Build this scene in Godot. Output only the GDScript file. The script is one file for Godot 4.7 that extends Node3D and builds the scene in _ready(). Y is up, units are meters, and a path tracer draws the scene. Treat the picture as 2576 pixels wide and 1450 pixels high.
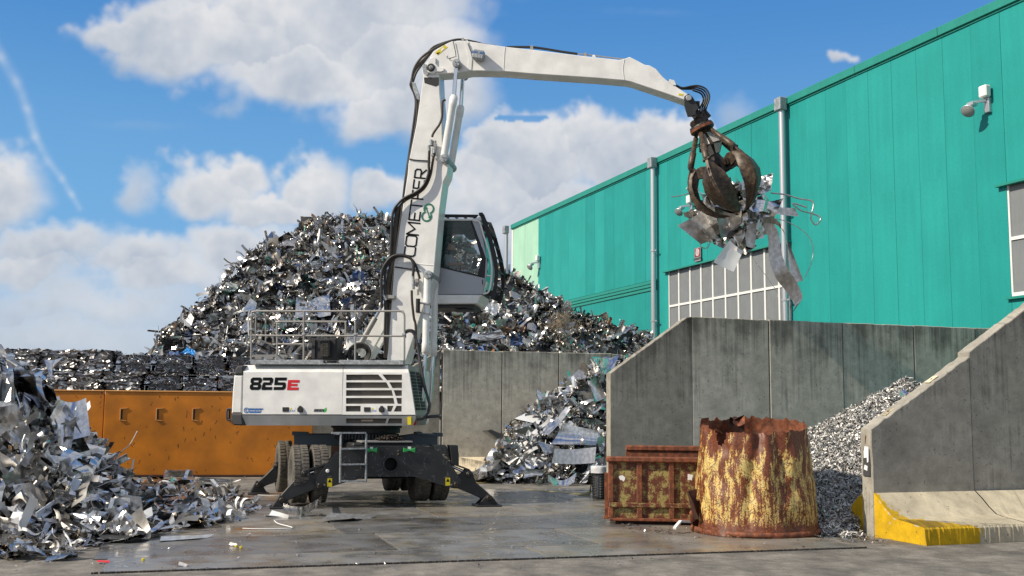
extends Node3D
# Scrap yard with a white material handler. Plan positions are given as viewing angles (u, v) plus a real distance.
const F := 2700.0
const CU := 1288.0
const CV := 725.0
const HV := 1032.0
const EYE := 1.85
const DS := 1.08
const PITCH := 6.5
const ROLL := 0.5

class Eye:
	# the camera's own geometry, for turning viewing angles into directions
	static func turn() -> Basis:
		return Basis(Vector3.RIGHT, deg_to_rad(PITCH)) * Basis(Vector3.BACK, deg_to_rad(ROLL))
	static func ray(u: float, v: float) -> Vector3:   # scaled to one metre ahead
		var d := turn() * Vector3((u - CU) / F, (CV - v) / F, -1.0)
		return d / -d.z
	static func seen(p: Vector3) -> Vector2:
		var q := turn().inverse() * (p - Vector3(0, EYE, 0))
		return Vector2(CU + F * q.x / -q.z, CV - F * q.y / -q.z)

var M := {}
var rng := RandomNumberGenerator.new()

class Pl:
	# a vertical plane standing on the ground: x runs right along it, z is the distance in front of it
	var o: Vector3
	var t: Vector3
	var n: Vector3
	func _init(at: Vector3, deg: float):
		o = Vector3(at.x, 0, at.z)
		var a := deg_to_rad(deg)
		t = Vector3(cos(a), 0, -sin(a))
		n = t.cross(Vector3.UP)
	func loc(u: float, v: float, off := 0.0) -> Vector2:
		var dir := Eye.ray(u, v)
		var e := Vector3(0, EYE, 0)
		var k := (o + n * off - e).dot(n) / dir.dot(n)
		var w := e + dir * k - o
		return Vector2(w.dot(t), w.y)
	func px(u: float, v: float, off := 0.0) -> Vector3:
		var q := loc(u, v, off)
		return pt(q.x, q.y, off)
	func pt(x: float, y: float, z := 0.0) -> Vector3:
		return o + t * x + Vector3.UP * y + n * z
	func poly(a: Array, off := 0.0) -> PackedVector2Array:
		var r := PackedVector2Array()
		for i in range(0, a.size(), 2):
			r.append(loc(a[i], a[i + 1], off))
		return r
	func fr(off := 0.0) -> Transform3D:
		return Transform3D(Basis(t, Vector3.UP, n), o + n * off)

class B:
	# collects triangles; grp -1 is flat, other numbers are smooth groups
	var v := PackedVector3Array()
	var uv := PackedVector2Array()
	var c := PackedColorArray()
	var sg := PackedInt32Array()
	var tint := Color.WHITE
	var grp := -1
	var x := Transform3D()
	func tri(a: Vector3, b: Vector3, d: Vector3, ua := Vector2.ZERO, ub := Vector2.RIGHT, ud := Vector2.ONE) -> void:
		v.append(x * a); v.append(x * b); v.append(x * d)
		uv.append(ua); uv.append(ub); uv.append(ud)
		for i in 3:
			c.append(tint)
			sg.append(grp)
	func quad(a: Vector3, b: Vector3, d: Vector3, e: Vector3, ua := Vector2.ZERO, ub := Vector2.RIGHT, ud := Vector2.ONE, ue := Vector2.DOWN) -> void:
		tri(a, b, d, ua, ub, ud)
		tri(a, d, e, ua, ud, ue)
	func box(ce: Vector3, s: Vector3, ba := Basis(), e := 0.0) -> B:
		var h := s / 2.0
		var k := x
		x = x * Transform3D(ba, ce)
		if e <= 0.0:
			for ax in 3:
				for sn in [-1.0, 1.0]:
					var p: Array = []
					for q in [[-1, -1], [1, -1], [1, 1], [-1, 1]]:
						var w := Vector3()
						w[ax] = sn * h[ax]
						w[(ax + 1) % 3] = q[0] * h[(ax + 1) % 3] * sn
						w[(ax + 2) % 3] = q[1] * h[(ax + 2) % 3]
						p.append(w)
					quad(p[0], p[3], p[2], p[1])
		else:
			e = minf(e, minf(h.x, minf(h.y, h.z)) * 0.9)
			var f := func(ax: int, sx: float, sy: float, sz: float) -> Vector3:
				var w := Vector3(sx * (h.x - e), sy * (h.y - e), sz * (h.z - e))
				w[ax] += e * [sx, sy, sz][ax]
				return w
			for s1 in [-1.0, 1.0]:
				quad(f.call(0, s1, -1, -1), f.call(0, s1, 1, -1), f.call(0, s1, 1, 1), f.call(0, s1, -1, 1))
				quad(f.call(1, -1, s1, -1), f.call(1, 1, s1, -1), f.call(1, 1, s1, 1), f.call(1, -1, s1, 1))
				quad(f.call(2, -1, -1, s1), f.call(2, 1, -1, s1), f.call(2, 1, 1, s1), f.call(2, -1, 1, s1))
				for s2 in [-1.0, 1.0]:
					quad(f.call(0, s1, s2, -1), f.call(1, s1, s2, -1), f.call(1, s1, s2, 1), f.call(0, s1, s2, 1))
					quad(f.call(1, -1, s1, s2), f.call(2, -1, s1, s2), f.call(2, 1, s1, s2), f.call(1, 1, s1, s2))
					quad(f.call(0, s1, -1, s2), f.call(2, s1, -1, s2), f.call(2, s1, 1, s2), f.call(0, s1, 1, s2))
					for s3 in [-1.0, 1.0]:
						tri(f.call(0, s1, s2, s3), f.call(1, s1, s2, s3), f.call(2, s1, s2, s3))
		x = k
		return self
	func span(a: Vector3, b: Vector3, e := 0.0) -> B:   # a box between two opposite corners
		return box((a + b) / 2.0, (b - a).abs(), Basis(), e)
	func bar(a: Vector3, b: Vector3, w: float, h: float, up := Vector3.UP, e := 0.0) -> B:
		var z := (b - a).normalized()
		var r := up.cross(z)
		if r.length() < 0.01:
			r = Vector3.RIGHT.cross(z)
		r = r.normalized()
		return box((a + b) / 2.0, Vector3(w, h, (b - a).length()), Basis(r, z.cross(r), z), e)
	func prism(p: PackedVector2Array, z0: float, z1: float, e := 0.0) -> B:
		var n := p.size()
		var area := 0.0
		for i in n:
			area += p[i].cross(p[(i + 1) % n])
		if area < 0:
			p.reverse()
		var q := PackedVector2Array()
		for i in n:
			if e <= 0.0:
				q.append(p[i])
				continue
			var d1 := (p[i] - p[(i + n - 1) % n]).normalized()
			var d2 := (p[(i + 1) % n] - p[i]).normalized()
			var m := Vector2(-d1.y - d2.y, d1.x + d2.x).normalized()
			q.append(p[i] + m * e / maxf(0.4, m.dot(Vector2(-d1.y, d1.x))))
		var ix := Geometry2D.triangulate_polygon(q)
		for i in range(0, ix.size(), 3):
			var a := q[ix[i]]
			var b := q[ix[i + 1]]
			var d := q[ix[i + 2]]
			tri(Vector3(a.x, a.y, z1), Vector3(d.x, d.y, z1), Vector3(b.x, b.y, z1), a, d, b)
			tri(Vector3(a.x, a.y, z0), Vector3(b.x, b.y, z0), Vector3(d.x, d.y, z0), a, b, d)
		for i in n:
			var j := (i + 1) % n
			quad(Vector3(p[i].x, p[i].y, z0 + e), Vector3(p[i].x, p[i].y, z1 - e), Vector3(p[j].x, p[j].y, z1 - e), Vector3(p[j].x, p[j].y, z0 + e))
			if e > 0.0:
				quad(Vector3(p[i].x, p[i].y, z1 - e), Vector3(q[i].x, q[i].y, z1), Vector3(q[j].x, q[j].y, z1), Vector3(p[j].x, p[j].y, z1 - e))
				quad(Vector3(p[i].x, p[i].y, z0 + e), Vector3(q[i].x, q[i].y, z0), Vector3(q[j].x, q[j].y, z0), Vector3(p[j].x, p[j].y, z0 + e))
		return self
	func tube(p: Array, r, n := 8, caps := true) -> B:
		var k := grp
		var rings: Array = []
		var side := Vector3()
		for i in p.size():
			var d: Vector3 = (p[mini(i + 1, p.size() - 1)] - p[maxi(i - 1, 0)]).normalized()
			if i == 0:
				side = d.cross(Vector3.UP if absf(d.y) < 0.9 else Vector3.RIGHT).normalized()
			else:
				side = (side - d * side.dot(d)).normalized()
			var up := d.cross(side)
			var rr: float = r[i] if r is Array else r
			var ring: Array = []
			for j in n:
				var a := TAU * j / n
				ring.append(p[i] + (side * cos(a) + up * sin(a)) * rr)
			rings.append(ring)
		grp = 1
		for i in p.size() - 1:
			for j in n:
				var m := (j + 1) % n
				quad(rings[i][j], rings[i][m], rings[i + 1][m], rings[i + 1][j], Vector2(float(j) / n, i), Vector2(float(j + 1) / n, i), Vector2(float(j + 1) / n, i + 1), Vector2(float(j) / n, i + 1))
		grp = -1
		if caps:
			for j in range(1, n - 1):
				tri(rings[0][0], rings[0][j + 1], rings[0][j])
				tri(rings[-1][0], rings[-1][j], rings[-1][j + 1])
		grp = k
		return self
	func cyl(a: Vector3, b: Vector3, r: float, r2 := -1.0, n := 16) -> B:
		return tube([a, b], [r, r if r2 < 0 else r2], n)
	func lathe(p: Array, n: int, fr: Transform3D, bump = null, smooth := true) -> B:   # p: Vector2(radius, height)
		var k := grp
		grp = 2 if smooth else -1
		for i in p.size() - 1:
			for j in n:
				var q: Array = []
				for w in [[i, j], [i + 1, j], [i + 1, j + 1], [i, j + 1]]:
					var a: float = TAU * (w[1] % n) / n
					var s := 1.0 if bump == null else (bump.call(w[1] % n, w[0]) as float)
					q.append(fr * Vector3(cos(a) * p[w[0]].x * s, p[w[0]].y, sin(a) * p[w[0]].x * s))
				var m := float(p.size() - 1)
				quad(q[0], q[1], q[2], q[3], Vector2(float(j) / n, i / m), Vector2(float(j) / n, (i + 1) / m), Vector2(float(j + 1) / n, (i + 1) / m), Vector2(float(j + 1) / n, i / m))
		grp = k
		return self
	func grid(nu: int, nv: int, f: Callable, smooth := true) -> B:   # f(s, t) gives a point for s, t in 0..1
		var k := grp
		if smooth:
			grp = 3
		var pts: Array = []
		for i in nu + 1:
			for j in nv + 1:
				pts.append(f.call(float(i) / nu, float(j) / nv))
		for i in nu:
			for j in nv:
				var a := i * (nv + 1) + j
				var u0 := Vector2(float(i) / nu, float(j) / nv)
				var u1 := Vector2(float(i + 1) / nu, float(j + 1) / nv)
				quad(pts[a], pts[a + 1], pts[a + nv + 2], pts[a + nv + 1], u0, Vector2(u0.x, u1.y), u1, Vector2(u1.x, u0.y))
		grp = k
		return self
	func ball(ce: Vector3, r: Vector3, n := 12) -> B:
		return lathe(range(n / 2 + 1).map(func(i): return Vector2(sin(PI * i / (n / 2)), -cos(PI * i / (n / 2)))), n, Transform3D(Basis.from_scale(r), ce))
	func mesh(inv := Transform3D()) -> ArrayMesh:
		var m := ArrayMesh.new()
		var smooth := false
		for g in sg:
			if g >= 0:
				smooth = true
				break
		var pts := inv * v
		if not smooth:
			var a := []
			a.resize(Mesh.ARRAY_MAX)
			a[Mesh.ARRAY_VERTEX] = pts
			a[Mesh.ARRAY_TEX_UV] = uv
			a[Mesh.ARRAY_COLOR] = c
			m.add_surface_from_arrays(Mesh.PRIMITIVE_TRIANGLES, a)
			return m
		var st := SurfaceTool.new()
		st.begin(Mesh.PRIMITIVE_TRIANGLES)
		for i in pts.size():
			st.set_smooth_group(sg[i])
			st.set_uv(uv[i])
			st.set_color(c[i])
			st.add_vertex(pts[i])
		st.generate_normals()
		return st.commit(m)

func P(u: float, v: float, d: float) -> Vector3:
	return Vector3(0, EYE, 0) + Eye.ray(u, v) * d * DS

func G(u: float, v: float, y := 0.0) -> Vector3:
	var r := Eye.ray(u, v)
	return Vector3(0, EYE, 0) + r * (y - EYE) / r.y

func tag(o: Node3D, label := "", category := "", group := "", kind := "") -> Node3D:
	for kv in [["label", label], ["category", category], ["group", group], ["kind", kind]]:
		if kv[1]:
			o.set_meta(kv[0], kv[1])
	return o

var taken := {}
func numbered(called: String) -> String:
	taken[called] = taken.get(called, -1) + 1
	return called if taken[called] == 0 else "%s_%03d" % [called, taken[called]]

func thing(called: String, label: String, category: String, at := Vector3.ZERO, group := "", kind := "") -> Node3D:
	var o := Node3D.new()
	o.name = numbered(called)
	add_child(o, true)
	o.position = at
	tag(o, label, category, group, kind)
	return o

func put(called: String, b: B, m: Material, parent: Node3D = self) -> MeshInstance3D:   # vertices are given in the world
	return place(called, b.mesh(parent.global_transform.affine_inverse()), m, parent)

func place(called: String, mesh: Mesh, m: Material, parent: Node3D = self, at := Transform3D()) -> MeshInstance3D:
	var o := MeshInstance3D.new()
	o.name = numbered(called) if parent == self else called
	o.mesh = mesh
	o.material_override = m
	parent.add_child(o, true)
	o.transform = at
	return o

func lin(r: float, g: float, b: float, a := 1.0) -> Color:
	return Color(r, g, b, a).linear_to_srgb()

func mat(key: String, c: Color, rough := 0.6, metal := 0.0, tex: Texture2D = null, tile := 0.0, world := false) -> StandardMaterial3D:
	var m := StandardMaterial3D.new()
	m.resource_name = key
	m.albedo_color = c
	m.roughness = rough
	m.metallic = metal
	if tex:
		m.albedo_texture = tex
	if tile > 0.0:
		m.uv1_triplanar = true
		m.uv1_world_triplanar = world
		m.uv1_triplanar_sharpness = 8.0
		m.uv1_scale = Vector3.ONE / tile
	M[key] = m
	return m

# ---- textures
const TS := 512
var N := {}
func noise_bytes(key: String, freq: float, oct: int, type := FastNoiseLite.TYPE_SIMPLEX_SMOOTH, sd := 1) -> void:
	var n := FastNoiseLite.new()
	n.noise_type = type
	n.frequency = freq
	n.fractal_octaves = oct
	n.seed = sd
	if type == FastNoiseLite.TYPE_CELLULAR:
		n.fractal_type = FastNoiseLite.FRACTAL_NONE
		n.cellular_return_type = FastNoiseLite.RETURN_CELL_VALUE
	var im := n.get_seamless_image(TS, TS)
	im.convert(Image.FORMAT_L8)
	N[key] = im.get_data()

func nz(key: String, px: int, py: int) -> float:
	return N[key][(posmod(py, TS)) * TS + posmod(px, TS)] / 255.0

func paint(w: int, h: int, f: Callable) -> Image:
	var d := PackedByteArray()
	d.resize(w * h * 3)
	var k := 0
	for y in h:
		for xx in w:
			var c: Color = f.call(xx, y)
			d[k] = int(clampf(c.r, 0, 1) * 255.0)
			d[k + 1] = int(clampf(c.g, 0, 1) * 255.0)
			d[k + 2] = int(clampf(c.b, 0, 1) * 255.0)
			k += 3
	return Image.create_from_data(w, h, false, Image.FORMAT_RGB8, d)

func scratch(im: Image, count: int, col: Color, len_max: int, ang := 10.0, spread := PI, wide := 1, alpha := 0.7) -> void:
	var w := im.get_width()
	var h := im.get_height()
	for i in count:
		var p := Vector2(rng.randf() * w, rng.randf() * h)
		var a := ang + rng.randf_range(-spread, spread)
		var bend := rng.randf_range(-0.03, 0.03)
		var l := rng.randi_range(4, len_max)
		for s in l:
			p += Vector2(cos(a), sin(a))
			a += bend
			for ww in rng.randi_range(1, wide):
				var qx := posmod(int(p.x) + ww, w)
				var qy := posmod(int(p.y), h)
				im.set_pixel(qx, qy, im.get_pixel(qx, qy).lerp(col, alpha * rng.randf_range(0.5, 1.0)))

func tex(im: Image) -> ImageTexture:
	im.generate_mipmaps()
	return ImageTexture.create_from_image(im)

func bump_tex(im: Image, strength := 4.0) -> ImageTexture:
	var c: Image = im.duplicate()
	c.bump_map_to_normal_map(strength)
	return ImageTexture.create_from_image(c)
var uppers: Pl
var sun_from := Vector3()

func _ready() -> void:
	rng.seed = 825
	setup_camera_and_light()
	make_materials()
	build_ground()
	build_hall()
	build_walls()
	build_bins_and_bales()
	build_heaps()
	build_handler()
	build_grapple()
	build_drum_and_skip()
	build_loose_scrap()

func setup_camera_and_light() -> void:
	var cam := Camera3D.new()
	cam.name = "camera"
	add_child(cam)
	cam.position = Vector3(0, EYE, 0)
	cam.basis = Eye.turn()
	cam.fov = rad_to_deg(2.0 * atan(1449.6 / 2.0 / F))
	cam.near = 0.1
	cam.far = 2000.0
	cam.current = true
	var we := WorldEnvironment.new()
	we.name = "world"
	var e := Environment.new()
	e.background_mode = Environment.BG_SKY
	e.tonemap_mode = Environment.TONE_MAPPER_LINEAR
	e.tonemap_exposure = 1.25
	e.sdfgi_enabled = true
	e.ssao_enabled = true
	e.ssil_enabled = true
	var sky := Sky.new()
	var pm := PanoramaSkyMaterial.new()
	pm.panorama = ImageTexture.create_from_image(sky_image())
	pm.energy_multiplier = 1.0
	sky.sky_material = pm
	e.sky = sky
	e.background_energy_multiplier = 1.0
	we.environment = e
	add_child(we)
	var sun := DirectionalLight3D.new()
	sun.name = "sun"
	sun.light_energy = 1.42
	sun.light_color = Color(1.0, 0.95, 0.87)
	sun.light_angular_distance = 0.5
	sun.shadow_enabled = true
	var az := deg_to_rad(21.0)
	var el := deg_to_rad(38.0)
	sun_from = Vector3(-cos(az) * cos(el), sin(el), sin(az) * cos(el))
	sun.basis = Basis.looking_at(-sun_from)
	add_child(sun)

# ---- the sky: air, cumulus clouds, a contrail
var sn := FastNoiseLite.new()
var sn2 := FastNoiseLite.new()
# each cloud mass: bearing and height of its middle, half width, half height (as viewing angles), softness
const CLOUDS := [
	[800, 20, 430, 190, 0.20], [560, 90, 330, 120, 0.22], [1000, 150, 250, 180, 0.22], [760, 200, 300, 95, 0.3], [330, 90, 170, 55, 0.35], [1090, 250, 170, 110, 0.32], [860, -200, 560, 260, 0.3],
	[960, 260, 230, 95, 0.3], [530, 485, 145, 95, 0.3], [590, 455, 85, 75, 0.28], [770, 490, 130, 108, 0.28], [680, 530, 200, 60, 0.25], [345, 470, 60, 75, 0.65], [600, 640, 260, 90, 0.4], [960, 490, 90, 55, 0.35],
	[10, 480, 115, 115, 0.35], [60, 670, 180, 85, 0.45], [250, 770, 460, 130, 0.6], [150, 860, 640, 120, 0.65], [900, 800, 600, 160, 0.6], [420, 690, 330, 90, 0.5],
	[140, 610, 240, 60, 0.5], [350, 640, 210, 70, 0.5], [1330, 400, 190, 130, 0.22], [1230, 480, 190, 140, 0.25], [1470, 350, 110, 95, 0.22], [1700, 340, 120, 90, 0.24], [1580, 400, 200, 110, 0.3], [1400, 560, 350, 150, 0.4], [1850, 300, 70, 60, 0.8], [2125, 150, 28, 16, 0.5], [1780, 480, 250, 120, 0.5],
	[330, 315, 190, 16, 1.1], [1650, 30, 120, 14, 1.2], [1330, 300, 120, 16, 1.2],
]
const TRAIL := [-30, 90, 0, 140, 40, 205, 68, 275, 88, 345, 120, 405, 155, 450, 180, 490, 200, 525]

func sky_color(dir: Vector3) -> Color:
	var el := rad_to_deg(asin(clampf(dir.y, -1, 1)))
	var k := clampf(el / 24.0, 0.0, 1.0)
	var c := Color(0.36, 0.48, 0.60).lerp(Color(0.145, 0.345, 0.60), smoothstep(0.0, 0.42, k))
	c = c.lerp(Color(0.055, 0.20, 0.485), smoothstep(0.35, 1.0, k))
	c = c.lerp(Color(0.03, 0.11, 0.36), smoothstep(24.0, 80.0, el))
	var n := sn.get_noise_3dv(dir * 100.0)
	var n2 := sn2.get_noise_3dv(dir * 100.0)
	var best := -9.0
	var low := 0.0
	var soft := 0.3
	var front := 0.0
	if dir.z < -0.3:
		var uv := Eye.seen(dir + Vector3(0, EYE, 0))
		var u := uv.x
		var v := uv.y
		front = (1.0 - smoothstep(1500.0, 2400.0, absf(u - CU))) * (1.0 - smoothstep(1100.0, 1900.0, HV - v))
		if front > 0.0:
			var wu := u + 70.0 * n + 14.0 * n2
			var wv := v + 55.0 * sn.get_noise_3dv(dir * 100.0 + Vector3(31, 17, 5)) + 13.0 * n2
			for b in CLOUDS:
				var thin: float = 0.25 if b[4] > 0.7 else 1.0
				var qu: float = (lerpf(u, wu, thin) - b[0]) / b[2]
				var qv: float = (lerpf(v, wv, thin) - b[1]) / b[3]
				var g := 1.0 - sqrt(qu * qu + qv * qv)
				if g / (0.5 + b[4]) > best:
					best = g / (0.5 + b[4])
					low = qv
					soft = b[4]
			for i in range(0, TRAIL.size() - 2, 2):
				var a := Vector2(TRAIL[i], TRAIL[i + 1])
				var z := Vector2(TRAIL[i + 2], TRAIL[i + 3])
				var q := Geometry2D.get_closest_point_to_segment(Vector2(u, v), a, z)
				var wd := lerpf(13.0, 5.0, float(i) / TRAIL.size())
				var al := exp(-pow(q.distance_to(Vector2(u, v)) / wd, 2.0)) * (0.26 + 0.2 * n2)
				c = c.lerp(Color(0.55, 0.6, 0.66), clampf(al, 0.0, 0.5))
	var other := sn.get_noise_3dv(dir * 22.0 + Vector3(7, 3, 1)) * 1.6 + 0.42  # cloud cover out of view, thickened to add ambient light
	best = lerpf(other, best, front) if front < 1.0 else best
	var f := best + n * 0.42 + n2 * 0.16
	var alpha := smoothstep(-0.20, 0.26 + soft, f)
	var shade := clampf(0.34 + low * 0.42 + n * 0.62 + n2 * 0.2 + 0.22 * smoothstep(0.1, 0.9, f), 0.0, 1.0)
	var white := Color(0.63, 0.63, 0.64).lerp(Color(0.385, 0.43, 0.50), shade)
	c = c.lerp(white, alpha * lerpf(0.97, 0.16, smoothstep(0.45, 1.1, soft)))
	c = c.lerp(Color(0.42, 0.47, 0.54), 0.55 * (1.0 - smoothstep(0.0, 7.0, el)))
	return c.linear_to_srgb()

func sky_part(w: int, h: int, x0: int, y0: int, ww: int, hh: int) -> Image:   # a window of a w by h panorama
	return paint(ww, hh, func(px, py):
		var lon: float = (x0 + px + 0.5) / w * TAU   # the panorama starts straight ahead
		var lat: float = (0.5 - (y0 + py + 0.5) / h) * PI
		return sky_color(Vector3(sin(lon) * cos(lat), sin(lat), -cos(lon) * cos(lat))))

func sky_image() -> Image:
	sn.seed = 4
	sn.frequency = 0.13
	sn.fractal_octaves = 6
	sn.fractal_gain = 0.52
	sn2.seed = 9
	sn2.frequency = 0.6
	sn2.fractal_octaves = 5
	var im := Image.create(512, 256, false, Image.FORMAT_RGB8)
	im.fill(Color(0.40, 0.39, 0.37))
	im.blit_rect(sky_part(512, 256, 0, 0, 512, 130), Rect2i(0, 0, 512, 130), Vector2i.ZERO)
	im.resize(4096, 2048, Image.INTERPOLATE_CUBIC)
	for x0 in [0, 3728]:
		im.blit_rect(sky_part(4096, 2048, x0, 720, 368, 310), Rect2i(0, 0, 368, 310), Vector2i(x0, 720))
	return im

# ---- materials
func make_materials() -> void:
	noise_bytes("a", 0.006, 5)
	noise_bytes("b", 0.03, 5, FastNoiseLite.TYPE_SIMPLEX_SMOOTH, 2)
	noise_bytes("c", 0.13, 3, FastNoiseLite.TYPE_SIMPLEX_SMOOTH, 3)
	noise_bytes("d", 0.012, 4, FastNoiseLite.TYPE_SIMPLEX_SMOOTH, 5)
	noise_bytes("cell", 0.06, 1, FastNoiseLite.TYPE_CELLULAR, 6)
	# concrete, with runs of dirt that start at the top of the wall
	for w in [["concrete", 1.02, 0.5], ["concrete_dirty", 0.80, 0.6]]:
		var con := paint(TS, TS, func(px, py):
			var a := nz("a", px, py)
			var b := nz("b", px, py)
			var g := nz("c", px, py)
			var run := nz("b", px * 2, py / 14) * 0.6 + nz("c", px, py / 30) * 0.4
			var h := clampf(1.0 - py / 260.0, 0.0, 1.0)
			var s := 1.0 - (w[2] as float) * smoothstep(0.35, 1.15, run * 0.6 + h * 0.55 - 0.04 + (a - 0.5) * 0.8)
			var l := (0.90 + 0.22 * (a - 0.5) + 0.16 * (b - 0.5) + 0.10 * (g - 0.5)) * s * (w[1] as float)
			if g > 0.80 and b > 0.5:
				l *= 0.72
			return Color(l * 0.84, l * 0.815, l * 0.755))
		scratch(con, 110, Color(0.74, 0.73, 0.70), 45, 0.0, PI, 1, 0.45)
		scratch(con, 26, Color(0.74, 0.74, 0.72), 60, 1.2, 0.5, 3, 0.4)
		scratch(con, 160, Color(0.25, 0.24, 0.22), 5, 0.0, PI, 2, 0.8)
		var cm := mat(w[0], Color(0.98, 0.98, 0.98), 0.92, 0.0, tex(con), 4.0, true)
		cm.normal_enabled = true
		cm.normal_texture = bump_tex(con, 3.0)
		cm.normal_scale = 0.3
		cm.vertex_color_use_as_albedo = true
	mat("concrete_edge", lin(0.47, 0.44, 0.37), 0.95, 0.0, M.concrete.albedo_texture, 1.3, true)
	M.concrete_edge.albedo_color = Color(1.1, 1.06, 0.98)
	# teal cladding
	var teal := paint(TS, TS, func(px, py):
		var l := 0.95 + 0.06 * (nz("a", px, py) - 0.5) + 0.05 * (nz("b", px * 2, py / 10) - 0.5) + 0.04 * (nz("c", px, py) - 0.5)
		return Color(l, l, l))
	var tt := tex(teal)
	for k in 4:
		mat("teal_%d" % k, lin(0.016, 0.275, 0.258).lerp(lin(0.022, 0.315, 0.293), k / 3.0), 0.5, 0.0, tt, 5.0 + k, true)
	mat("teal_trim", lin(0.012, 0.25, 0.20), 0.45, 0.0, tt, 3.0, true)
	mat("mint", lin(0.36, 0.62, 0.47), 0.6, 0.0, tt, 6.0, true)
	mat("joint", lin(0.012, 0.20, 0.17), 0.8)
	for k in 4:
		M["teal_%d" % k].metallic_specular = 0.3
	mat("frosted", lin(0.20, 0.215, 0.225), 0.42, 0.0, tt, 2.0, true)
	mat("frame_white", lin(0.72, 0.72, 0.70), 0.5)
	mat("zinc_pipe", lin(0.55, 0.56, 0.58), 0.38, 0.75)
	# galvanised steel
	var gal := paint(TS, TS, func(px, py):
		var l := 0.62 + 0.16 * (nz("cell", px, py) - 0.5) + 0.15 * (nz("a", px, py) - 0.5)
		return Color(l * 0.97, l, l * 1.02))
	mat("galvanised", Color(0.98, 0.98, 0.98), 0.5, 0.35, tex(gal), 0.8)
	mat("rail", lin(0.30, 0.29, 0.27), 0.5, 0.3)
	# ground: dirty concrete and worn steel plates
	var gr := paint(1024, 1024, func(px, py):
		var a := nz("a", px, py)
		var b := nz("d", px * 2, py * 2)
		var g := nz("c", px, py)
		var l := 0.41 + 0.18 * (a - 0.5) + 0.10 * (b - 0.5) + 0.08 * (g - 0.5) + 0.07 * (nz("c", px * 2 + 91, py * 2) - 0.5)
		if g > 0.79:
			l *= 1.25
		return Color(l * 1.03, l * 0.985, l * 0.92))
	scratch(gr, 500, Color(0.55, 0.54, 0.52), 26, 0.0, PI, 1, 0.4)
	mat("ground", Color(1, 1, 1), 0.85, 0.0, tex(gr), 5.5, true)
	M.ground.normal_enabled = true
	M.ground.normal_texture = bump_tex(gr, 5.0)
	var pl := paint(1024, 1024, func(px, py):
		var a := nz("a", px + 77, py)
		var b := nz("d", px, py + 50)
		var g := nz("c", px, py)
		var st := nz("b", px / 12, py * 2)
		var l := 0.47 + 0.10 * (a - 0.5) + 0.05 * (b - 0.5) + 0.03 * (g - 0.5) + 0.05 * (st - 0.5)
		var br := smoothstep(0.5, 0.75, nz("d", px + 200, py))
		return Color(l * lerpf(1.0, 1.04, br), l * 0.99, l * lerpf(0.98, 0.90, br)))
	scratch(pl, 16, Color(0.54, 0.535, 0.52), 800, 0.7, 0.4, 34, 0.22)
	scratch(pl, 10, Color(0.30, 0.29, 0.28), 800, -0.5, 0.5, 30, 0.2)
	scratch(pl, 400, Color(0.62, 0.61, 0.6), 60, 0.0, 0.5, 1, 0.3)
	scratch(pl, 160, Color(0.16, 0.15, 0.14), 40, 0.0, PI, 1, 0.5)
	var pr := paint(TS, TS, func(px, py):
		var l := 0.37 + 0.4 * (nz("a", px * 2 + 77, py * 2) - 0.5) + 0.35 * (nz("b", px, py) - 0.5)
		return Color(l, l, l))
	var plt := tex(pl)
	var prt := tex(pr)
	var pln := bump_tex(pl, 2.0)
	for k in 3:
		var pm := mat("plate_%d" % k, [Color(1, 1, 1), Color(0.86, 0.86, 0.87), Color(1.08, 1.05, 1.0)][k], 0.9, 0.25, plt, 7.0 + k * 1.1, true)
		pm.uv1_offset = Vector3(k * 0.31, 0, k * 0.57)
		pm.roughness_texture = prt
		pm.normal_enabled = true
		pm.normal_texture = pln
		pm.normal_scale = 0.12
	mat("plate_edge", lin(0.055, 0.05, 0.045), 0.7, 0.3)
	# orange steel
	var ora := paint(TS, TS, func(px, py):
		var l := 0.93 + 0.22 * (nz("a", px, py) - 0.5) + 0.05 * (nz("b", px, py) - 0.5)
		return Color(0.76 * l, 0.46 * l, 0.085 * l))
	scratch(ora, 80, Color(0.10, 0.06, 0.03), 16, PI / 2, 0.6, 4, 1.0)
	scratch(ora, 14, Color(0.50, 0.36, 0.20), 60, 0.0, PI, 2, 0.5)
	mat("orange", Color(1, 1, 1), 0.42, 0.0, tex(ora), 3.7, true)
	mat("orange_pale", lin(0.60, 0.30, 0.09), 0.5)
	# machine
	var wp := paint(TS, TS, func(px, py):
		var l := 0.945 + 0.10 * (nz("a", px, py) - 0.5) + 0.03 * (nz("c", px, py) - 0.5)
		return Color(l, l, l * 0.992))
	scratch(wp, 60, Color(0.66, 0.64, 0.60), 30, 0.0, PI, 1, 0.45)
	scratch(wp, 30, Color(0.70, 0.67, 0.62), 70, PI / 2, 0.06, 3, 0.25)
	mat("white", lin(0.82, 0.82, 0.81), 0.32, 0.0, tex(wp), 1.7)
	M.white.clearcoat_enabled = true
	M.white.clearcoat = 0.3
	M.white.clearcoat_roughness = 0.15
	mat("cab_grey", lin(0.34, 0.355, 0.38), 0.4, 0.3)
	mat("dark_corner", lin(0.045, 0.047, 0.05), 0.75)
	mat("black", lin(0.012, 0.012, 0.013), 0.6)
	mat("hose", lin(0.016, 0.015, 0.014), 0.5)
	mat("hose_brown", lin(0.035, 0.024, 0.017), 0.55)
	mat("chrome", lin(0.72, 0.74, 0.77), 0.12, 1.0)
	mat("bolt", lin(0.40, 0.40, 0.39), 0.4, 0.7)
	mat("louvre", lin(0.13, 0.112, 0.092), 0.7)
	mat("red", lin(0.55, 0.012, 0.02), 0.4)
	mat("sign_red", lin(0.22, 0.02, 0.03), 0.5)
	mat("sign_grey", lin(0.22, 0.23, 0.24), 0.5)
	mat("ink", lin(0.008, 0.009, 0.010), 0.7)
	M.ink.metallic_specular = 0.2
	mat("logo_green", lin(0.008, 0.15, 0.085), 0.5)
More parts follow.
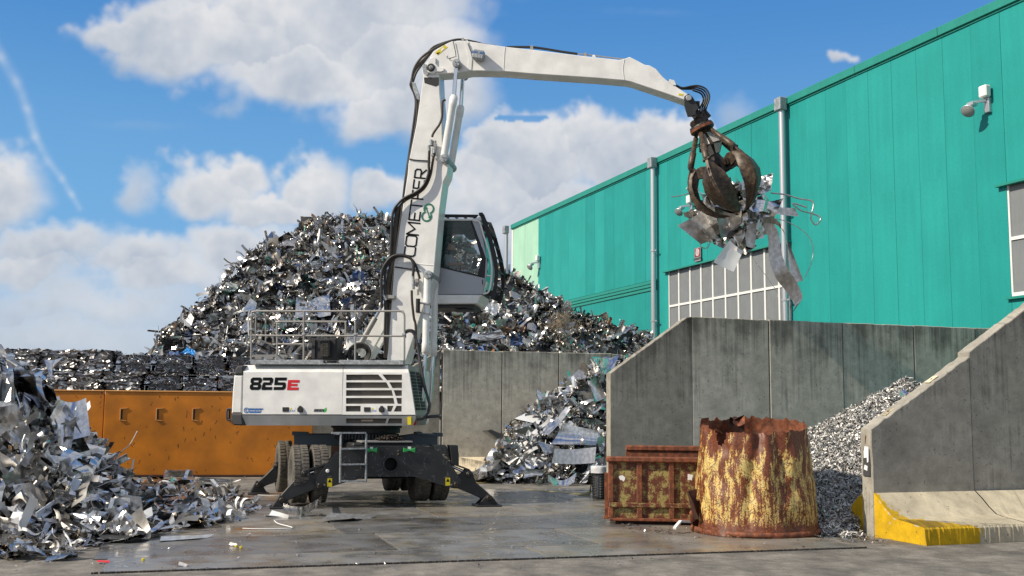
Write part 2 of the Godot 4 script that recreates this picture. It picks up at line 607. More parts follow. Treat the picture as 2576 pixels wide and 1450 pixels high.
	mat("leaf_green", lin(0.06, 0.42, 0.08), 0.4)
	mat("label_blue", lin(0.02, 0.14, 0.42), 0.5)
	mat("label_yellow", lin(0.62, 0.50, 0.01), 0.5)
	mat("label_white", lin(0.75, 0.75, 0.74), 0.5)
	mat("grease", lin(0.02, 0.019, 0.018), 0.5)
	var bs := paint(TS, TS, func(px, py):
		var l := 0.135 + 0.08 * (nz("a", px, py) - 0.5) + 0.03 * (nz("c", px, py) - 0.5)
		return Color(l * 0.95, l * 0.99, l * 1.04))
	var bs2: Image = bs.duplicate()
	scratch(bs, 240, Color(0.72, 0.72, 0.70), 26, 0.8, 1.4, 2, 0.75)
	scratch(bs, 25, Color(0.75, 0.75, 0.73), 90, 0.8, 1.4, 1, 0.7)
	scratch(bs2, 25, Color(0.5, 0.5, 0.5), 20, 0.8, 1.4, 1, 0.5)
	mat("beam", Color(1, 1, 1), 0.5, 0.0, tex(bs), 1.9)
	mat("chassis", Color(1.02, 1.02, 1.02), 0.55, 0.0, tex(bs2), 1.5)
	mat("chassis_blue", lin(0.055, 0.075, 0.088), 0.6)
	var ru := paint(TS, TS, func(px, py):
		var l := 0.55 + 0.3 * (nz("b", px, py) - 0.5) + 0.15 * (nz("a", px, py) - 0.5)
		return Color(l, l * 0.95, l * 0.87))
	mat("rubber", Color(0.66, 0.66, 0.66), 0.9, 0.0, tex(ru), 0.9)
	mat("rubber_dark", lin(0.03, 0.03, 0.03), 0.85)
	mat("rim", lin(0.10, 0.10, 0.095), 0.6, 0.2)
	mat("deck_grey", lin(0.20, 0.20, 0.195), 0.7)
	mat("bright_green", lin(0.02, 0.30, 0.07), 0.5)
	mat("glass", lin(0.012, 0.075, 0.075, 0.30), 0.03)
	M.glass.transparency = BaseMaterial3D.TRANSPARENCY_ALPHA
	mat("lens", lin(0.30, 0.31, 0.31), 0.12)
	# grapple: brown worn steel
	var gs := paint(TS, TS, func(px, py):
		var a := nz("a", px * 2, py * 2)
		var b := nz("b", px, py)
		var l := 0.34 + 0.26 * (a - 0.5) + 0.24 * (b - 0.5)
		return Color(l * 1.08, l * 0.93, l * 0.78))
	scratch(gs, 120, Color(0.62, 0.58, 0.52), 25, 0.0, PI, 1, 0.5)
	mat("grapple", Color(0.80, 0.78, 0.76), 0.5, 0.15, tex(gs), 0.9)
	mat("grapple_dark", Color(0.55, 0.54, 0.54), 0.5, 0.3, tex(gs), 0.7)
	var sp := paint(256, 256, func(px, py):
		var l := 0.86 if nz("c", px * 2, py * 2) * 0.6 + nz("b", px * 3, py * 3) * 0.4 < 0.54 else 0.13
		return Color(l, l * 0.98, l * 0.93))
	mat("speckled", Color(1, 1, 1), 0.55, 0.0, tex(sp), 0.45)
	# rust
	var dr := paint(1024, 1024, func(px, py):
		var y: float = py / 1024.0       # 0 is the foot of the drum
		var big := nz("a", px * 2, py / 2)
		var streak := nz("b", px * 2, py / 6)
		var fine := nz("c", px * 2, py / 2)
		var net := nz("b", px * 4, py)
		var q := 0.475 + 0.62 * (big - 0.5) + 0.5 * (streak - 0.5) + 0.5 * (fine - 0.5) + 0.45 * (net - 0.5) + 0.5 * smoothstep(0.55, 1.05, y + 0.5 * (big - 0.5)) + 0.42 * (1.0 - smoothstep(0.03, 0.15, y + 0.2 * (big - 0.5)))
		var r := Color(0.50, 0.25, 0.10).lerp(Color(0.29, 0.135, 0.075), nz("b", px * 2, py)).lerp(Color(0.60, 0.33, 0.10), smoothstep(0.62, 0.8, nz("c", px / 2, py / 4)) * 0.7)
		var yl := Color(0.88, 0.76, 0.44).lerp(Color(0.74, 0.68, 0.44), nz("d", px, py)).lerp(Color(0.60, 0.70, 0.57), smoothstep(0.66, 0.8, nz("b", px + 300, py)) * 0.6)
		var e := smoothstep(0.43, 0.54, q)
		return yl.lerp(Color(0.70, 0.42, 0.14), smoothstep(0.36, 0.50, q) * 0.8).lerp(r, e))
	scratch(dr, 520, Color(0.24, 0.12, 0.06), 70, PI / 2, 0.8, 7, 0.9)
	scratch(dr, 420, Color(0.17, 0.09, 0.05), 130, PI / 2, 1.3, 4, 0.9)
	scratch(dr, 60, Color(0.36, 0.17, 0.08), 260, PI / 2, 0.15, 14, 0.6)
	mat("drum", Color(0.95, 0.95, 0.95), 0.5, 0.0, tex(dr))
	M.drum.normal_enabled = true
	M.drum.normal_texture = bump_tex(dr, 3.0)
	M.drum.normal_scale = 0.5
	var rs := paint(TS, TS, func(px, py):
		var l := 0.9 + 0.6 * (nz("a", px * 2, py * 2) - 0.5) + 0.4 * (nz("c", px, py) - 0.5)
		return Color(0.40, 0.20, 0.125).lerp(Color(0.56, 0.34, 0.20), nz("b", px, py)) * l)
	mat("rust", Color(1, 1, 1), 0.7, 0.0, tex(rs), 1.1)
	mat("rust_dark", Color(0.5, 0.46, 0.45), 0.8, 0.0, tex(rs), 1.1)
	var sk := paint(TS, TS, func(px, py):
		var q := 0.57 + 0.7 * (nz("a", px * 2, py * 2) - 0.5) + 0.4 * (nz("b", px * 2, py * 2) - 0.5) + 0.5 * (nz("c", px, py) - 0.5)
		var r := Color(0.42, 0.21, 0.12).lerp(Color(0.30, 0.15, 0.10), nz("b", px * 2, py))
		var yl := Color(0.62, 0.58, 0.34).lerp(Color(0.52, 0.47, 0.28), nz("b", px + 200, py))
		return yl.lerp(r, smoothstep(0.46, 0.56, q)))
	scratch(sk, 200, Color(0.22, 0.11, 0.06), 40, PI / 2, PI, 5, 0.85)
	mat("skip_panel", Color(1, 1, 1), 0.65, 0.0, tex(sk), 1.25)
	mat("yellow_line", lin(0.50, 0.36, 0.05), 0.8)
	# scrap
	var al := paint(TS, TS, func(px, py):
		var l := 0.86 + 0.22 * (nz("a", px * 2, py * 2) - 0.5) + 0.12 * (nz("b", px * 2, py / 4) - 0.5)
		return Color(l * 0.985, l * 0.99, l))
	scratch(al, 160, Color(0.98, 0.98, 1.0), 70, 0.3, PI, 1, 0.5)
	var at := tex(al)
	var an := bump_tex(al, 2.0)
	for k in [["alu", 0.18, Color(0.97, 0.955, 0.93)], ["alu_matt", 0.42, Color(0.90, 0.885, 0.86)], ["foil", 0.28, Color(0.97, 0.955, 0.93)]]:
		var am := mat(k[0], k[2], k[1], 1.0, at, 0.9)
		am.vertex_color_use_as_albedo = true
		am.normal_enabled = true
		am.normal_texture = an
		am.normal_scale = 0.25
	mat("painted_scrap", Color(1, 1, 1), 0.5, 0.0)
	M.painted_scrap.vertex_color_use_as_albedo = true
	mat("heap_core", lin(0.05, 0.051, 0.053), 0.6, 0.5)
	mat("bag", lin(0.55, 0.56, 0.57), 0.4)
	mat("blue_sheet", lin(0.02, 0.25, 0.60), 0.35)
	mat("wood", lin(0.20, 0.12, 0.06), 0.75)
	mat("straw", lin(0.42, 0.38, 0.22), 0.9)
	mat("basket", lin(0.035, 0.038, 0.042), 0.55)
	mat("skin", lin(0.42, 0.24, 0.17), 0.6)
	mat("shirt", lin(0.30, 0.33, 0.36), 0.85)
	mat("seat_black", lin(0.02, 0.02, 0.022), 0.8)
# ---- the setting
func build_ground() -> void:
	var b := B.new()
	b.quad(Vector3(-700, 0, 300), Vector3(-700, 0, -900), Vector3(700, 0, -900), Vector3(700, 0, 300))
	var ground := put("ground", b, M.ground)
	tag(ground, "dirty grey concrete ground of the scrap yard", "", "", "structure")
	var fr := Pl.new(G(231, 1445), 16.9)
	var rows := [0.0, 1.15, 3.15, 5.2, 7.2, 9.3, 11.4]
	var ends := [10.05, 9.4, 9.0, 9.3, 10.5, 11.5]
	for r in 6:
		var xa: float = -0.06 * rows[r] + rng.randf_range(-0.1, 0.1)
		var k := 0
		while xa < ends[r] - 0.5:
			var xb := minf(xa + ([5.9, 4.4, 3.1, 6.0] as Array)[(k + r) % 4] * rng.randf_range(0.85, 1.1), ends[r])
			var q := B.new()
			var h := 0.014 + rng.randf_range(0.0, 0.004)
			q.x = Transform3D(Basis(fr.t, Vector3.UP, fr.n), fr.pt((xa + xb) / 2, h / 2, -(rows[r] + rows[r + 1]) / 2)) * Transform3D(Basis(Vector3(rng.randf_range(-1, 1), 0, 1).normalized(), rng.randf_range(-0.0012, 0.0012)))
			q.box(Vector3(), Vector3(xb - xa - 0.028, h, rows[r + 1] - rows[r] - 0.028), Basis(), 0.004)
			put("steel_plate", q, M["plate_%d" % ((k * 2 + r) % 3)], ground)
			xa = xb
			k += 1
	b = B.new()
	var s := 0.0
	while s < 10.0:
		var w := rng.randf_range(0.012, 0.035)
		b.x = fr.fr() * Transform3D(Basis(Vector3.UP, rng.randf_range(-0.3, 0.3)), Vector3(s, 0.011, 0.006))
		b.box(Vector3(), Vector3(w, rng.randf_range(0.016, 0.024), rng.randf_range(0.012, 0.035)))
		s += w + rng.randf_range(0.002, 0.012)
	tag(put("plate_edge", b, M.plate_edge, ground), "", "", "", "stuff")
	for l in [[1010, 1222, 1245, 1216], [1000, 1236, 1160, 1233], [1320, 1234, 1460, 1246], [950, 1268, 1180, 1270]]:
		b = B.new()
		var a := G(l[0], l[1])
		var z := G(l[2], l[3])
		var sd := (z - a).cross(Vector3.UP).normalized() * 0.04
		b.x.origin.y = 0.024
		b.quad(a - sd, a + sd, z + sd, z - sd)
		put("painted_line", b, M.yellow_line, ground)

func build_hall() -> void:
	var hp := Pl.new(P(1285, HV, 54.0), -70.0)
	var hall := thing("industrial_hall", "long green metal-clad industrial hall with a tall strip of windows", "building", hp.o)
	var X := func(u: float) -> float: return hp.loc(u, HV).x
	var H := 12.0
	var b := B.new()
	b.x = hp.fr()
	var w0: float = X.call(1684)
	var w1: float = X.call(1996)
	var v0: float = X.call(2558)
	var wt := hp.loc(1684, 683).y
	var wm := hp.loc(1684, 771).y
	var vt := hp.loc(2558, 457).y
	var vm := hp.loc(2558, 598).y
	var vb := hp.loc(2558, 745).y
	var lt := hp.loc(1655, 703).y
	var lb := hp.loc(1655, 729).y
	b.span(Vector3(0, 0, -26), Vector3(w0, H - 0.15, -0.06))
	b.span(Vector3(w1, 0, -26), Vector3(v0, H - 0.15, -0.06))
	b.span(Vector3(v0 + 3.4, 0, -26), Vector3(44, H - 0.15, -0.06))
	for a in [[w0, w1, wt, 3.0], [v0, v0 + 3.4, vt, vb]]:
		b.span(Vector3(a[0], a[2], -26), Vector3(a[1], H - 0.15, -0.06))
		b.span(Vector3(a[0], 0, -26), Vector3(a[1], a[3], -0.06))
		b.span(Vector3(a[0], a[3], -26), Vector3(a[1], a[2], -0.4))
	put("wall", b, M.joint, hall)
	b = B.new()
	b.x = hp.fr()
	b.span(Vector3(-0.1, H - 0.15, -26.2), Vector3(44, H - 0.02, -0.06))
	put("roof", b, M.zinc_pipe, hall)
	# cladding, one panel a metre
	var m1: float = X.call(1352)
	var clad := func(xa: float, xb: float, ya: float, yb: float, m: Material) -> void:
		var q := B.new()
		q.x = hp.fr()
		q.span(Vector3(xa + 0.003, ya, -0.06), Vector3(xb - 0.003, yb, rng.randf_range(-0.004, 0.004)), 0.004)
		put("facade_panel", q, m, hall)
	var xm := 0.0
	while xm < m1 - 0.1:
		var xe := minf(xm + m1 / 4.0, m1)
		clad.call(xm, xe, 0.0, H - 0.25, M.mint)
		xm = xe
	var band: float = X.call(1655)
	xm = m1
	while xm < 44.0:
		var xe := xm + 1.0
		for edge in [band, w0, w1, v0, v0 + 3.4]:
			if xm < edge - 0.12 and xe > edge - 0.25:
				xe = edge
				break
		var m: Material = M["teal_%d" % rng.randi_range(0, 3)]
		if xm >= w0 - 0.01 and xm < w1 - 0.01:
			clad.call(xm, xe, wt, H - 0.25, m)
			clad.call(xm, xe, 0.0, 3.0, m)
		elif xm >= v0 - 0.01 and xm < v0 + 3.39:
			clad.call(xm, xe, vt, H - 0.25, m)
			clad.call(xm, xe, 0.0, vb, m)
		elif xm < band - 0.05:
			clad.call(xm, xe, lt + 0.02, H - 0.25, m)
			clad.call(xm, xe, 0.0, lb, M.teal_0)
		else:
			clad.call(xm, xe, 0.0, H - 0.25, m)
		xm = xe
	# ledge between the two runs of cladding
	for y in [[lb, lerpf(lb, lt, 0.3), 0.05], [lerpf(lb, lt, 0.34), lerpf(lb, lt, 0.62), 0.07], [lerpf(lb, lt, 0.66), lt, 0.05]]:
		b = B.new()
		b.x = hp.fr()
		b.span(Vector3(m1, y[0], -0.06), Vector3(band, y[1], y[2]), 0.02)
		put("ledge", b, M.teal_trim, hall)
	# eaves flashing in lengths
	var cuts: Array = [-0.05, m1 + 4.0, X.call(1655), X.call(1995), X.call(2180), X.call(2400), 44.0]
	for i in cuts.size() - 1:
		b = B.new()
		b.x = hp.fr()
		b.span(Vector3(cuts[i] + 0.006, H - 0.24, -0.02), Vector3(cuts[i + 1] - 0.006, H, 0.09), 0.01)
		b.span(Vector3(cuts[i] + 0.006, H - 0.29, -0.01), Vector3(cuts[i + 1] - 0.006, H - 0.245, 0.035))
		put("eaves_trim", b, M.teal_trim, hall)
	# downpipes with their hopper heads
	for pipe in [[X.call(1279) - 0.05, 1], [X.call(1658), 0], [X.call(1995.5), 0]]:
		b = B.new()
		b.x = hp.fr()
		var px: float = pipe[0]
		b.cyl(Vector3(px, 0, 0.2), Vector3(px, H - 0.4, 0.2), 0.105)
		var dp := put("downpipe", b, M.zinc_pipe, hall)
		b = B.new()
		b.x = hp.fr()
		b.span(Vector3(px - 0.17, H - 0.44, 0.1), Vector3(px + 0.17, H - 0.02, 0.38), 0.02)
		put("hopper_head", b, M.galvanised, dp)
		for y in [2.6, 5.4, 8.2]:
			b = B.new()
			b.x = hp.fr()
			b.lathe([Vector2(0.1, -0.03), Vector2(0.125, -0.03), Vector2(0.125, 0.03), Vector2(0.1, 0.03)], 12, Transform3D(Basis(), Vector3(px, y, 0.2)), null, false)
			b.span(Vector3(px - 0.02, y - 0.02, 0.0), Vector3(px + 0.02, y + 0.02, 0.1))
			b.span(Vector3(px + 0.08, y - 0.03, 0.19), Vector3(px + 0.24, y + 0.03, 0.21))
			put("bracket", b, M.zinc_pipe, dp)
	b = B.new()
	b.x = hp.fr()
	b.span(Vector3(-0.02, 0, -0.02), Vector3(0.16, H - 0.3, 0.03), 0.01)
	put("corner_trim", b, M.frame_white, hall)
	# windows
	for wi in 2:
		var us: Array = [1684, 1709.4, 1738, 1766, 1796, 1828, 1860.6, 1894, 1928.6, 1964.8, 1996] if wi == 0 else []
		var xs: Array = us.map(func(u): return X.call(u))
		if wi == 1:
			xs = [v0, v0 + 1.1, v0 + 2.25, v0 + 3.4]
		var ys: Array = [3.0, 2 * wm - wt, wm, wt] if wi == 0 else [vb + 0.05, vm, vt - 0.02]
		b = B.new()
		b.x = hp.fr()
		for x in xs:
			b.span(Vector3(x - 0.045, ys[0], -0.1), Vector3(x + 0.045, ys[-1], -0.01), 0.01)
		for i in range(1, ys.size() - 1):
			b.span(Vector3(xs[0] + 0.05, ys[i] - 0.04, -0.1), Vector3(xs[-1] - 0.05, ys[i] + 0.04, -0.013))
		b.span(Vector3(xs[0], ys[0] - 0.05, -0.1), Vector3(xs[-1], ys[0] + 0.04, -0.013))
		var win := put("window", b, M.frame_white, hall)
		b = B.new()
		b.x = hp.fr()
		b.span(Vector3(xs[0] - 0.25, ys[-1] - 0.03, -0.02), Vector3(xs[-1] + 0.1, ys[-1] + 0.03, 0.14))
		put("lintel_flashing", b, M.teal_trim, win)
		if wi == 1:
			b = B.new()
			b.x = hp.fr()
			b.span(Vector3(xs[0] - 0.1, ys[0] - 0.12, -0.02), Vector3(xs[-1] + 0.1, ys[0] - 0.06, 0.1))
			put("sill", b, M.teal_trim, win)
		for i in xs.size() - 1:
			for j in ys.size() - 1:
				b = B.new()
				b.x = hp.fr() * Transform3D(Basis(Vector3.UP, rng.randf_range(-0.006, 0.006)), Vector3((xs[i] + xs[i + 1]) / 2, (ys[j] + ys[j + 1]) / 2, -0.06))
				b.box(Vector3(), Vector3(xs[i + 1] - xs[i] - 0.08, ys[j + 1] - ys[j] - 0.07, 0.02))
				put("pane", b, M.frosted, win)
	# floodlights on the wall
	var fl := [[2482, 262, "floodlight high on the green wall near the photo's right edge"], [1740, 522, "floodlight on the green wall partly behind the grabbed scrap"], [1357, 664, "far floodlight beside the pale green end panels"]]
	for k in 3:
		var at := hp.loc(fl[k][0], fl[k][1])
		var l := thing("floodlight", fl[k][2], "floodlight", hp.pt(at.x, at.y), "floodlights on the hall")
		b = B.new()
		b.x = hp.fr() * Transform3D(Basis(), Vector3(at.x, at.y, 0))
		b.span(Vector3(-0.02, 0.12, 0.06), Vector3(0.24, 0.42, 0.24), 0.03)
		put("ballast_box", b, M.frame_white, l)
		b = B.new()
		b.x = hp.fr() * Transform3D(Basis(), Vector3(at.x, at.y, 0))
		b.span(Vector3(0.0, -0.25, 0.0), Vector3(0.18, 0.12, 0.1), 0.01)
		b.bar(Vector3(0.08, 0.06, 0.1), Vector3(-0.05, 0.0, 0.42), 0.07, 0.07)
		b.span(Vector3(-0.16, -0.1, 0.3), Vector3(0.05, 0.02, 0.5), 0.03)
		put("bracket", b, M.zinc_pipe, l)
		b = B.new()
		b.x = hp.fr() * Transform3D(Basis.looking_at(Vector3(-0.25, 0.6, -0.65)) * Basis(Vector3.RIGHT, PI / 2) * Basis.from_scale(Vector3.ONE * 0.72), Vector3(at.x - 0.12, at.y - 0.18, 0.46))
		b.lathe([Vector2(0.06, -0.2), Vector2(0.12, -0.12), Vector2(0.22, 0.0), Vector2(0.24, 0.06), Vector2(0.22, 0.07)], 18, Transform3D())
		var dish := put("reflector", b, M.zinc_pipe, l)
		b.v.clear(); b.uv.clear(); b.c.clear(); b.sg.clear()
		b.lathe([Vector2(0.22, 0.065), Vector2(0.15, 0.095), Vector2(0.0, 0.11)], 18, Transform3D())
		put("glass_cover", b, M.lens, dish)
	# hydrant sign
	var sg := hp.loc(1759.5, 641)
	var sign := thing("hydrant_sign", "small red and white hydrant sign with a spiral above the windows", "sign", hp.pt(sg.x, sg.y))
	var sf := hp.fr() * Transform3D(Basis.from_scale(Vector3(0.62, 0.6, 1)), Vector3(sg.x, sg.y, 0.06))
	b = B.new()
	b.x = sf
	b.box(Vector3(), Vector3(0.72, 0.86, 0.04), Basis(), 0.01)
	b.span(Vector3(-0.05, -0.2, -0.06), Vector3(0.05, 0.2, -0.02))
	put("plate", b, M.sign_grey, sign)
	b = B.new()
	b.x = sf
	b.box(Vector3(0, 0.12, 0.022), Vector3(0.62, 0.54, 0.006))
	put("red_field", b, M.sign_red, sign)
	b = B.new()
	b.x = sf
	var sp: Array = []
	for i in 60:
		var a := i * 0.36
		sp.append(Vector3(cos(a), sin(a), 0) * (0.02 + 0.0037 * i) + Vector3(0, 0.12, 0.027))
	for i in 59:
		b.bar(sp[i], sp[i + 1], 0.03, 0.004, Vector3(0, 0, 1))
	put("spiral", b, M.label_white, sign)
	text("IDRANTE", sf * Transform3D(Basis(), Vector3(0, -0.27, 0.021)), 0.14, M.ink, sign, "lettering", 1.1)

func text(s: String, at: Transform3D, height: float, m: Material, parent: Node3D, called := "lettering", wide := 1.0, bold := true) -> void:
	var t := TextMesh.new()
	var f := SystemFont.new()
	f.font_names = PackedStringArray(["Droid Sans"])
	f.font_weight = 700 if bold else 400
	t.font = f
	t.text = s
	t.font_size = 64
	t.pixel_size = height / 46.0
	t.depth = 0.004
	place(called, t, m, parent, parent.global_transform.affine_inverse() * at * Transform3D(Basis.from_scale(Vector3(wide, 1, 1)), Vector3(0, 0, 0.002)))

func ragged(a: Vector2, z: Vector2, amp: float, step := 0.14) -> PackedVector2Array:   # a broken edge from a up to, but without, z
	var r := PackedVector2Array([a])
	var n := int(a.distance_to(z) / step)
	var side := (z - a).normalized().orthogonal()
	for i in range(1, n):
		var j := rng.randf_range(-amp, amp) * (2.2 if rng.randf() < 0.1 else 1.0)
		r.append(a.lerp(z, (i + rng.randf_range(-0.3, 0.3)) / n) + side * j)
	return r

func slab(fr: Transform3D, p: PackedVector2Array, th: float, m: Material, wall: Node3D, called := "wall_panel") -> MeshInstance3D:
	var b := B.new()
	b.x = fr
	b.prism(p, -th, 0.0, 0.012)
	return put(called, b, m, wall)

func foot(fr: Transform3D, xa: float, xb: float, prof: Array, m: Material, wall: Node3D) -> void:
	var b := B.new()
	b.x = fr
	var n := prof.size()
	var mid := Vector3()
	for i in n - 1:
		b.quad(Vector3(xa, prof[i].y, prof[i].x), Vector3(xa, prof[i + 1].y, prof[i + 1].x), Vector3(xb, prof[i + 1].y, prof[i + 1].x), Vector3(xb, prof[i].y, prof[i].x))
	var pp := PackedVector2Array(prof)
	pp.append(Vector2(prof[0].x, 0))
	var ix := Geometry2D.triangulate_polygon(pp)
	for i in range(0, ix.size(), 3):
		for xx in [xa, xb]:
			b.tri(Vector3(xx, pp[ix[i]].y, pp[ix[i]].x), Vector3(xx, pp[ix[i + 1]].y, pp[ix[i + 1]].x), Vector3(xx, pp[ix[i + 2]].y, pp[ix[i + 2]].x))
	put("wall_foot", b, m, wall)

func build_walls() -> void:
	var g := 0.012
	# wall in the middle, behind the handler
	var cw := Pl.new(P(1190, HV, 29.0), 17.3)
	var wall := thing("concrete_wall", "grey concrete push wall behind the handler holding back the big heap", "wall", cw.o)
	var top := cw.loc(1115, 880).y
	var js := [1112.0, 1262.0, 1405.0, 1540.0, 1640.0]
	for i in 4:
		var xa := cw.loc(js[i], HV).x + g
		var xb := cw.loc(js[i + 1], HV).x - g
		var p := PackedVector2Array([Vector2(xa, 0), Vector2(xb, 0)])
		p.append_array(ragged(Vector2(xb, top + rng.randf_range(-0.02, 0.02)), Vector2(xa, top), 0.006))
		p.append(Vector2(xa, top))
		slab(cw.fr(), p, 0.22, M.concrete, wall)
		foot(cw.fr(0.002), xa, xb, [Vector2(0, 0.5), Vector2(0.45, 0.24), Vector2(1.3, 0.2), Vector2(1.33, 0.17), Vector2(1.33, 0)], M.concrete_edge, wall)
	var e0 := cw.loc(1110, 880)
	var e1 := cw.loc(1036, 923)
	var sl := (e0.y - e1.y) / (e0.x - e1.x)
	var xl := cw.loc(787, HV).x
	var xs := [xl, lerpf(xl, e0.x, 0.5), e0.x - g]
	for i in 2:
		var ya: float = top - sl * (e0.x - xs[i])
		var yb: float = top - sl * (e0.x - xs[i + 1])
		var p := PackedVector2Array([Vector2(xs[i] + g, 0), Vector2(xs[i + 1] - g, 0)])
		p.append_array(ragged(Vector2(xs[i + 1] - g, maxf(yb, 0.9)), Vector2(xs[i] + g, maxf(ya, 0.9)), 0.006))
		p.append(Vector2(xs[i] + g, maxf(ya, 0.9)))
		slab(cw.fr(), p, 0.22, M.concrete_dirty, wall)
		foot(cw.fr(0.002), xs[i] + g, xs[i + 1] - g, [Vector2(0, 0.5), Vector2(0.45, 0.24), Vector2(1.3, 0.2), Vector2(1.33, 0.17), Vector2(1.33, 0)], M.concrete_edge, wall)
	# wall of the right bay
	var bw := Pl.new(P(1740, HV, 21.2), 17.3)
	wall = thing("concrete_wall", "grey concrete bay wall with a sloping left end behind the rusty drum", "wall", bw.o)
	var q0 := bw.loc(1535, 940)
	var q1 := bw.loc(1728, 799)
	var qj := bw.loc(1742, 797)
	var p0 := PackedVector2Array([Vector2(q0.x, 0), Vector2(qj.x - g, 0), Vector2(qj.x - g, qj.y)])
	p0.append_array(ragged(q1, q0, 0.008, 0.08))
	p0.append_array(PackedVector2Array([q0, Vector2(q0.x, 1.9)]))
	slab(bw.fr(), p0, 0.22, M.concrete_dirty, wall)
	js = [1742.0, 1938.0, 2125.0, 2305.0, 2462.0, 2530.0]
	for i in 5:
		var xa := bw.loc(js[i], HV).x + g
		var xb := bw.loc(js[i + 1], HV).x - g
		var ya := bw.loc(js[i], 797 + (js[i] - 1740) * 0.039).y
		var p := PackedVector2Array([Vector2(xa, 0), Vector2(xb, 0)])
		p.append_array(ragged(Vector2(xb, ya - 0.01), Vector2(xa, ya), 0.006))
		p.append(Vector2(xa, ya + rng.randf_range(-0.01, 0.01)))
		slab(bw.fr(rng.randf_range(-0.02, 0.01)), p, 0.22, M.concrete, wall)
	# near wall on the right with its yellow foot
	var nw := Pl.new(P(2192, HV, 15.25), 19.5)
	wall = thing("concrete_wall", "nearest dark concrete wall with sloping top and yellow painted foot", "wall", nw.o)
	var a0 := nw.loc(2192, 1080)
	var a1 := nw.loc(2440, 894)
	var jx := a1.x
	var pa := PackedVector2Array([Vector2(a0.x, 0), Vector2(jx - g, 0)])
	pa.append_array(ragged(Vector2(jx - g, a1.y - 0.02), a0, 0.009, 0.07))
	pa.append_array(PackedVector2Array([a0, a0 + Vector2(-0.012, -0.25), a0 + Vector2(0.004, -0.5)]))
	slab(nw.fr(), pa, 0.26, M.concrete_dirty, wall)
	var s2 := (nw.loc(2576, 786) - a1)
	var b1 := a1 + s2 * (3.9 - a1.y) / s2.y
	var pb := PackedVector2Array([Vector2(jx + g, 0), Vector2(b1.x + 5.0, 0), Vector2(b1.x + 5.0, 3.9)])
	pb.append_array(ragged(b1, a1 + Vector2(g, 0.05), 0.008, 0.08))
	pb.append(a1 + Vector2(g, 0.05))
	slab(nw.fr(-0.03), pb, 0.26, M.concrete_dirty, wall)
	var prof := [Vector2(0, 0.655), Vector2(0.14, 0.55), Vector2(0.28, 0.43), Vector2(0.42, 0.335), Vector2(0.55, 0.31), Vector2(0.7, 0.295), Vector2(0.85, 0.28), Vector2(1.0, 0.262), Vector2(1.07, 0.25), Vector2(1.09, 0.225), Vector2(1.09, 0.12), Vector2(1.085, 0.0)]
	var lim := [0.03, 0.08, 0.15, 0.22, 0.38, 0.54, 0.7, 0.85, 0.9, 0.95, 1.0, 0.9]
	var yellow := Color(1.0, 0.66, 0.006)
	var bare := Color(0.92, 0.86, 0.74)
	var colour := func(xx: float, i: int, zz: float) -> Color:
		var w := sn.get_noise_2d(xx * 90.0, zz * 90.0 + i * 7.0)
		var chip := sn2.get_noise_2d(xx * 22.0 + 50.0, zz * 22.0 + i * 3.0)
		var edge := 0.6 if i in [8, 9] else 0.0
		return yellow if xx < lim[i] + w * 0.12 and chip < 0.62 - edge * 0.3 else bare
	for part in [[0.0, jx - g], [jx + g, jx + 6.0]]:
		var b := B.new()
		b.x = nw.fr(0.003)
		var xx: float = part[0]
		while xx < part[1] - 0.001:
			var xn: float = minf(xx + (0.025 if xx < 2.0 else 0.5), part[1])
			for i in prof.size() - 1:
				var sub := 1 if xx >= 2.0 else 4 if i < 8 else 2
				for k in sub:
					var pq: Vector2 = (prof[i] as Vector2).lerp(prof[i + 1], float(k) / sub)
					var pr: Vector2 = (prof[i] as Vector2).lerp(prof[i + 1], float(k + 1) / sub)
					var jit := 0.0 if i < 8 else sn2.get_noise_1d(xx * 60.0) * 0.02
					var jit2 := 0.0 if i < 8 else sn2.get_noise_1d(xn * 60.0) * 0.02
					b.tint = colour.call(xx, i, pq.x) if xx < 2.2 else bare
					b.quad(Vector3(xx, pq.y, pq.x + jit), Vector3(xx, pr.y, pr.x + jit), Vector3(xn, pr.y, pr.x + jit2), Vector3(xn, pq.y, pq.x + jit2))
			xx = xn
		# the end of the foot, seen from the left
		var zc := -1.35
		while part[0] == 0.0 and zc < 1.085:
			var zn := zc + 0.03
			var hh := func(z: float) -> float:
				var zz := z if z > -0.13 else -0.26 - z
				for i in prof.size() - 1:
					if zz <= prof[i + 1].x:
						return remap(zz, prof[i].x, prof[i + 1].x, prof[i].y, prof[i + 1].y) if zz > 0.0 else 0.655
				return 0.0
			for k in 12:
				var y0 := float(k) / 12.0
				var y1 := float(k + 1) / 12.0
				var chip := sn2.get_noise_2d(zc * 25.0, k * 1.7)
				b.tint = yellow if chip < 0.6 and not (k == 11 and chip > 0.2) else bare
				b.quad(Vector3(0.004, hh.call(zc) * y0, zc), Vector3(0.004, hh.call(zc) * y1, zc), Vector3(0.004, hh.call(zn) * y1, zn), Vector3(0.004, hh.call(zn) * y0, zn))
			zc = zn
		put("wall_foot", b, M.concrete, wall)
	for k in [0.22, 0.66, 1.35]:
		var c: Vector2 = a0.lerp(a1, k)
		var b := B.new()
		b.x = nw.fr() * Transform3D(Basis(Vector3(0, 0, 1), (a1 - a0).angle()), Vector3(c.x, c.y + 0.006, -0.13))
		b.box(Vector3(), Vector3(0.2, 0.012, 0.11))
		put("lifting_plate", b, M.concrete_edge, wall)
		b = B.new()
		b.x = nw.fr() * Transform3D(Basis(Vector3(0, 0, 1), (a1 - a0).angle()), Vector3(c.x, c.y + 0.012, -0.13))
		b.cyl(Vector3(0, 0, 0), Vector3(0, 0.004, 0), 0.018)
		put("lifting_hole", b, M.rust_dark, wall)
	# notice hanging on the end of that wall
	var nt := thing("notice_board", "small dark notice with torn white paper on the wall's end", "sign", nw.pt(-0.02, 1.0, -0.12))
	var b2 := B.new()
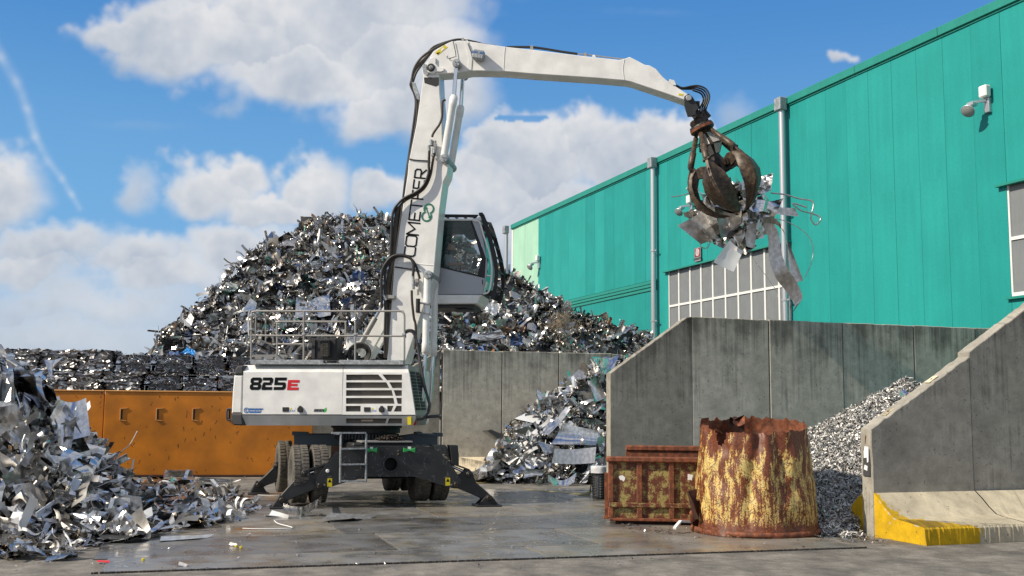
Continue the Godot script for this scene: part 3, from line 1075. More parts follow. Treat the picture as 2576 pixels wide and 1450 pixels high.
	b2.x = nw.fr() * Transform3D(Basis(Vector3(0, 0, 1), -0.03), Vector3(-0.018, 1.14, -0.12))
	b2.box(Vector3(), Vector3(0.012, 0.48, 0.16), Basis(), 0.003)
	put("board", b2, M.dark_corner, nt)
	b2 = B.new()
	b2.x = nw.fr() * Transform3D(Basis(Vector3(0, 0, 1), -0.03), Vector3(-0.026, 1.22, -0.12)) * Transform3D(Basis(Vector3.UP, -PI / 2), Vector3())
	b2.prism(PackedVector2Array([Vector2(-0.05, -0.05), Vector2(0.02, -0.04), Vector2(0.03, -0.12), Vector2(0.06, -0.1), Vector2(0.06, 0.12), Vector2(-0.03, 0.13), Vector2(-0.055, 0.05)]), 0, 0.003)
	b2.prism(PackedVector2Array([Vector2(-0.05, -0.22), Vector2(0.03, -0.24), Vector2(0.04, -0.17), Vector2(-0.03, -0.15)]), 0, 0.003)
	put("paper", b2, M.label_white, nt)
	b2 = B.new()
	b2.x = nw.fr()
	b2.tube([Vector3(-0.02, 1.38, -0.14), Vector3(-0.03, 1.5, -0.12), Vector3(0.02, 1.56, -0.13)], 0.006, 5)
	put("hook", b2, M.rust, nt)

func build_bins_and_bales() -> void:
	var op := Pl.new(P(520, HV, 27.0), 8.0)
	var bin := thing("steel_container", "long orange steel container with scratched side behind the handler", "container", op.o)
	var top := op.loc(520, 988).y
	for part in [[262, 787, 0.0], [120, 259, -0.05]]:
		var xa := op.loc(part[0], HV).x
		var xb := op.loc(part[1], HV).x
		var b := B.new()
		b.x = op.fr(part[2])
		b.span(Vector3(xa, 0.05, -0.08), Vector3(xb, top, 0.0), 0.012)
		put("side_plate", b, M.orange, bin)
		b = B.new()
		b.x = op.fr(part[2])
		b.span(Vector3(xa, top, -0.14), Vector3(xb, top + 0.035, 0.03), 0.01)
		put("top_lip", b, M.orange_pale, bin)
		b = B.new()
		b.x = op.fr(part[2])
		b.span(Vector3(xa, 0.0, -0.1), Vector3(xb, 0.055, 0.035), 0.01)
		put("bottom_rail", b, M.rust_dark, bin)
	var xr := op.loc(787, HV).x
	var b := B.new()
	b.x = op.fr()
	b.span(Vector3(xr - 0.08, 0.05, -2.3), Vector3(xr, top, -0.085))
	put("end_plate", b, M.orange, bin)
	for u in [305, 396, 487, 576, 668]:
		var at := op.loc(u, 1043)
		b = B.new()
		b.x = op.fr() * Transform3D(Basis(), Vector3(at.x, at.y, 0))
		b.span(Vector3(-0.04, -0.16, 0.0), Vector3(-0.015, 0.16, 0.04))
		b.bar(Vector3(-0.04, 0.15, 0.02), Vector3(0.16, 0.17, 0.006), 0.02, 0.04, Vector3(0, 0, 1))
		b.bar(Vector3(-0.04, -0.15, 0.02), Vector3(0.13, -0.17, 0.006), 0.02, 0.04, Vector3(0, 0, 1))
		var pk := put("pocket", b, M.orange_pale, bin)
		b = B.new()
		b.x = op.fr() * Transform3D(Basis(), Vector3(at.x, at.y, 0))
		b.span(Vector3(-0.012, -0.13, 0.001), Vector3(0.03, 0.13, 0.006))
		put("slot", b, M.black, pk)
	# bales of pressed scrap in two rows on top of what is hidden behind the container
	var kinds: Array = [bale_mesh(0, 1), bale_mesh(0, 2), bale_mesh(1, 3), bale_mesh(1, 4), bale_mesh(2, 5)]
	var bp := Pl.new(P(400, HV, 28.4), 9.0)
	var under := B.new()
	under.x = bp.fr()
	under.span(Vector3(bp.loc(-120, HV).x, 0, -0.45), Vector3(bp.loc(760, HV).x, 2.2, 0.42))
	tag(put("hidden_bales", under, M.heap_core), "lower bales of the stack behind the container", "", "", "stuff")
	for row in range(1, 3):
		var xx := bp.loc(-60, HV).x + row * 0.37
		var i := 0
		while xx < bp.loc(700, HV).x:
			var w := rng.randf_range(0.86, 1.15)
			var lft: bool = xx < bp.loc(275, HV).x
			var k := rng.randi_range(0, 1) if lft else rng.randi_range(2, 3) + (1 if rng.randf() < 0.2 else 0)
			var h := 0.54
			var y := 2.22 + (row - 1) * 0.55 + (0.08 if lft else 0.0) + rng.randf_range(-0.01, 0.03) * (row - 1)
			var label: String = ["crumpled sheet bale, lower row above the container", "crumpled sheet bale, upper row above the container"][row - 1]
			if not lft:
				label = ["folded strip bale, lower row above the container", "folded strip bale, upper row above the container"][row - 1]
			label += ", " + word(Eye.seen(bp.pt(xx + w / 2, y)).x, [30, 110, 190, 270, 350, 430, 510, 590], ["at the photo's left edge", "behind the left heap's top", "right of the left heap's top", "left of the strip bales", "first strip bale", "left of the container's middle", "above the container's middle", "near the counterweight", "partly behind the counterweight"])
			var t := thing("scrap_bale", label, "bale", bp.pt(xx + w / 2, y, rng.randf_range(-0.05, 0.05)), "bales stacked behind the container" + (", crumpled " if lft else ", folded ") + str(row))
			t.basis = Basis(bp.t, Vector3.UP, bp.n) * Basis(Vector3.UP, rng.randf_range(-0.03, 0.03) + (PI if rng.randf() < 0.5 else 0.0)) * Basis.from_scale(Vector3(w, h, 0.95))
			place("pressed_metal", kinds[k][0], M.alu_matt if k < 2 else M.alu, t)
			place("core", kinds[k][1], M.alu_matt, t)
			xx += w + 0.015
			i += 1

func bale_mesh(kind: int, sd: int) -> Array:   # a unit bale standing on y = 0
	rng.seed = 900 + sd
	var core := B.new()
	core.tint = Color(0.22, 0.22, 0.23)
	core.box(Vector3(0, 0.5, 0), Vector3(0.84, 0.86, 0.84))
	var b := B.new()
	if kind == 0:
		# crumpled sheets pressed flat against every side
		for f in 5:
			var fb := [Basis(), Basis(Vector3.UP, PI / 2), Basis(Vector3.UP, -PI / 2), Basis(Vector3.UP, PI), Basis(Vector3.RIGHT, -PI / 2)][f] as Basis
			for i in 70:
				var c := Vector3(rng.randf_range(-0.45, 0.45), rng.randf_range(-0.45, 0.45), 0.465 + rng.randf_range(-0.03, 0.035))
				var g := rng.randf_range(0.5, 1.0)
				b.tint = Color(g, g, g * rng.randf_range(0.98, 1.06))
				b.x = Transform3D(Basis(), Vector3(0, 0.5, 0)) * Transform3D(fb, Vector3()) * Transform3D(Basis.from_euler(Vector3(rng.randf_range(-0.4, 0.4), rng.randf_range(-0.4, 0.4), rng.randf() * TAU)), c)
				var w := rng.randf_range(0.1, 0.3)
				var h := rng.randf_range(0.06, 0.2)
				var dents: Array = []
				for q in 9:
					dents.append(rng.randf_range(-0.022, 0.022))
				b.grid(2, 2, func(s, t): return Vector3((s - 0.5) * w, (t - 0.5) * h, dents[int(s * 2) * 3 + int(t * 2)]), false)
	else:
		# strips folded over and over
		for f in 5:
			var fb := [Basis(), Basis(Vector3.UP, PI / 2), Basis(Vector3.UP, -PI / 2), Basis(Vector3.UP, PI), Basis(Vector3.RIGHT, -PI / 2)][f] as Basis
			for grp in 12:
				var c := Vector2(rng.randf_range(-0.4, 0.4), rng.randf_range(-0.4, 0.4))
				var turn := rng.randf() * TAU
				var arc := rng.randf_range(0.6, 3.0) if kind == 1 else rng.randf_range(0.2, 1.0)
				var r0 := rng.randf_range(0.03, 0.16)
				for i in 11:
					var rr := r0 + i * rng.randf_range(0.015, 0.019)
					var g := rng.randf_range(0.45, 1.0)
					b.tint = Color(g, g, g * 1.03)
					b.x = Transform3D(Basis(), Vector3(0, 0.5, 0)) * Transform3D(fb, Vector3())
					var pts: Array = []
					for q in 6:
						var a := turn + arc * (q / 5.0 - 0.5) + rng.randf_range(-0.06, 0.06)
						var p := c + Vector2(cos(a), sin(a)) * rr * Vector2(1.2, 1.0)
						pts.append(Vector3(clampf(p.x, -0.5, 0.5), clampf(p.y, -0.48, 0.48), 0.43 + rng.randf_range(0.0, 0.07)))
					for q in 5:
						b.quad(pts[q], pts[q + 1], pts[q + 1] + Vector3(0, 0, -0.09), pts[q] + Vector3(0, 0, -0.09))
						var up := Vector3(c.x - pts[q].x, c.y - pts[q].y, 0).normalized() * 0.013
						b.quad(pts[q], pts[q + 1], pts[q + 1] + up, pts[q] + up)
	if kind > 0:
		for f in 5:
			var fb := [Basis(), Basis(Vector3.UP, PI / 2), Basis(Vector3.UP, -PI / 2), Basis(Vector3.UP, PI), Basis(Vector3.RIGHT, -PI / 2)][f] as Basis
			for i in 40:
				var g := rng.randf_range(0.3, 0.9)
				b.tint = Color(g, g, g * 1.03)
				b.x = Transform3D(Basis(), Vector3(0, 0.5, 0)) * Transform3D(fb, Vector3()) * Transform3D(Basis.from_euler(Vector3(rng.randf_range(-0.5, 0.5), rng.randf_range(-0.5, 0.5), rng.randf() * TAU)), Vector3(rng.randf_range(-0.46, 0.46), rng.randf_range(-0.46, 0.46), 0.44 + rng.randf_range(-0.03, 0.03)))
				var w := rng.randf_range(0.1, 0.34)
				var h := rng.randf_range(0.015, 0.05)
				var k := rng.randf_range(-0.05, 0.05)
				b.grid(4, 1, func(s, t): return Vector3((s - 0.5) * w, (t - 0.5) * h + k * sin(s * 5.0), k * 0.5 * cos(s * 7.0)), false)
	rng.seed = 77 + sd
	return [b.mesh(), core.mesh()]
# ---- scrap
var protos := {}

func make_protos() -> void:
	rng.seed = 31
	for kind in ["sheet", "foil", "strip", "curl", "wire", "angle", "pipe", "offcut", "chip"]:
		protos[kind] = []
		for i in 4:
			var b := B.new()
			match kind:
				"sheet":
					var c: Array = []
					for q in 4:
						c.append(Vector3([-0.5, 0.5, 0.5, -0.5][q] + rng.randf_range(-0.16, 0.16), 0, [-0.3, -0.3, 0.3, 0.3][q] + rng.randf_range(-0.14, 0.14)))
					warp(b, c, rng.randf_range(0.08, 0.42), 0.014, 9, 6, i * 13.0, rng.randf_range(-0.5, 0.5))
				"foil":
					var c := [Vector3(-0.5, 0, -0.35), Vector3(0.45, 0.05, -0.4), Vector3(0.5, -0.05, 0.35), Vector3(-0.4, 0.1, 0.4)]
					warp(b, c, rng.randf_range(-0.2, 0.2), 0.13, 9, 7, i * 31.0 + 5.0, 0.0, false)
				"strip":
					var w := rng.randf_range(0.035, 0.075)
					var k := rng.randf_range(0.3, 2.2)
					var tw := rng.randf_range(-1.6, 1.6)
					b.grid(14, 1, func(s, t):
						var a: float = (s - 0.5) * k
						var side: Vector3 = Vector3(0, sin(s * tw), cos(s * tw)) * (t - 0.5) * w * 2.0
						return Vector3(sin(a) / k, (1.0 - cos(a)) / k + 0.05 * sin(s * 9.0 + i), 0.04 * sin(s * 5.0 + i * 2.0)) + side)
				"curl":
					var turns := rng.randf_range(0.7, 1.6)
					var w := rng.randf_range(0.12, 0.25)
					b.grid(20, 1, func(s, t):
						var a: float = s * turns * TAU
						return Vector3(cos(a), sin(a), 0) * (0.2 + 0.13 * s) + Vector3(0, 0, (t - 0.5) * w + s * 0.22))
				"wire":
					var pts: Array = []
					var p := Vector3(-0.5, 0, 0)
					var d := Vector3(1, 0, 0)
					for q in 12:
						pts.append(p)
						d = (d + Vector3(rng.randf_range(-0.35, 0.35), rng.randf_range(-0.3, 0.3), rng.randf_range(-0.4, 0.4))).normalized()
						p += d * 0.095
					b.tube(pts, 0.0075, 4, false)
				"angle":
					b.box(Vector3(-0.1, 0, 0), Vector3(0.8, 0.012, 0.09))
					b.box(Vector3(-0.1, 0.045, -0.04), Vector3(0.8, 0.09, 0.012))
					b.x = Transform3D(Basis(Vector3(0, 0, 1), rng.randf_range(0.2, 0.8)), Vector3(0.3, 0, 0))
					b.box(Vector3(0.15, 0, 0), Vector3(0.3, 0.012, 0.09))
					b.box(Vector3(0.15, 0.045, -0.04), Vector3(0.3, 0.09, 0.012))
				"pipe":
					var r := rng.randf_range(0.035, 0.08)
					b.tube([Vector3(-0.5, 0, 0), Vector3(-0.1, 0, 0), Vector3(0.2, rng.randf_range(0, 0.1), 0), Vector3(0.5, rng.randf_range(0, 0.25), 0)], [r, r, r * 0.8, r], 9, false)
				"offcut":
					var c := [Vector3(-0.5, 0, -0.1), Vector3(0.3, 0, -0.35), Vector3(0.55, 0, 0.0), Vector3(0.2, 0, 0.3)]
					for q in 4:
						c[q] += Vector3(rng.randf_range(-0.15, 0.15), rng.randf_range(-0.04, 0.04), rng.randf_range(-0.15, 0.15))
					warp(b, c, rng.randf_range(-0.1, 0.1), 0.008, 6, 5, i * 7.0, 0.2)
				"chip":
					for q in 3:
						b.x = Transform3D(Basis.from_euler(Vector3(rng.randf_range(-0.6, 0.6), rng.randf() * TAU, rng.randf_range(-0.6, 0.6))), Vector3(rng.randf_range(-0.6, 0.6), rng.randf_range(-0.1, 0.2), rng.randf_range(-0.6, 0.6)))
						var w := rng.randf_range(0.05, 0.16)
						b.quad(Vector3(-0.5, 0, -w), Vector3(0, 0.12, -w), Vector3(0, 0.12, w), Vector3(-0.5, 0, w))
						b.quad(Vector3(0, 0.12, -w), Vector3(0.5, 0, -w * 0.8), Vector3(0.5, 0, w * 0.8), Vector3(0, 0.12, w))
			(protos[kind] as Array).append(b.mesh())

func warp(b: B, c: Array, bulge: float, crumple: float, nu: int, nv: int, sd: float, twist := 0.0, smooth := true) -> B:
	# a sheet between four corners, bent about its length and dented
	var nrm: Vector3 = ((c[1] - c[0]) as Vector3).cross(c[3] - c[0]).normalized()
	var size: float = (c[1] - c[0]).length()
	return b.grid(nu, nv, func(s, t):
		var p: Vector3 = (c[0] as Vector3).lerp(c[1], s).lerp((c[3] as Vector3).lerp(c[2], s), t)
		var n := sn2.get_noise_3d(s * 3.2 * (1.0 if smooth else 2.6), t * 3.2 * (1.0 if smooth else 2.6), sd) * 2.2
		return p + nrm * (bulge * sin(PI * s) + twist * bulge * (t - 0.5) * (s - 0.5) * 4.0 + crumple * n * size), smooth)

func scatter(parent: Node3D, kind: String, spots: Array, m: Material) -> void:   # spots: [Transform3D, Color]
	var by := [[], [], [], []]
	for i in spots.size():
		by[i % 4].append(spots[i])
	for k in 4:
		if by[k].is_empty():
			continue
		var mm := MultiMesh.new()
		mm.transform_format = MultiMesh.TRANSFORM_3D
		mm.use_colors = true
		mm.mesh = protos[kind][k]
		mm.instance_count = by[k].size()
		for i in by[k].size():
			mm.set_instance_transform(i, by[k][i][0])
			mm.set_instance_color(i, by[k][i][1])
		var o := MultiMeshInstance3D.new()
		o.name = {"sheet": "bent_sheets", "foil": "crumpled_foil", "strip": "metal_strips", "curl": "curled_strips", "wire": "wires", "angle": "angle_profiles", "pipe": "pipes", "offcut": "sheet_offcuts", "chip": "metal_chips"}[kind]
		o.multimesh = mm
		o.material_override = m
		o.set_meta("kind", "stuff")
		parent.add_child(o, true)

func tilt(n: Vector3, spread: float) -> Basis:   # lies roughly in the surface with normal n
	var up := (n + Vector3(rng.randfn(), rng.randfn(), rng.randfn()) * spread).normalized()
	var s := up.cross(Vector3(sin(rng.randf() * TAU), 0.1, cos(rng.randf() * TAU)).normalized()).normalized()
	return Basis(s, up, s.cross(up)) * Basis(Vector3.UP, rng.randf() * TAU)

var clean := false   # fresh offcuts are brighter than mixed scrap
func metal_tint() -> Color:
	if clean:
		return Color.WHITE * rng.randf_range(0.72, 1.0)
	var g := pow(rng.randf(), 0.42)
	var c := Color(0.34, 0.33, 0.32).lerp(Color(1, 1, 1), g)
	if rng.randf() < 0.16:
		c *= Color(0.62, 0.55, 0.47)
	return c

func paint_tint() -> Color:
	if clean:
		return [Color(0.62, 0.63, 0.65), Color(0.72, 0.72, 0.72), Color(0.50, 0.54, 0.60)][rng.randi_range(0, 2)]  # pale lacquer tones stand in for sky reflections, brightening these heaps
	return [Color(0.6, 0.6, 0.58), Color(0.7, 0.68, 0.6), Color(0.35, 0.36, 0.37), Color(0.05, 0.05, 0.05), Color(0.12, 0.35, 0.30), Color(0.10, 0.16, 0.35), Color(0.22, 0.11, 0.06), Color(0.45, 0.46, 0.48)][rng.randi_range(0, 7)]

func heap(o: Node3D, f: Callable, area: Array, step: float, count: int, size: Array, mix: Dictionary, ok: Callable, spread := 0.55, odd := 0.10) -> void:
	# f(x, d) is the height of the surface; area [x0, x1, d0, d1]
	var b := B.new()
	var nu := int((area[1] - area[0]) / step)
	var nv := int((area[3] - area[2]) / step)
	b.grid(nu, nv, func(s, t):
		var x: float = lerpf(area[0], area[1], s)
		var d: float = lerpf(area[2], area[3], t)
		return Vector3(x, f.call(x, d) - 0.06, -d), false)
	b.x = Transform3D()
	var core := put("heap_body", b, M.heap_core, o)
	core.set_meta("kind", "stuff")
	var total := 0.0
	for k in mix:
		total += mix[k]
	var inv := o.global_transform.affine_inverse()
	for k in mix:
		var shiny: Array = []
		var dull: Array = []
		var painted: Array = []
		var want := int(count * mix[k] / total)
		var guard := 0
		while want > 0 and guard < count * 12:
			guard += 1
			var x := rng.randf_range(area[0], area[1])
			var d := rng.randf_range(area[2], area[3])
			var y: float = f.call(x, d)
			if not ok.call(x, y, d):
				continue
			var n := Vector3(f.call(x - 0.25, d) - f.call(x + 0.25, d), 0.5, f.call(x, d + 0.25) - f.call(x, d - 0.25)).normalized()
			var sc: float = lerpf(size[0], size[1], pow(rng.randf(), 3.1))
			if k in ["strip", "wire", "angle", "pipe"]:
				sc *= 1.3
			var tr := inv * Transform3D(tilt(n, spread) * Basis.from_scale(Vector3.ONE * sc), Vector3(x, y + rng.randf_range(-0.06, 0.16) * minf(sc, 0.8), -d))
			var q := rng.randf()
			if q < 0.55:
				shiny.append([tr, metal_tint()])
			elif q < 1.0 - odd or k == "wire":
				dull.append([tr, metal_tint()])
			else:
				painted.append([tr, paint_tint()])
			want -= 1
		scatter(o, k, shiny, M.foil if k == "foil" else M.alu)
		scatter(o, k, dull, M.alu_matt)
		scatter(o, k, painted, M.painted_scrap)

func word(x: float, cuts: Array, words: Array) -> String:
	var i := 0
	while i < cuts.size() and x > cuts[i]:
		i += 1
	return words[i]

func single(called: String, kind: String, k: int, at: Transform3D, m: Material, label: String, cat: String, group := "") -> MeshInstance3D:
	var o := place(called, protos[kind][k], m, self, at)
	tag(o, label, cat, group)
	return o

func patch(called: String, c: Array, bulge: float, crumple: float, m: Material, label: String, cat: String, parent: Node3D = null, nu := 10, nv := 8, twist := 0.0, smooth := true, tint := Color.WHITE) -> MeshInstance3D:
	# a single sheet; corners are given as [u, v, distance]
	var w: Array = c.map(func(q): return P(q[0], q[1], q[2]))
	var at: Vector3 = (w[0] + w[1] + w[2] + w[3]) / 4.0
	var b := B.new()
	b.tint = tint
	warp(b, w, bulge, crumple, nu, nv, c[0][0] * 0.37, twist, smooth)
	var o := place(called, b.mesh(Transform3D(Basis(), -at)), m, self if parent == null else parent, Transform3D(Basis(), at if parent == null else at - parent.global_position))
	if parent == null:
		tag(o, label, cat)
	return o

func build_heaps() -> void:
	make_protos()
	# the big heap behind the walls
	rng.seed = 501
	var outline := [340, 900, 375, 885, 400, 838, 470, 778, 540, 718, 562, 700, 600, 648, 660, 608, 700, 600, 765, 562, 800, 548, 850, 538, 900, 550, 985, 542, 1080, 552, 1180, 610, 1245, 674, 1300, 692, 1335, 712, 1370, 742, 1420, 768, 1470, 792, 1530, 810, 1600, 827, 1640, 845, 1665, 900]
	var base := func(x: float) -> float: return clampf(32.9 + 0.306 * (x + 1.1), 31.8, 36.0)
	var prof := PackedVector2Array()
	for i in range(0, outline.size(), 2):
		var r := Eye.ray(outline[i], outline[i + 1])
		var d := 34.0
		for it in 6:
			d = (EYE - 2.8 + 0.95 * (base.call(r.x * d) as float)) / (0.95 - r.y)
		prof.append(Vector2(r.x * d, EYE + r.y * d))
	var pf := func(x: float) -> float:
		if x <= prof[0].x or x >= prof[-1].x:
			return 0.0
		for i in prof.size() - 1:
			if x < prof[i + 1].x:
				return remap(x, prof[i].x, prof[i + 1].x, prof[i].y, prof[i + 1].y)
		return 0.0
	var s1 := func(x: float, d: float) -> float:
		var top: float = pf.call(x)
		var fr: float = 2.8 + (d - (base.call(x) as float)) * 0.95
		var y := minf(fr, top - 0.12) - maxf(0.0, d - 41.5) * 0.9
		return maxf(0.0, y + 0.30 * sn2.get_noise_2d(x * 3.0, d * 3.0) + 0.2 * sn.get_noise_2d(x * 9.0, d * 9.0) - 0.1)
	var h1 := thing("scrap_heap", "huge heap of mixed shiny metal scrap behind the walls", "scrap heap", Vector3(-2, 0, -34), "", "stuff")
	heap(h1, s1, [-14.5, 7.5, 31.4, 45.5], 0.35, 20000, [0.09, 0.78], {"sheet": 15, "foil": 20, "strip": 30, "curl": 9, "wire": 17, "angle": 3, "pipe": 3, "offcut": 13}, func(x, y, d): return y > 2.3 and d < 42.3)
	# distinct pieces on it
	patch("crumpled_sheet", [[745, 750, 31.6], [828, 742, 31.9], [832, 792, 31.2], [742, 795, 31.1]], 0.1, 0.05, M.alu, "large creased silver sheet on the big heap above the handrail", "sheet metal", null, 14, 10)
	patch("plastic_sheet", [[655, 622, 34.4], [692, 628, 34.5], [690, 656, 34.1], [668, 660, 34.0]], 0.1, 0.03, M.label_white, "translucent pale sheet near the top left of the big heap", "sheet")
	patch("crumpled_sheet", [[1212, 775, 31.4], [1243, 745, 31.8], [1263, 765, 31.5], [1240, 795, 31.0]], 0.12, 0.08, M.foil, "bright crumpled foil sheet on the heap below the cab's front", "sheet metal", null, 12, 10, 0.0, false)
	patch("plastic_tarpaulin", [[452, 886, 29.6], [470, 874, 29.9], [492, 884, 29.8], [486, 893, 29.5]], 0.06, 0.1, M.blue_sheet, "crumpled bright blue plastic sheet at the foot of the big heap", "tarpaulin", null, 10, 8, 0.0, false)
	patch("sheet_metal_box", [[678, 597, 35.0], [690, 588, 35.2], [702, 596, 35.2], [684, 612, 34.8]], 0.0, 0.0, M.alu_matt, "grey box shaped offcut standing on the big heap's left shoulder", "sheet metal")
	patch("large_sheet", [[1190, 838, 31.0], [1258, 828, 31.2], [1272, 848, 30.7], [1185, 852, 30.6]], 0.08, 0.02, M.alu, "large flat pale sheet lying on the heap just above the concrete wall", "sheet metal")
	patch("pale_canister", [[455, 798, 31.0], [478, 785, 31.2], [488, 800, 31.0], [468, 820, 30.8]], 0.2, 0.08, M.label_white, "cream coloured crushed canister on the left slope of the big heap", "canister")
	var wool := B.new()
	rng.seed = 66
	for i in 420:
		var c := P(1415, 815, 32.0) + Vector3(rng.randfn() * 0.28, rng.randfn() * 0.2, rng.randfn() * 0.2)
		wool.tint = Color(0.35, 0.28, 0.2) * rng.randf_range(0.4, 1.0)
		wool.bar(c, c + Vector3(rng.randfn(), rng.randfn(), rng.randfn()) * 0.11, 0.008, 0.008)
	var wo := put("wire_wool", wool, M.painted_scrap)
	tag(wo, "brown tangle of steel wool on the right slope of the big heap", "steel wool")
	var bar := B.new()
	bar.bar(P(372, 832, 30.5), P(408, 836, 30.9), 0.07, 0.05)
	bar.bar(P(408, 836, 30.9), P(442, 829, 31.5), 0.09, 0.06)
	tag(put("scrap_beam", bar, M.rust_dark), "dark bent bar sticking out of the big heap's left end", "bar")
	# heap of bright sheets at the left
	clean = true
	rng.seed = 502
	var s2 := func(x: float, d: float) -> float:
		var q := x + 0.36 * (d - 20.0) + 10.4
		var dx := absf(q / 3.15 if q > 0.0 else q / 6.0)
		var dd := absf((20.0 - d) / (4.6 if d < 20.0 else 5.5))
		var h := 2.4 * maxf(0.0, 1.0 - pow(dx, 1.7)) * pow(maxf(0.0, 1.0 - pow(dd, 2.6)), 0.8)
		return maxf(0.0, h + 0.3 * sn2.get_noise_2d(x * 4.0, d * 4.0) * minf(1.0, h)) + 0.2 * exp(-2.5 * maxf(0.0, maxf(dx, dd) - 0.95))
	var h2 := thing("scrap_heap", "heap of bright aluminium sheets and strips at the left edge", "scrap heap", Vector3(-9, 0, -18), "", "stuff")
	heap(h2, s2, [-14.0, -5.2, 14.8, 25.5], 0.25, 4200, [0.14, 0.85], {"sheet": 24, "foil": 8, "strip": 40, "curl": 6, "wire": 12, "angle": 4, "offcut": 20}, func(x, y, d): return y > 0.15 and d < 24.0 and Eye.seen(Vector3(x, y, -d)).x > -150, 0.5, 0.14)
	rng.seed = 503
	var n := 0
	while n < 120:
		var x := rng.randf_range(-11.5, -5.6)
		var d := rng.randf_range(15.4, 21.5)
		var y: float = s2.call(x, d)
		if y < 0.2 or Eye.seen(Vector3(x, y, -d)).x < -60:
			continue
		var nr := Vector3(s2.call(x - 0.3, d) - s2.call(x + 0.3, d), 0.6, s2.call(x, d + 0.3) - s2.call(x, d - 0.3)).normalized()
		var sc := rng.randf_range(0.6, 1.45)
		var kind: String = ["sheet", "sheet", "sheet", "offcut", "strip"][n % 5]
		var label: String = word(sc, [0.85, 1.15], ["smaller", "large", "very large"]) + " " + {"sheet": "curved shiny sheet", "offcut": "pointed shiny offcut", "strip": "shiny strip"}[kind] + word(y, [0.6, 1.3], [" low on the", " halfway up the", " high on the"]) + " left heap, " + word(Eye.seen(Vector3(x, y, -d)).x, [70, 150, 230], ["at the photo's edge", "in its left part", "in its middle", "on its right flank"]) + word(d, [18.0], [", front", ", rear"])
		single({"sheet": "aluminium_sheet", "offcut": "sheet_offcut", "strip": "metal_strip"}[kind], kind, rng.randi_range(0, 3), Transform3D(tilt(nr, 0.22) * Basis.from_scale(Vector3.ONE * sc), Vector3(x, y + 0.08 + rng.randf_range(0.0, 0.08), -d)), M.alu, label, "scrap metal", {"sheet": "sheets in the left heap", "offcut": "offcuts in the left heap", "strip": "strips in the left heap"}[kind])
		n += 1
	# long sheets and strips that slid down its face, one over the other
	for k in 46:
		var x0 := rng.randf_range(-9.9, -8.3)
		var d0 := rng.randf_range(18.2, 20.0)
		var len := rng.randf_range(1.0, 2.0)
		var dirx := rng.randf_range(0.2, 0.9)
		var wd: float = rng.randf_range(0.05, 0.12) if k % 2 else rng.randf_range(0.18, 0.42)
		var pts: Array = []
		for q in 9:
			var t := q / 8.0
			var x := x0 + dirx * len * t + 0.25 * t * t
			var d := d0 - len * t * 0.9
			pts.append(Vector3(x, (s2.call(x, d) as float) + 0.16 + 0.16 * sin(PI * t) + rng.randf_range(-0.03, 0.03) + 0.006 * k, -d))
		pts = smooth_path(pts, 3)
		var q2 := B.new()
		q2.grp = 3
		q2.tint = Color.WHITE * rng.randf_range(0.55, 1.0)
		var across := Vector3(rng.randf_range(0.5, 0.9), rng.randf_range(-0.4, 0.2), rng.randf_range(0.2, 0.7)).normalized()
		for q in pts.size() - 1:
			var a: Vector3 = across * wd * (1.0 - 0.5 * absf(q / float(pts.size()) - 0.4))
			var c: Vector3 = across * wd * (1.0 - 0.5 * absf((q + 1) / float(pts.size()) - 0.4))
			q2.quad(pts[q] - a, pts[q] + a, pts[q + 1] + c, pts[q + 1] - c)
		tag(put("metal_strip" if k % 2 else "aluminium_sheet", q2, M.alu), ("long narrow strip" if k % 2 else "long wide sheet") + " sliding down the left heap" + word(x0, [-9.2, -8.7, -8.2], [", leftmost part", ", left part", ", middle part", ", right part"]) + word(len, [1.6, 2.1], [", short", ", long", ", very long"]), "scrap metal", "long sheets on the left heap")
	# sheets that stand out in it
	patch("aluminium_sheet", [[168, 975, 16.8], [240, 972, 17.1], [252, 1065, 16.5], [100, 1080, 16.1]].map(func(q): return [q[0] * 0.9, q[1] + 30, q[2]]), 0.1, 0.01, M.alu, "large scratched four sided sheet on the front of the left heap", "sheet metal")
	patch("aluminium_sheet", [[8, 905, 17.1], [60, 920, 17.0], [150, 1075, 16.5], [95, 1100, 16.2]], 0.25, 0.01, M.alu, "long dark blue reflecting sheet curving down the left heap", "sheet metal")
	patch("aluminium_sheet", [[0, 935, 17.0], [45, 930, 16.9], [120, 1090, 16.3], [60, 1095, 16.2]], 0.3, 0.01, M.alu, "curved sheet behind the dark blue one on the left heap", "sheet metal")
	patch("sheet_offcut", [[110, 905, 17.8], [160, 898, 17.8], [130, 925, 17.5], [128, 950, 17.4]], 0.04, 0.01, M.alu, "bright boomerang shaped offcut at the top of the left heap", "sheet metal")
	patch("sheet_offcut", [[162, 1062, 16.7], [192, 1022, 16.8], [182, 1070, 16.6], [170, 1078, 16.6]], 0.02, 0.01, M.label_white, "white pointed offcut on the front of the left heap", "sheet metal")
	patch("aluminium_sheet", [[195, 1025, 17.5], [225, 1008, 17.5], [228, 1024, 17.4], [200, 1046, 17.4]], 0.03, 0.02, M.label_white, "pale oblong sheet on the right flank of the left heap", "sheet metal")
	patch("metal_strip", [[150, 1055, 16.1], [185, 1060, 16.2], [178, 1165, 15.9], [140, 1170, 15.8]], 0.15, 0.01, M.alu, "tall twisted bronze tinted sheet at the foot of the left heap", "sheet metal", null, 12, 6, 1.2)
	# heap of mirror bright sheets in the middle bay
	rng.seed = 504
	var p3 := [[-0.9, 0.0], [-0.55, 0.25], [0.0, 0.95], [0.35, 1.5], [0.95, 2.0], [1.7, 2.45], [2.46, 3.1], [3.4, 3.3], [5.0, 3.0], [6.5, 0.0]]
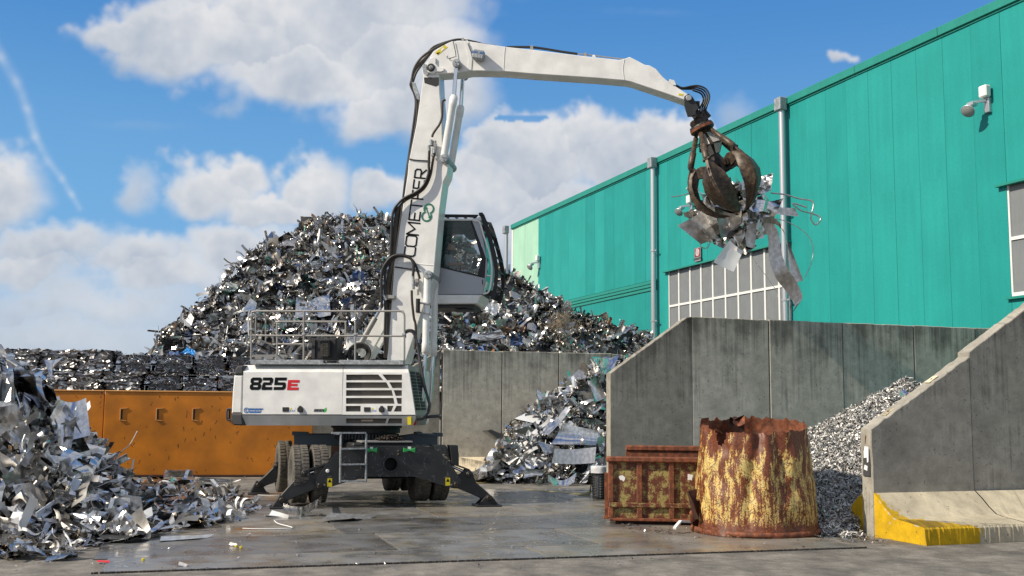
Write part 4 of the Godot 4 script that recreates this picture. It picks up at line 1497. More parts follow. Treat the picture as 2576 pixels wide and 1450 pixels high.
	var s3 := func(x: float, d: float) -> float:
		var y := 0.0
		for i in p3.size() - 1:
			if x >= p3[i][0] and x < p3[i + 1][0]:
				y = remap(x, p3[i][0], p3[i + 1][0], p3[i][1], p3[i + 1][1])
		return maxf(0.0, minf(y, (d - 27.6) * 1.15) + 0.16 * sn2.get_noise_2d(x * 5.0, d * 5.0) - 0.08)
	var h3 := thing("scrap_heap", "heap of mirror bright sheet offcuts beside the sloping bay wall", "scrap heap", Vector3(2, 0, -26), "", "stuff")
	heap(h3, s3, [-1.2, 5.0, 27.2, 32.0], 0.2, 3000, [0.11, 0.75], {"sheet": 24, "foil": 10, "strip": 30, "curl": 10, "wire": 8, "offcut": 26}, func(x, y, d): return y > 0.03 and x < 4.0 and x > -0.75, 0.5, 0.14)
	for i in 60:
		var x := rng.randf_range(-0.6, 3.0)
		var d := rng.randf_range(27.7, 30.6)
		var y: float = s3.call(x, d)
		if y < 0.05:
			continue
		var nr := Vector3(s3.call(x - 0.3, d) - s3.call(x + 0.3, d), 0.6, s3.call(x, d + 0.3) - s3.call(x, d - 0.3)).normalized()
		var kind: String = ["sheet", "offcut", "strip"][i % 3]
		single({"sheet": "aluminium_sheet", "offcut": "sheet_offcut", "strip": "metal_strip"}[kind], kind, rng.randi_range(0, 3), Transform3D(tilt(nr, 0.4) * Basis.from_scale(Vector3.ONE * rng.randf_range(0.5, 1.2)), Vector3(x, y + 0.15, -d)), M.alu, {"sheet": "curved mirror bright sheet", "offcut": "pointed mirror bright offcut", "strip": "mirror bright strip"}[kind] + word(y, [0.7, 1.5], [" low on", " midway up", " high on"]) + " the bay wall heap, " + word(x, [0.4, 1.2, 2.0], ["at its left end", "left of its middle", "right of its middle", "next to the wall"]), "scrap metal", {"sheet": "sheets in the middle heap", "offcut": "offcuts in the middle heap", "strip": "strips in the middle heap"}[kind])
	patch("aluminium_sheet", [[1385, 1118, 26.0], [1415, 1065, 26.3], [1505, 1085, 26.1], [1500, 1120, 25.9]], 0.1, 0.008, M.alu, "wide notched bright sheet on the front of the middle heap", "sheet metal")
	patch("aluminium_sheet", [[1395, 1130, 25.8], [1500, 1125, 25.9], [1496, 1165, 25.7], [1388, 1166, 25.6]], 0.06, 0.004, M.alu_matt, "broad dazzling white lit sheet low on the middle heap", "sheet metal")
	patch("metal_strip", [[1366, 1086, 26.2], [1424, 1024, 26.5], [1436, 1030, 26.4], [1378, 1096, 26.1]], 0.05, 0.004, M.alu, "long straight bright strip leaning on the middle heap", "strip")
	patch("sheet_roll", [[1480, 955, 26.8], [1500, 945, 27.0], [1525, 1000, 27.0], [1495, 1002, 26.6]], 0.25, 0.01, M.alu, "rolled sheet bundle high on the middle heap by the wall", "sheet metal")
	patch("aluminium_sheet", [[1508, 900, 27.8], [1558, 893, 28.2], [1545, 925, 27.8], [1512, 945, 27.4]], 0.1, 0.01, M.alu, "pale sheet standing at the very top of the middle heap", "sheet metal")
	patch("aluminium_sheet", [[1315, 1205, 25.0], [1320, 1178, 25.3], [1372, 1184, 25.4], [1350, 1195, 25.1]], 0.1, 0.01, M.alu, "folded pale sheet at the left foot of the middle heap", "sheet metal")
	patch("curved_strip", [[1380, 1195, 25.1], [1450, 1190, 25.2], [1445, 1212, 25.0], [1378, 1210, 24.9]], 0.2, 0.01, M.alu, "arched bronze reflecting strip at the foot of the middle heap", "strip")
	clean = false
	# fine chips in the right bay
	rng.seed = 505
	var s4 := func(x: float, d: float) -> float:
		var q := Vector2((x - 7.3) / 4.3, (d - 19.9) / 4.3).length()
		var back := d - 16.73 - (x - 5.3) * 0.3096   # it lies against the back of the near wall
		if x > 5.3 and back < 0.02:
			return -0.1
		return maxf(0.0, 2.5 * (1.0 - q) * lerpf(0.35, 1.0, smoothstep(0.2, 1.1, Vector2(x - 5.45, d - 16.3).length())) + 0.08 * sn.get_noise_2d(x * 14.0, d * 14.0) - 0.02)
	var h4 := thing("chip_heap", "heap of fine silver metal chips behind the nearest concrete wall", "scrap heap", Vector3(6, 0, -17), "", "stuff")
	var b := B.new()
	b.grid(60, 60, func(s, t): return Vector3(lerpf(2.6, 8.5, s), s4.call(lerpf(2.6, 8.5, s), lerpf(14.9, 22.2, t)) - 0.02, -lerpf(14.9, 22.2, t)), true)
	var body := put("heap_body", b, M.heap_core, h4)
	body.set_meta("kind", "stuff")
	var spots: Array = []
	var spots2: Array = []
	var inv := h4.global_transform.affine_inverse()
	while spots.size() < 20000:
		var x := rng.randf_range(3.0, 7.6)
		var d := rng.randf_range(15.2, 20.8)
		var y: float = s4.call(x, d)
		if y < 0.01:
			continue
		var nr := Vector3(s4.call(x - 0.2, d) - s4.call(x + 0.2, d), 0.4, s4.call(x, d + 0.2) - s4.call(x, d - 0.2)).normalized()
		var sc := rng.randf_range(0.025, 0.095)
		var g := rng.randf_range(0.35, 1.0)
		(spots if rng.randf() < 0.6 else spots2).append([inv * Transform3D(tilt(nr, 0.45) * Basis.from_scale(Vector3.ONE * sc), Vector3(x, y + rng.randf_range(0.0, 0.025), -d)), Color(g, g * 0.985, g * 0.95) * 0.85])
	scatter(h4, "chip", spots, M.alu_matt)
	scatter(h4, "chip", spots2, M.painted_scrap)
	patch("aluminium_sheet", [[2258, 985, 17.6], [2276, 979, 17.7], [2284, 990, 17.6], [2262, 996, 17.5]], 0.03, 0.02, M.alu, "single crumpled shred on the crest of the chip heap", "sheet metal")
# ---- the material handler
func path(pl: Pl, off: float, a: Array) -> Array:
	var r: Array = []
	for i in range(0, a.size(), 2):
		r.append(pl.px(a[i], a[i + 1], off))
	return r

func smooth_path(p: Array, each := 4) -> Array:
	var c := Curve3D.new()
	for i in p.size():
		var t: Vector3 = (p[mini(i + 1, p.size() - 1)] - p[maxi(i - 1, 0)]) / 6.0
		c.add_point(p[i], -t, t)
	var r: Array = []
	for i in p.size() - 1:
		for k in each:
			r.append(c.sample(i, float(k) / each))
	r.append(p[-1])
	return r

func plate(called: String, pl: Pl, a: Array, z0: float, z1: float, m: Material, parent: Node3D, e := 0.0) -> MeshInstance3D:   # outline as seen on the nearer face
	var b := B.new()
	b.x = pl.fr()
	b.prism(pl.poly(a, maxf(z0, z1)), minf(z0, z1), maxf(z0, z1), e)
	return put(called, b, m, parent)

func hose(called: String, pl: Pl, off: float, a: Array, r: float, m: Material, parent: Node3D, end_off := 999.0) -> MeshInstance3D:
	var p: Array = []
	var n := a.size() / 2
	for i in n:
		p.append(pl.px(a[i * 2], a[i * 2 + 1], off if end_off > 900.0 else lerpf(off, end_off, float(i) / (n - 1))))
	var b := B.new()
	b.tube(smooth_path(p), r, 7)
	return put(called, b, m, parent)

func pin(called: String, pl: Pl, u: float, v: float, z0: float, z1: float, r: float, m: Material, parent: Node3D, bolts := 0, bm: Material = null) -> void:
	var q := pl.loc(u, v, z1)
	var b := B.new()
	b.x = pl.fr()
	b.lathe([Vector2(r, z0), Vector2(r, z1 - 0.012), Vector2(r - 0.012, z1), Vector2(0.0, z1)], 20, Transform3D(Basis(Vector3.RIGHT, PI / 2), Vector3(q.x, q.y, 0)) * Transform3D(Basis(), Vector3()), null, false)
	var o := put(called, b, m, parent)
	for i in bolts:
		var a := TAU * i / bolts + 0.4
		b = B.new()
		b.x = pl.fr()
		var c := Vector3(q.x + cos(a) * r * 0.42, q.y + sin(a) * r * 0.42, z1)
		b.tube([c, c + Vector3(0, 0, 0.022)], r * 0.16, 6)
		put("bolt", b, bm if bm else M.bolt, o)

func ram(called: String, pl: Pl, top: Array, mid: Array, foot: Array, off: float, rb: float, rr: float, m: Material, parent: Node3D) -> void:   # chrome rod from top to mid, barrel from mid to foot
	var q: Array = [pl.loc(top[0], top[1], pl_near), pl.loc(mid[0], mid[1], pl_near), pl.loc(foot[0], foot[1], pl_near)]
	var w: Array = q.map(func(v): return pl.pt(v.x, v.y, off))
	var d: Vector3 = (w[2] - w[1]).normalized()
	var b := B.new()
	b.tube([w[1], w[1] + d * 0.05, w[1] + d * 0.051, w[1] + d * 0.22, w[1] + d * 0.25, w[2] - d * 0.06, w[2]], [rb * 0.8, rb * 1.1, rb * 1.12, rb * 1.12, rb, rb, rb * 0.9], 18)
	var o := put(called, b, m, parent)
	b = B.new()
	b.tube([w[0], w[1]], rr, 14)
	put("rod", b, M.chrome, o)

var pl_near := -0.75

func glyphs(pl: Pl, off: float, origin: Vector2, bars: Array, m: Material, called: String, parent: Node3D, to_uv: Callable) -> void:   # bars: [x0, y0, x1, y1] in picture units before slanting
	var b := B.new()
	b.x = pl.fr()
	for r in bars:
		var p := PackedVector2Array()
		for c in [[r[0], r[1]], [r[2], r[1]], [r[2], r[3]], [r[0], r[3]]]:
			var q: Vector2 = to_uv.call(origin.x + c[0], origin.y + c[1])
			p.append(pl.loc(q.x, q.y, off))
		b.prism(p, off - 0.002, off + 0.003)
	put(called, b, m, parent)

func build_handler() -> void:
	rng.seed = 77
	var up := Pl.new(P(815, HV, 19.5), -8.0)
	var mh := thing("material_handler", "white wheeled material handler with raised boom holding a scrap grapple", "material handler", Vector3(-3.0, 0, -22.0))
	var b := B.new()
	# upper carriage
	var xl := up.loc(612, 1000).x
	var y0 := up.loc(815, 1071).y
	var y1 := up.loc(815, 919).y
	var ys := up.loc(815, 1045).y
	var yc := up.loc(815, 937).y
	var xr := up.loc(1036, 1000).x
	b.x = up.fr()
	b.span(Vector3(xl, y0 + 0.02, -2.5), Vector3(xr - 0.2, y1 - 0.03, -0.28), 0.03)
	b.span(Vector3(xl, y0 + 0.03, -0.279), Vector3(xr - 0.2, yc - 0.05, -0.2), 0.01)
	var body := put("upper_carriage", b, M.white, mh)
	var chamfer := func(called: String, pa: Array, z0: float, z1: float) -> void:   # a quad leaning from z0 at its lower edge to z1 at its upper edge
		var w: Array = [up.px(pa[0], pa[1], z0), up.px(pa[2], pa[3], z1), up.px(pa[4], pa[5], z1), up.px(pa[6], pa[7], z0)]
		var q := B.new()
		q.quad(w[0], w[1], w[2], w[3])
		for i in 4:
			q.quad(w[i], w[(i + 1) % 4], w[(i + 1) % 4] - up.n * 0.03, w[i] - up.n * 0.03)
		put(called, q, M.white, mh)
	chamfer.call("hood_edge", [612, 937.3, 612.6, 919, 862, 919.3, 862.2, 937.5], 0.0, -0.26)
	chamfer.call("hood_edge", [863.6, 937.5, 863.4, 919.3, 1025.2, 919.6, 1028, 937.8], 0.0, -0.26)
	var door := plate("service_door", up, [612, 937.6, 862.2, 937.8, 860.4, 1043.6, 609.5, 1043.2], -0.035, 0.0, M.white, mh, 0.006)
	# right hand door with its louvre openings, built from the solid strips between them
	var Z := func(x: float, y: float) -> Array: return [597.5 + 0.19531 * x, 899.3 + 0.19531 * y]
	var quads: Array = []
	var lx := func(y: float) -> float: return lerpf(1362, 1347, (y - 195) / 545.0)
	var rx := func(y: float) -> float: return lerpf(2208, 2290, (y - 195) / 545.0)
	var rows := [[222, 297], [322, 398], [424, 498], [524, 600], [626, 700]]
	var cuts := [[[1398, 1398, 1812, 1880], [1862, 1925, 2118, 2118]], [[1397, 1397, 1915, 1955], [1953, 1995, 2117, 2117]], [[1396, 1396, 1985, 2003], [2010, 2035, 2116, 2116]], [[1395, 1395, 2008, 2022], [2042, 2062, 2114, 2114]], [[1394, 1394, 1586, 1584], [1927, 1927, 2008, 1980], [2046, 2008, 2113, 2113]]]
	var yprev := 197.0
	for r in 6:
		var ye: float = rows[r][0] if r < 5 else 740.0
		quads.append([lx.call(yprev), yprev, rx.call(yprev), yprev, rx.call(ye), ye, lx.call(ye), ye])
		if r == 5:
			break
		var ya: float = rows[r][0]
		var yb: float = rows[r][1]
		var la: float = lx.call(ya)
		var lb: float = lx.call(yb)
		for c in cuts[r]:
			quads.append([la, ya, c[0], ya, c[1], yb, lb, yb])
			la = c[2]
			lb = c[3]
		quads.append([la, ya, rx.call(ya), ya, rx.call(yb), yb, lb, yb])
		yprev = yb
	b = B.new()
	b.x = up.fr()
	for q in quads:
		var a: Array = []
		for i in range(0, 8, 2):
			a.append_array(Z.call(q[i], q[i + 1]))
		b.prism(up.poly(a), -0.035, 0.0)
	var door2 := put("radiator_door", b, M.white, mh)
	for r in 5:
		plate("louvre_screen", up, Z.call(1385, rows[r][0] - 8) + Z.call(2125, rows[r][0] - 8) + Z.call(2125, rows[r][1] + 8) + Z.call(1385, rows[r][1] + 8), -0.085, -0.06, M.louvre, door2)
		for k in 34:
			if (k > 9 and r < 4) or (k > 8 and r == 4):
				continue
			var xx := 1400.0 + k * 21
			var fb := B.new()
			var pa: Array = Z.call(xx, rows[r][0] - 4)
			var pb: Array = Z.call(xx, rows[r][1] + 4)
			fb.bar(up.px(pa[0], pa[1], -0.055), up.px(pb[0], pb[1], -0.055), 0.008, 0.008)
			put("fin", fb, M.rim, door2)
	# bevelled skirt
	var skirt := func(pa: Array) -> void:
		var q := B.new()
		var w: Array = []
		for i in range(0, pa.size(), 2):
			var t: float = (pa[i + 1] - 1045.0) / 26.0
			w.append(up.px(pa[i], pa[i + 1], -0.16 * t))
		q.quad(w[0], w[1], w[2], w[3])
		var bk := up.n * -0.03
		for i in 4:
			q.quad(w[i], w[(i + 1) % 4], w[(i + 1) % 4] + bk, w[i] + bk)
		put("skirt_panel", q, M.white, mh)
	var sk := func(x: float, y: float) -> Array: return Z.call(x, y)
	skirt.call(sk.call(60, 748) + sk.call(1394, 750) + sk.call(1394, 880) + sk.call(80, 878))
	skirt.call(sk.call(1395, 750) + sk.call(2294, 752) + sk.call(2290, 788) + sk.call(1395, 788))
	skirt.call(sk.call(1395, 853) + sk.call(2268, 853) + sk.call(2256, 882) + sk.call(1395, 881))
	skirt.call(sk.call(1923, 788.5) + sk.call(1952, 788.5) + sk.call(1928, 852.5) + sk.call(1902, 852.5))
	skirt.call(sk.call(2116, 788.5) + sk.call(2289, 788.5) + sk.call(2269, 852.5) + sk.call(2116, 852.5))
	plate("skirt_screen", up, sk.call(1390, 775) + sk.call(2120, 775) + sk.call(2120, 870) + sk.call(1390, 870), -0.18, -0.15, M.louvre, mh)
	plate("belly_rail", up, [612, 1043.4, 1044, 1044.2, 1044, 1047, 612, 1046], -0.05, -0.008, M.dark_corner, mh)
	# front end panel with slots, seen edge on
	b = B.new()
	var e0 := up.px(1026, 920, -0.03)
	var e1 := up.px(1045.4, 1046, -0.012)
	var e2 := up.px(1038, 1071, -0.16)
	var back := -up.n * 1.0 + up.t * 0.03
	b.quad(e0, e1, e1 + back, e0 + back)
	b.quad(e1, e2, e2 + back, e1 + back)
	var fe := put("front_end_panel", b, M.rail, mh)
	for k in 12:
		b = B.new()
		var f0 := e0.lerp(e1, 0.14 + k * 0.066) + up.t * 0.008
		for j in 2:
			b.bar(f0 + back * (0.1 + 0.42 * j), f0 + back * (0.42 + 0.42 * j), 0.012, 0.05)
		put("slot", b, M.black, fe)
	# counterweight at the left with dark corners
	plate("counterweight", up, [588, 944, 611, 944, 608, 1041, 581.5, 1041, 584, 990], -2.5, -0.03, M.white, mh, 0.03)
	plate("corner_guard", up, [591, 928, 596, 921, 612, 919.5, 611.5, 943.5, 588.5, 943.5], -2.45, -0.015, M.dark_corner, mh, 0.03)
	plate("corner_guard", up, [581, 1041.5, 608.5, 1041.5, 611.5, 1071, 588, 1070.5, 579.5, 1060], -2.5, -0.01, M.dark_corner, mh, 0.025)
	b = B.new()
	b.tube(smooth_path(path(up, -0.3, [583, 1030, 572, 1031, 571, 1055, 580, 1057])), 0.02, 6)
	put("rear_hook", b, M.dark_corner, mh)
	plate("tail_light", up, [1039, 1063, 1047, 1060, 1045, 1070, 1037, 1071], -0.3, -0.2, M.red, mh)
	# latches, labels and lettering on the doors
	for k in 2:
		var dx: float = [0, 1051][k]
		var par: Node3D = [door, door2][k]
		plate("latch_plate", up, Z.call(576 + dx, 643) + Z.call(658 + dx, 643) + Z.call(658 + dx, 700) + Z.call(576 + dx, 700), 0.001, 0.015, M.black, par, 0.004)
		plate("latch", up, Z.call(790 + dx, 626) + Z.call(812 + dx, 626) + Z.call(838 + dx, 668) + Z.call(832 + dx, 705) + Z.call(800 + dx, 710) + Z.call(768 + dx, 702) + Z.call(763 + dx, 665), 0.001, 0.05, M.black, par, 0.012)
		plate("notice", up, Z.call(672 + dx, 642) + Z.call(742 + dx, 642) + Z.call(742 + dx, 702) + Z.call(672 + dx, 702), 0.001, 0.003, M.label_white, par)
		plate("warning_mark", up, Z.call(690 + dx, 646) + Z.call(708 + dx, 676) + Z.call(672 + dx, 676), 0.0035, 0.005, M.label_yellow, par)
		for j in 3:
			plate("notice_dot", up, Z.call(676 + dx + j * 22, 682) + Z.call(690 + dx + j * 22, 682) + Z.call(690 + dx + j * 22, 697) + Z.call(676 + dx + j * 22, 697), 0.0035, 0.005, M.label_blue, par)
	var slant := func(x: float, y: float) -> Vector2:
		return Vector2(597.5 + 0.19531 * (x + (420.0 - y) * 0.125), 899.3 + 0.19531 * y)
	var nb := [[20, 0, 125, 8], [9, 8, 136, 18], [1, 18, 144, 38], [0, 38, 42, 60], [103, 38, 145, 60], [6, 60, 139, 72], [16, 72, 129, 90], [6, 90, 139, 100], [0, 100, 42, 122], [103, 100, 145, 122], [1, 122, 144, 142], [9, 142, 136, 152], [20, 152, 125, 160]]
	glyphs(up, 0.004, Vector2(152, 260), nb, M.ink, "numeral_8", door, slant)
	glyphs(up, 0.004, Vector2(308, 260), [[0, 0, 114, 8], [0, 8, 126, 18], [0, 18, 134, 38], [92, 38, 134, 62], [14, 62, 130, 74], [4, 74, 120, 98], [0, 98, 42, 122], [0, 122, 134, 160]], M.ink, "numeral_2", door, slant)
	glyphs(up, 0.004, Vector2(462, 260), [[0, 0, 152, 38], [0, 38, 42, 62], [0, 62, 136, 74], [0, 74, 148, 98], [110, 98, 152, 122], [0, 122, 151, 142], [0, 142, 143, 152], [0, 152, 130, 160]], M.ink, "numeral_5", door, slant)
	glyphs(up, 0.004, Vector2(636, 292), [[0, 0, 146, 34], [0, 34, 42, 50], [0, 50, 125, 78], [0, 78, 42, 96], [0, 96, 146, 130]], M.red, "letter_e", door, slant)
	var zp := func(x: float, y: float, off := 0.004) -> Transform3D:
		var q: Array = Z.call(x, y)
		var l := up.loc(q[0], q[1])
		return up.fr() * Transform3D(Basis(), Vector3(l.x, l.y, off))
	plate("service_label", up, Z.call(150, 673) + Z.call(306, 673) + Z.call(302, 710) + Z.call(290, 718) + Z.call(150, 718), 0.001, 0.003, M.label_blue, door)
	text("SERVICE-RICAMBI", zp.call(232, 665), 0.026, M.label_blue, door)
	text("+39 0421 231101", zp.call(228, 691), 0.023, M.label_white, door)
	var ring := B.new()
	ring.x = zp.call(114, 683, 0.003)
	ring.lathe([Vector2(0.043, 0), Vector2(0.054, 0), Vector2(0.054, 0.003), Vector2(0.043, 0.003)], 24, Transform3D(Basis(Vector3.RIGHT, PI / 2), Vector3()), null, false)
	put("label_ring", ring, M.label_blue, door)
	text("C", zp.call(114, 685), 0.06, M.label_blue, door)
	text("GREEN", zp.call(1050, 678), 0.036, M.ink, door, "lettering", 1.25)
	text("EFFICIENCY", zp.call(1046, 694), 0.022, M.ink, door, "lettering", 1.2)
	plate("green_leaf", up, Z.call(1142, 645) + Z.call(1150, 672) + Z.call(1142, 700) + Z.call(1112, 712) + Z.call(1098, 704) + Z.call(1104, 676) + Z.call(1122, 662), 0.001, 0.003, M.leaf_green, door)
	plate("warning_sticker", up, [1025, 1049.5, 1034, 1049.5, 1034, 1069, 1025, 1069], -0.13, -0.005, M.label_yellow, mh)
	# ---- platform, railing and what stands on the hood
	plate("platform_beam", up, [629.5, 905.5, 812, 906, 812, 913, 816, 915, 850, 915, 853, 913, 853, 906.2, 1014.5, 906.6, 1014.5, 917.2, 629.5, 916.6], -0.12, -0.06, M.galvanised, mh, 0.004)
	b = B.new()
	b.x = up.fr()
	var pa0 := up.loc(630, 917, -0.06)
	var pa1 := up.loc(1014, 917, -0.06)
	b.span(Vector3(pa0.x, pa0.y, -0.75), Vector3(pa1.x, pa0.y + 0.03, -0.121))
	put("platform_grating", b, M.galvanised, mh)
	var rail := func(off: float, a: Array, r := 0.02, end := 999.0) -> void:
		hose("guard_rail", up, off, a, r, M.rail, mh, end)
	rail.call(-0.09, [632, 906, 632, 850, 632, 800, 633.5, 790, 640, 784, 700, 783.3, 840, 783.3, 1000, 783.4, 1011, 785.5, 1017, 793, 1017.5, 830, 1017, 917])
	rail.call(-0.09, [632, 844.5, 760, 845, 900, 845.5, 1016, 846])
	rail.call(-0.09, [764, 906, 764, 784])
	rail.call(-0.09, [893.5, 906, 894, 784])
	rail.call(-0.09, [628, 846, 625.5, 838, 625, 800, 627, 786, 632, 784, 660, 797, 683, 807, 687, 815, 686.5, 862], 0.018, -1.6)
	rail.call(-0.4, [643, 793, 643, 843], 0.015)
	rail.call(-0.9, [668, 804, 668, 864], 0.015)
	rail.call(-0.2, [637, 849, 684, 868], 0.018, -1.6)
	rail.call(-1.7, [697, 892, 697, 822, 699, 812, 705, 809.5, 860, 809.5, 867, 811, 869.5, 818, 869, 856])
	rail.call(-1.7, [697, 866, 862, 866])
	for c in [[632, 795], [632, 829], [764, 841], [894, 842], [1016, 842]]:
		var q := up.loc(c[0], c[1], -0.09)
		b = B.new()
		b.x = up.fr()
		b.box(Vector3(q.x, q.y, -0.09), Vector3(0.07, 0.05, 0.06), Basis(), 0.01)
		put("rail_clamp", b, M.galvanised, mh)
	# air filter, duct, bracket plate, hose reel on the hood
	var af := plate("air_filter", up, [783, 851.5, 846.5, 851, 847, 906, 784, 906], -1.0, -0.55, M.black, mh, 0.03)
	for k in 8:
		b = B.new()
		b.x = up.fr()
		var q := up.loc(786 + k * 2.0, 852, -0.55)
		var q2 := up.loc(786, 905, -0.55)
		if k < 4:
			b.span(Vector3(q.x, q2.y + 0.02, -0.555), Vector3(q.x + 0.012, q.y - 0.02, -0.52))
		else:
			b.span(Vector3(up.loc(784, 0, -0.55).x, lerpf(q2.y, q.y, (k - 3.5) * 0.22), -0.555), Vector3(up.loc(797, 0, -0.55).x, lerpf(q2.y, q.y, (k - 3.5) * 0.22) + 0.012, -0.525))
		put("rib", b, M.dark_corner, af)
	plate("filter_frame", up, [806, 855, 827, 855, 829, 858, 829, 895, 826, 900, 806, 900, 804, 896, 804, 858], -0.551, -0.46, M.black, af, 0.012)
	for r in 6:
		for c in 3:
			var q := up.loc(811 + c * 5.6, 866 + r * 5.6, -0.45)
			b = B.new()
			b.x = up.fr()
			b.lathe([Vector2(0.011, -0.012), Vector2(0.019, -0.012), Vector2(0.019, 0.0), Vector2(0.011, 0.0)], 8, Transform3D(Basis(Vector3.RIGHT, PI / 2), Vector3(q.x, q.y, -0.45)), null, false)
			put("filter_port", b, M.rubber, af)
	b = B.new()
	b.tube(smooth_path(path(up, -0.7, [790, 874, 773, 873, 757, 880, 751, 892, 750, 907])), 0.075, 12)
	put("intake_duct", b, M.dark_corner, mh)
	for c in [[778, 873.5, 776.5, 873.5], [752, 890, 751.6, 892]]:
		b = B.new()
		b.cyl(up.px(c[0], c[1], -0.7), up.px(c[2], c[3], -0.7), 0.082)
		put("hose_clip", b, M.bolt, mh)
	plate("bracket_plate", up, [633, 892.5, 745, 892.5, 745, 898, 715, 898, 713, 903.5, 694, 903.5, 691, 898, 687, 898, 685, 903.5, 668, 903.5, 664, 898, 658, 898, 656, 903.5, 642, 903.5, 640, 898, 633, 898], -0.9, -0.8, M.deck_grey, mh)
	for k in 4:
		var ctr := up.px(904 + k, 890 - k * 0.5, -0.9 - k * 0.1)
		var pts: Array = []
		for i in 25:
			var a := TAU * i / 24.0
			pts.append(ctr + (up.t * cos(a) * (0.23 - k * 0.03) + Vector3.UP * sin(a) * (0.21 - k * 0.03)))
		b = B.new()
		b.tube(pts, 0.024, 7, false)
		put("coiled_hose", b, M.hose, mh)
	for k in 9:
		b = B.new()
		b.x = up.fr() * Transform3D(Basis(Vector3(0.2, 1, 0.1).normalized(), k * 0.7), Vector3())
		var q := up.px(855 + k * 5.5, 890 + (k % 3) * 5, -1.1)
		b.x.origin = q
		b.box(Vector3(), Vector3(0.1, 0.09 + 0.02 * (k % 4), 0.1), Basis(), 0.012)
		put("valve", b, [M.rail, M.black, M.dark_corner][k % 3], mh)
	plate("work_lamp", up, [872, 821, 882, 821, 882, 834, 872, 834], -1.7, -1.62, M.black, mh, 0.015)
	plate("lamp_bracket", up, [872, 838, 900, 838, 900, 847, 880, 847, 880, 852, 872, 852], -1.7, -1.66, M.galvanised, mh)
	# tubular handrails at the front corner
	for k in 2:
		hose("hand_rail", up, -0.2 - 0.12 * k, [1019, 846 + k * 4, 1019, 836 + k * 4, 1026, 831 + k * 4, 1038 - k * 3, 832 + k * 3, 1045 - k * 2, 842 + k * 3, 1052, 880, 1061 - k * 4, 930, 1066 - k * 4, 960, 1076, 1000, 1081, 1016, 1079, 1035, 1072, 1046, 1064, 1054, 1050, 1056], 0.024, M.dark_corner, mh)
	hose("mirror_arm", up, -0.3, [1066, 1051, 1085, 1048.5, 1111, 1047], 0.032, M.dark_corner, mh)
	plate("side_guard", up, [1069, 968, 1078, 1000, 1083, 1018, 1079, 1038, 1074, 1036, 1077, 1017, 1072, 1002], -0.34, -0.3, M.dark_corner, mh)
	# ---- boom, stick and rams
	var boom := plate("boom", up, [968, 960, 972, 925, 974.5, 905, 983, 786, 992, 666, 1009, 550, 1025, 440, 1027.3, 412, 1047, 315, 1060.7, 221, 1065, 193.5, 1062, 178, 1067, 162, 1078, 153, 1090, 154, 1101, 164, 1104, 178, 1104.7, 193.5, 1106.3, 233, 1112, 303, 1113, 365, 1121, 392, 1127.5, 408, 1127, 425, 1124.5, 439.4, 1115.4, 457.6, 1106, 527, 1095.8, 641.5, 1092, 683, 1089, 705, 1073, 750, 1060, 789, 1018, 917, 1004, 960], -1.4, -0.85, M.white, mh, 0.014)
	plate("weld_seam", up, [974.8, 905.5, 983, 892, 1019.5, 911, 1017, 914], -0.852, -0.842, M.white, boom, 0.004)
	hose("seam", up, -0.848, [993, 662, 1040, 664, 1092, 668], 0.008, M.white, boom)
	plate("boom_head_patch", up, [1066, 195, 1104, 195, 1104, 214, 1096, 218, 1068, 209], -0.848, -0.845, M.grease, boom)
	var stick := plate("stick", up, [1083, 141, 1090, 129, 1112, 116, 1126, 108.5, 1136.6, 103.9, 1161, 103, 1180, 104, 1270.2, 117.6, 1352, 126.6, 1473.6, 141.8, 1558.5, 150.9, 1571, 148, 1584.4, 143.3, 1602, 152, 1622.3, 163, 1634.5, 164.6, 1651, 173.7, 1664.8, 190.4, 1676, 201, 1686, 208.6, 1728.6, 235.9, 1736, 243, 1735, 251, 1728, 254, 1686, 239, 1604, 211.6, 1588, 206, 1570.7, 202.5, 1500.9, 196.5, 1352, 186.7, 1267, 179.8, 1200, 178.3, 1179, 178.9, 1158, 183, 1110.8, 185.9, 1082, 188, 1073, 181, 1074, 168], -1.27, -0.83, M.white, mh, 0.012)
	hose("seam", up, -0.826, [1270.5, 118.5, 1268, 150, 1266.5, 179], 0.006, M.white, stick)
	hose("seam", up, -0.826, [1571, 149, 1567, 175, 1571, 201], 0.005, M.white, stick)
	plate("stiffener", up, [1168, 104, 1179, 105, 1188, 150, 1186, 176, 1176, 178, 1178, 150], -0.83, -0.815, M.white, stick, 0.005)
	plate("pin_plate", up, [1074, 160, 1080, 148, 1090, 143, 1096, 146, 1096, 160, 1102, 168, 1116, 171, 1117, 178, 1108, 181, 1098, 180, 1090, 186, 1076, 182], -0.83, -0.79, M.white, stick, 0.008)
	plate("lifting_eye", up, [1163, 104, 1165, 99, 1170, 95.5, 1175, 97, 1178, 106], -1.06, -1.03, M.white, stick)
	plate("hose_shield", up, [1684, 199, 1696, 202, 1701, 214, 1692, 214, 1682, 206], -0.95, -0.82, M.white, stick)
	plate("lifting_eye", up, [1489, 142.5, 1491, 138.5, 1496, 138, 1499, 143.5], -1.06, -1.03, M.white, stick)
	plate("warning_sticker", up, [1094, 133, 1118, 113, 1126, 119, 1101, 139], -0.83, -0.825, M.label_yellow, stick)
	plate("warning_mark", up, [1097, 133.5, 1107, 131.5, 1101, 137.5], -0.8245, -0.822, M.ink, stick)
	plate("warning_mark", up, [1108, 125, 1115, 119, 1118, 122, 1111, 129], -0.8245, -0.822, M.label_white, stick)
	plate("warning_sticker", up, [1708, 235, 1719, 236.5, 1718, 241.5, 1707, 240], -0.83, -0.825, M.label_yellow, stick)
	pin("stick_pin", up, 1083.5, 169.3, -1.45, -0.76, 0.085, M.grease, mh, 0)
	pin("pin_cap", up, 1083.5, 169.3, -0.76, -0.74, 0.045, M.bolt, mh, 6)
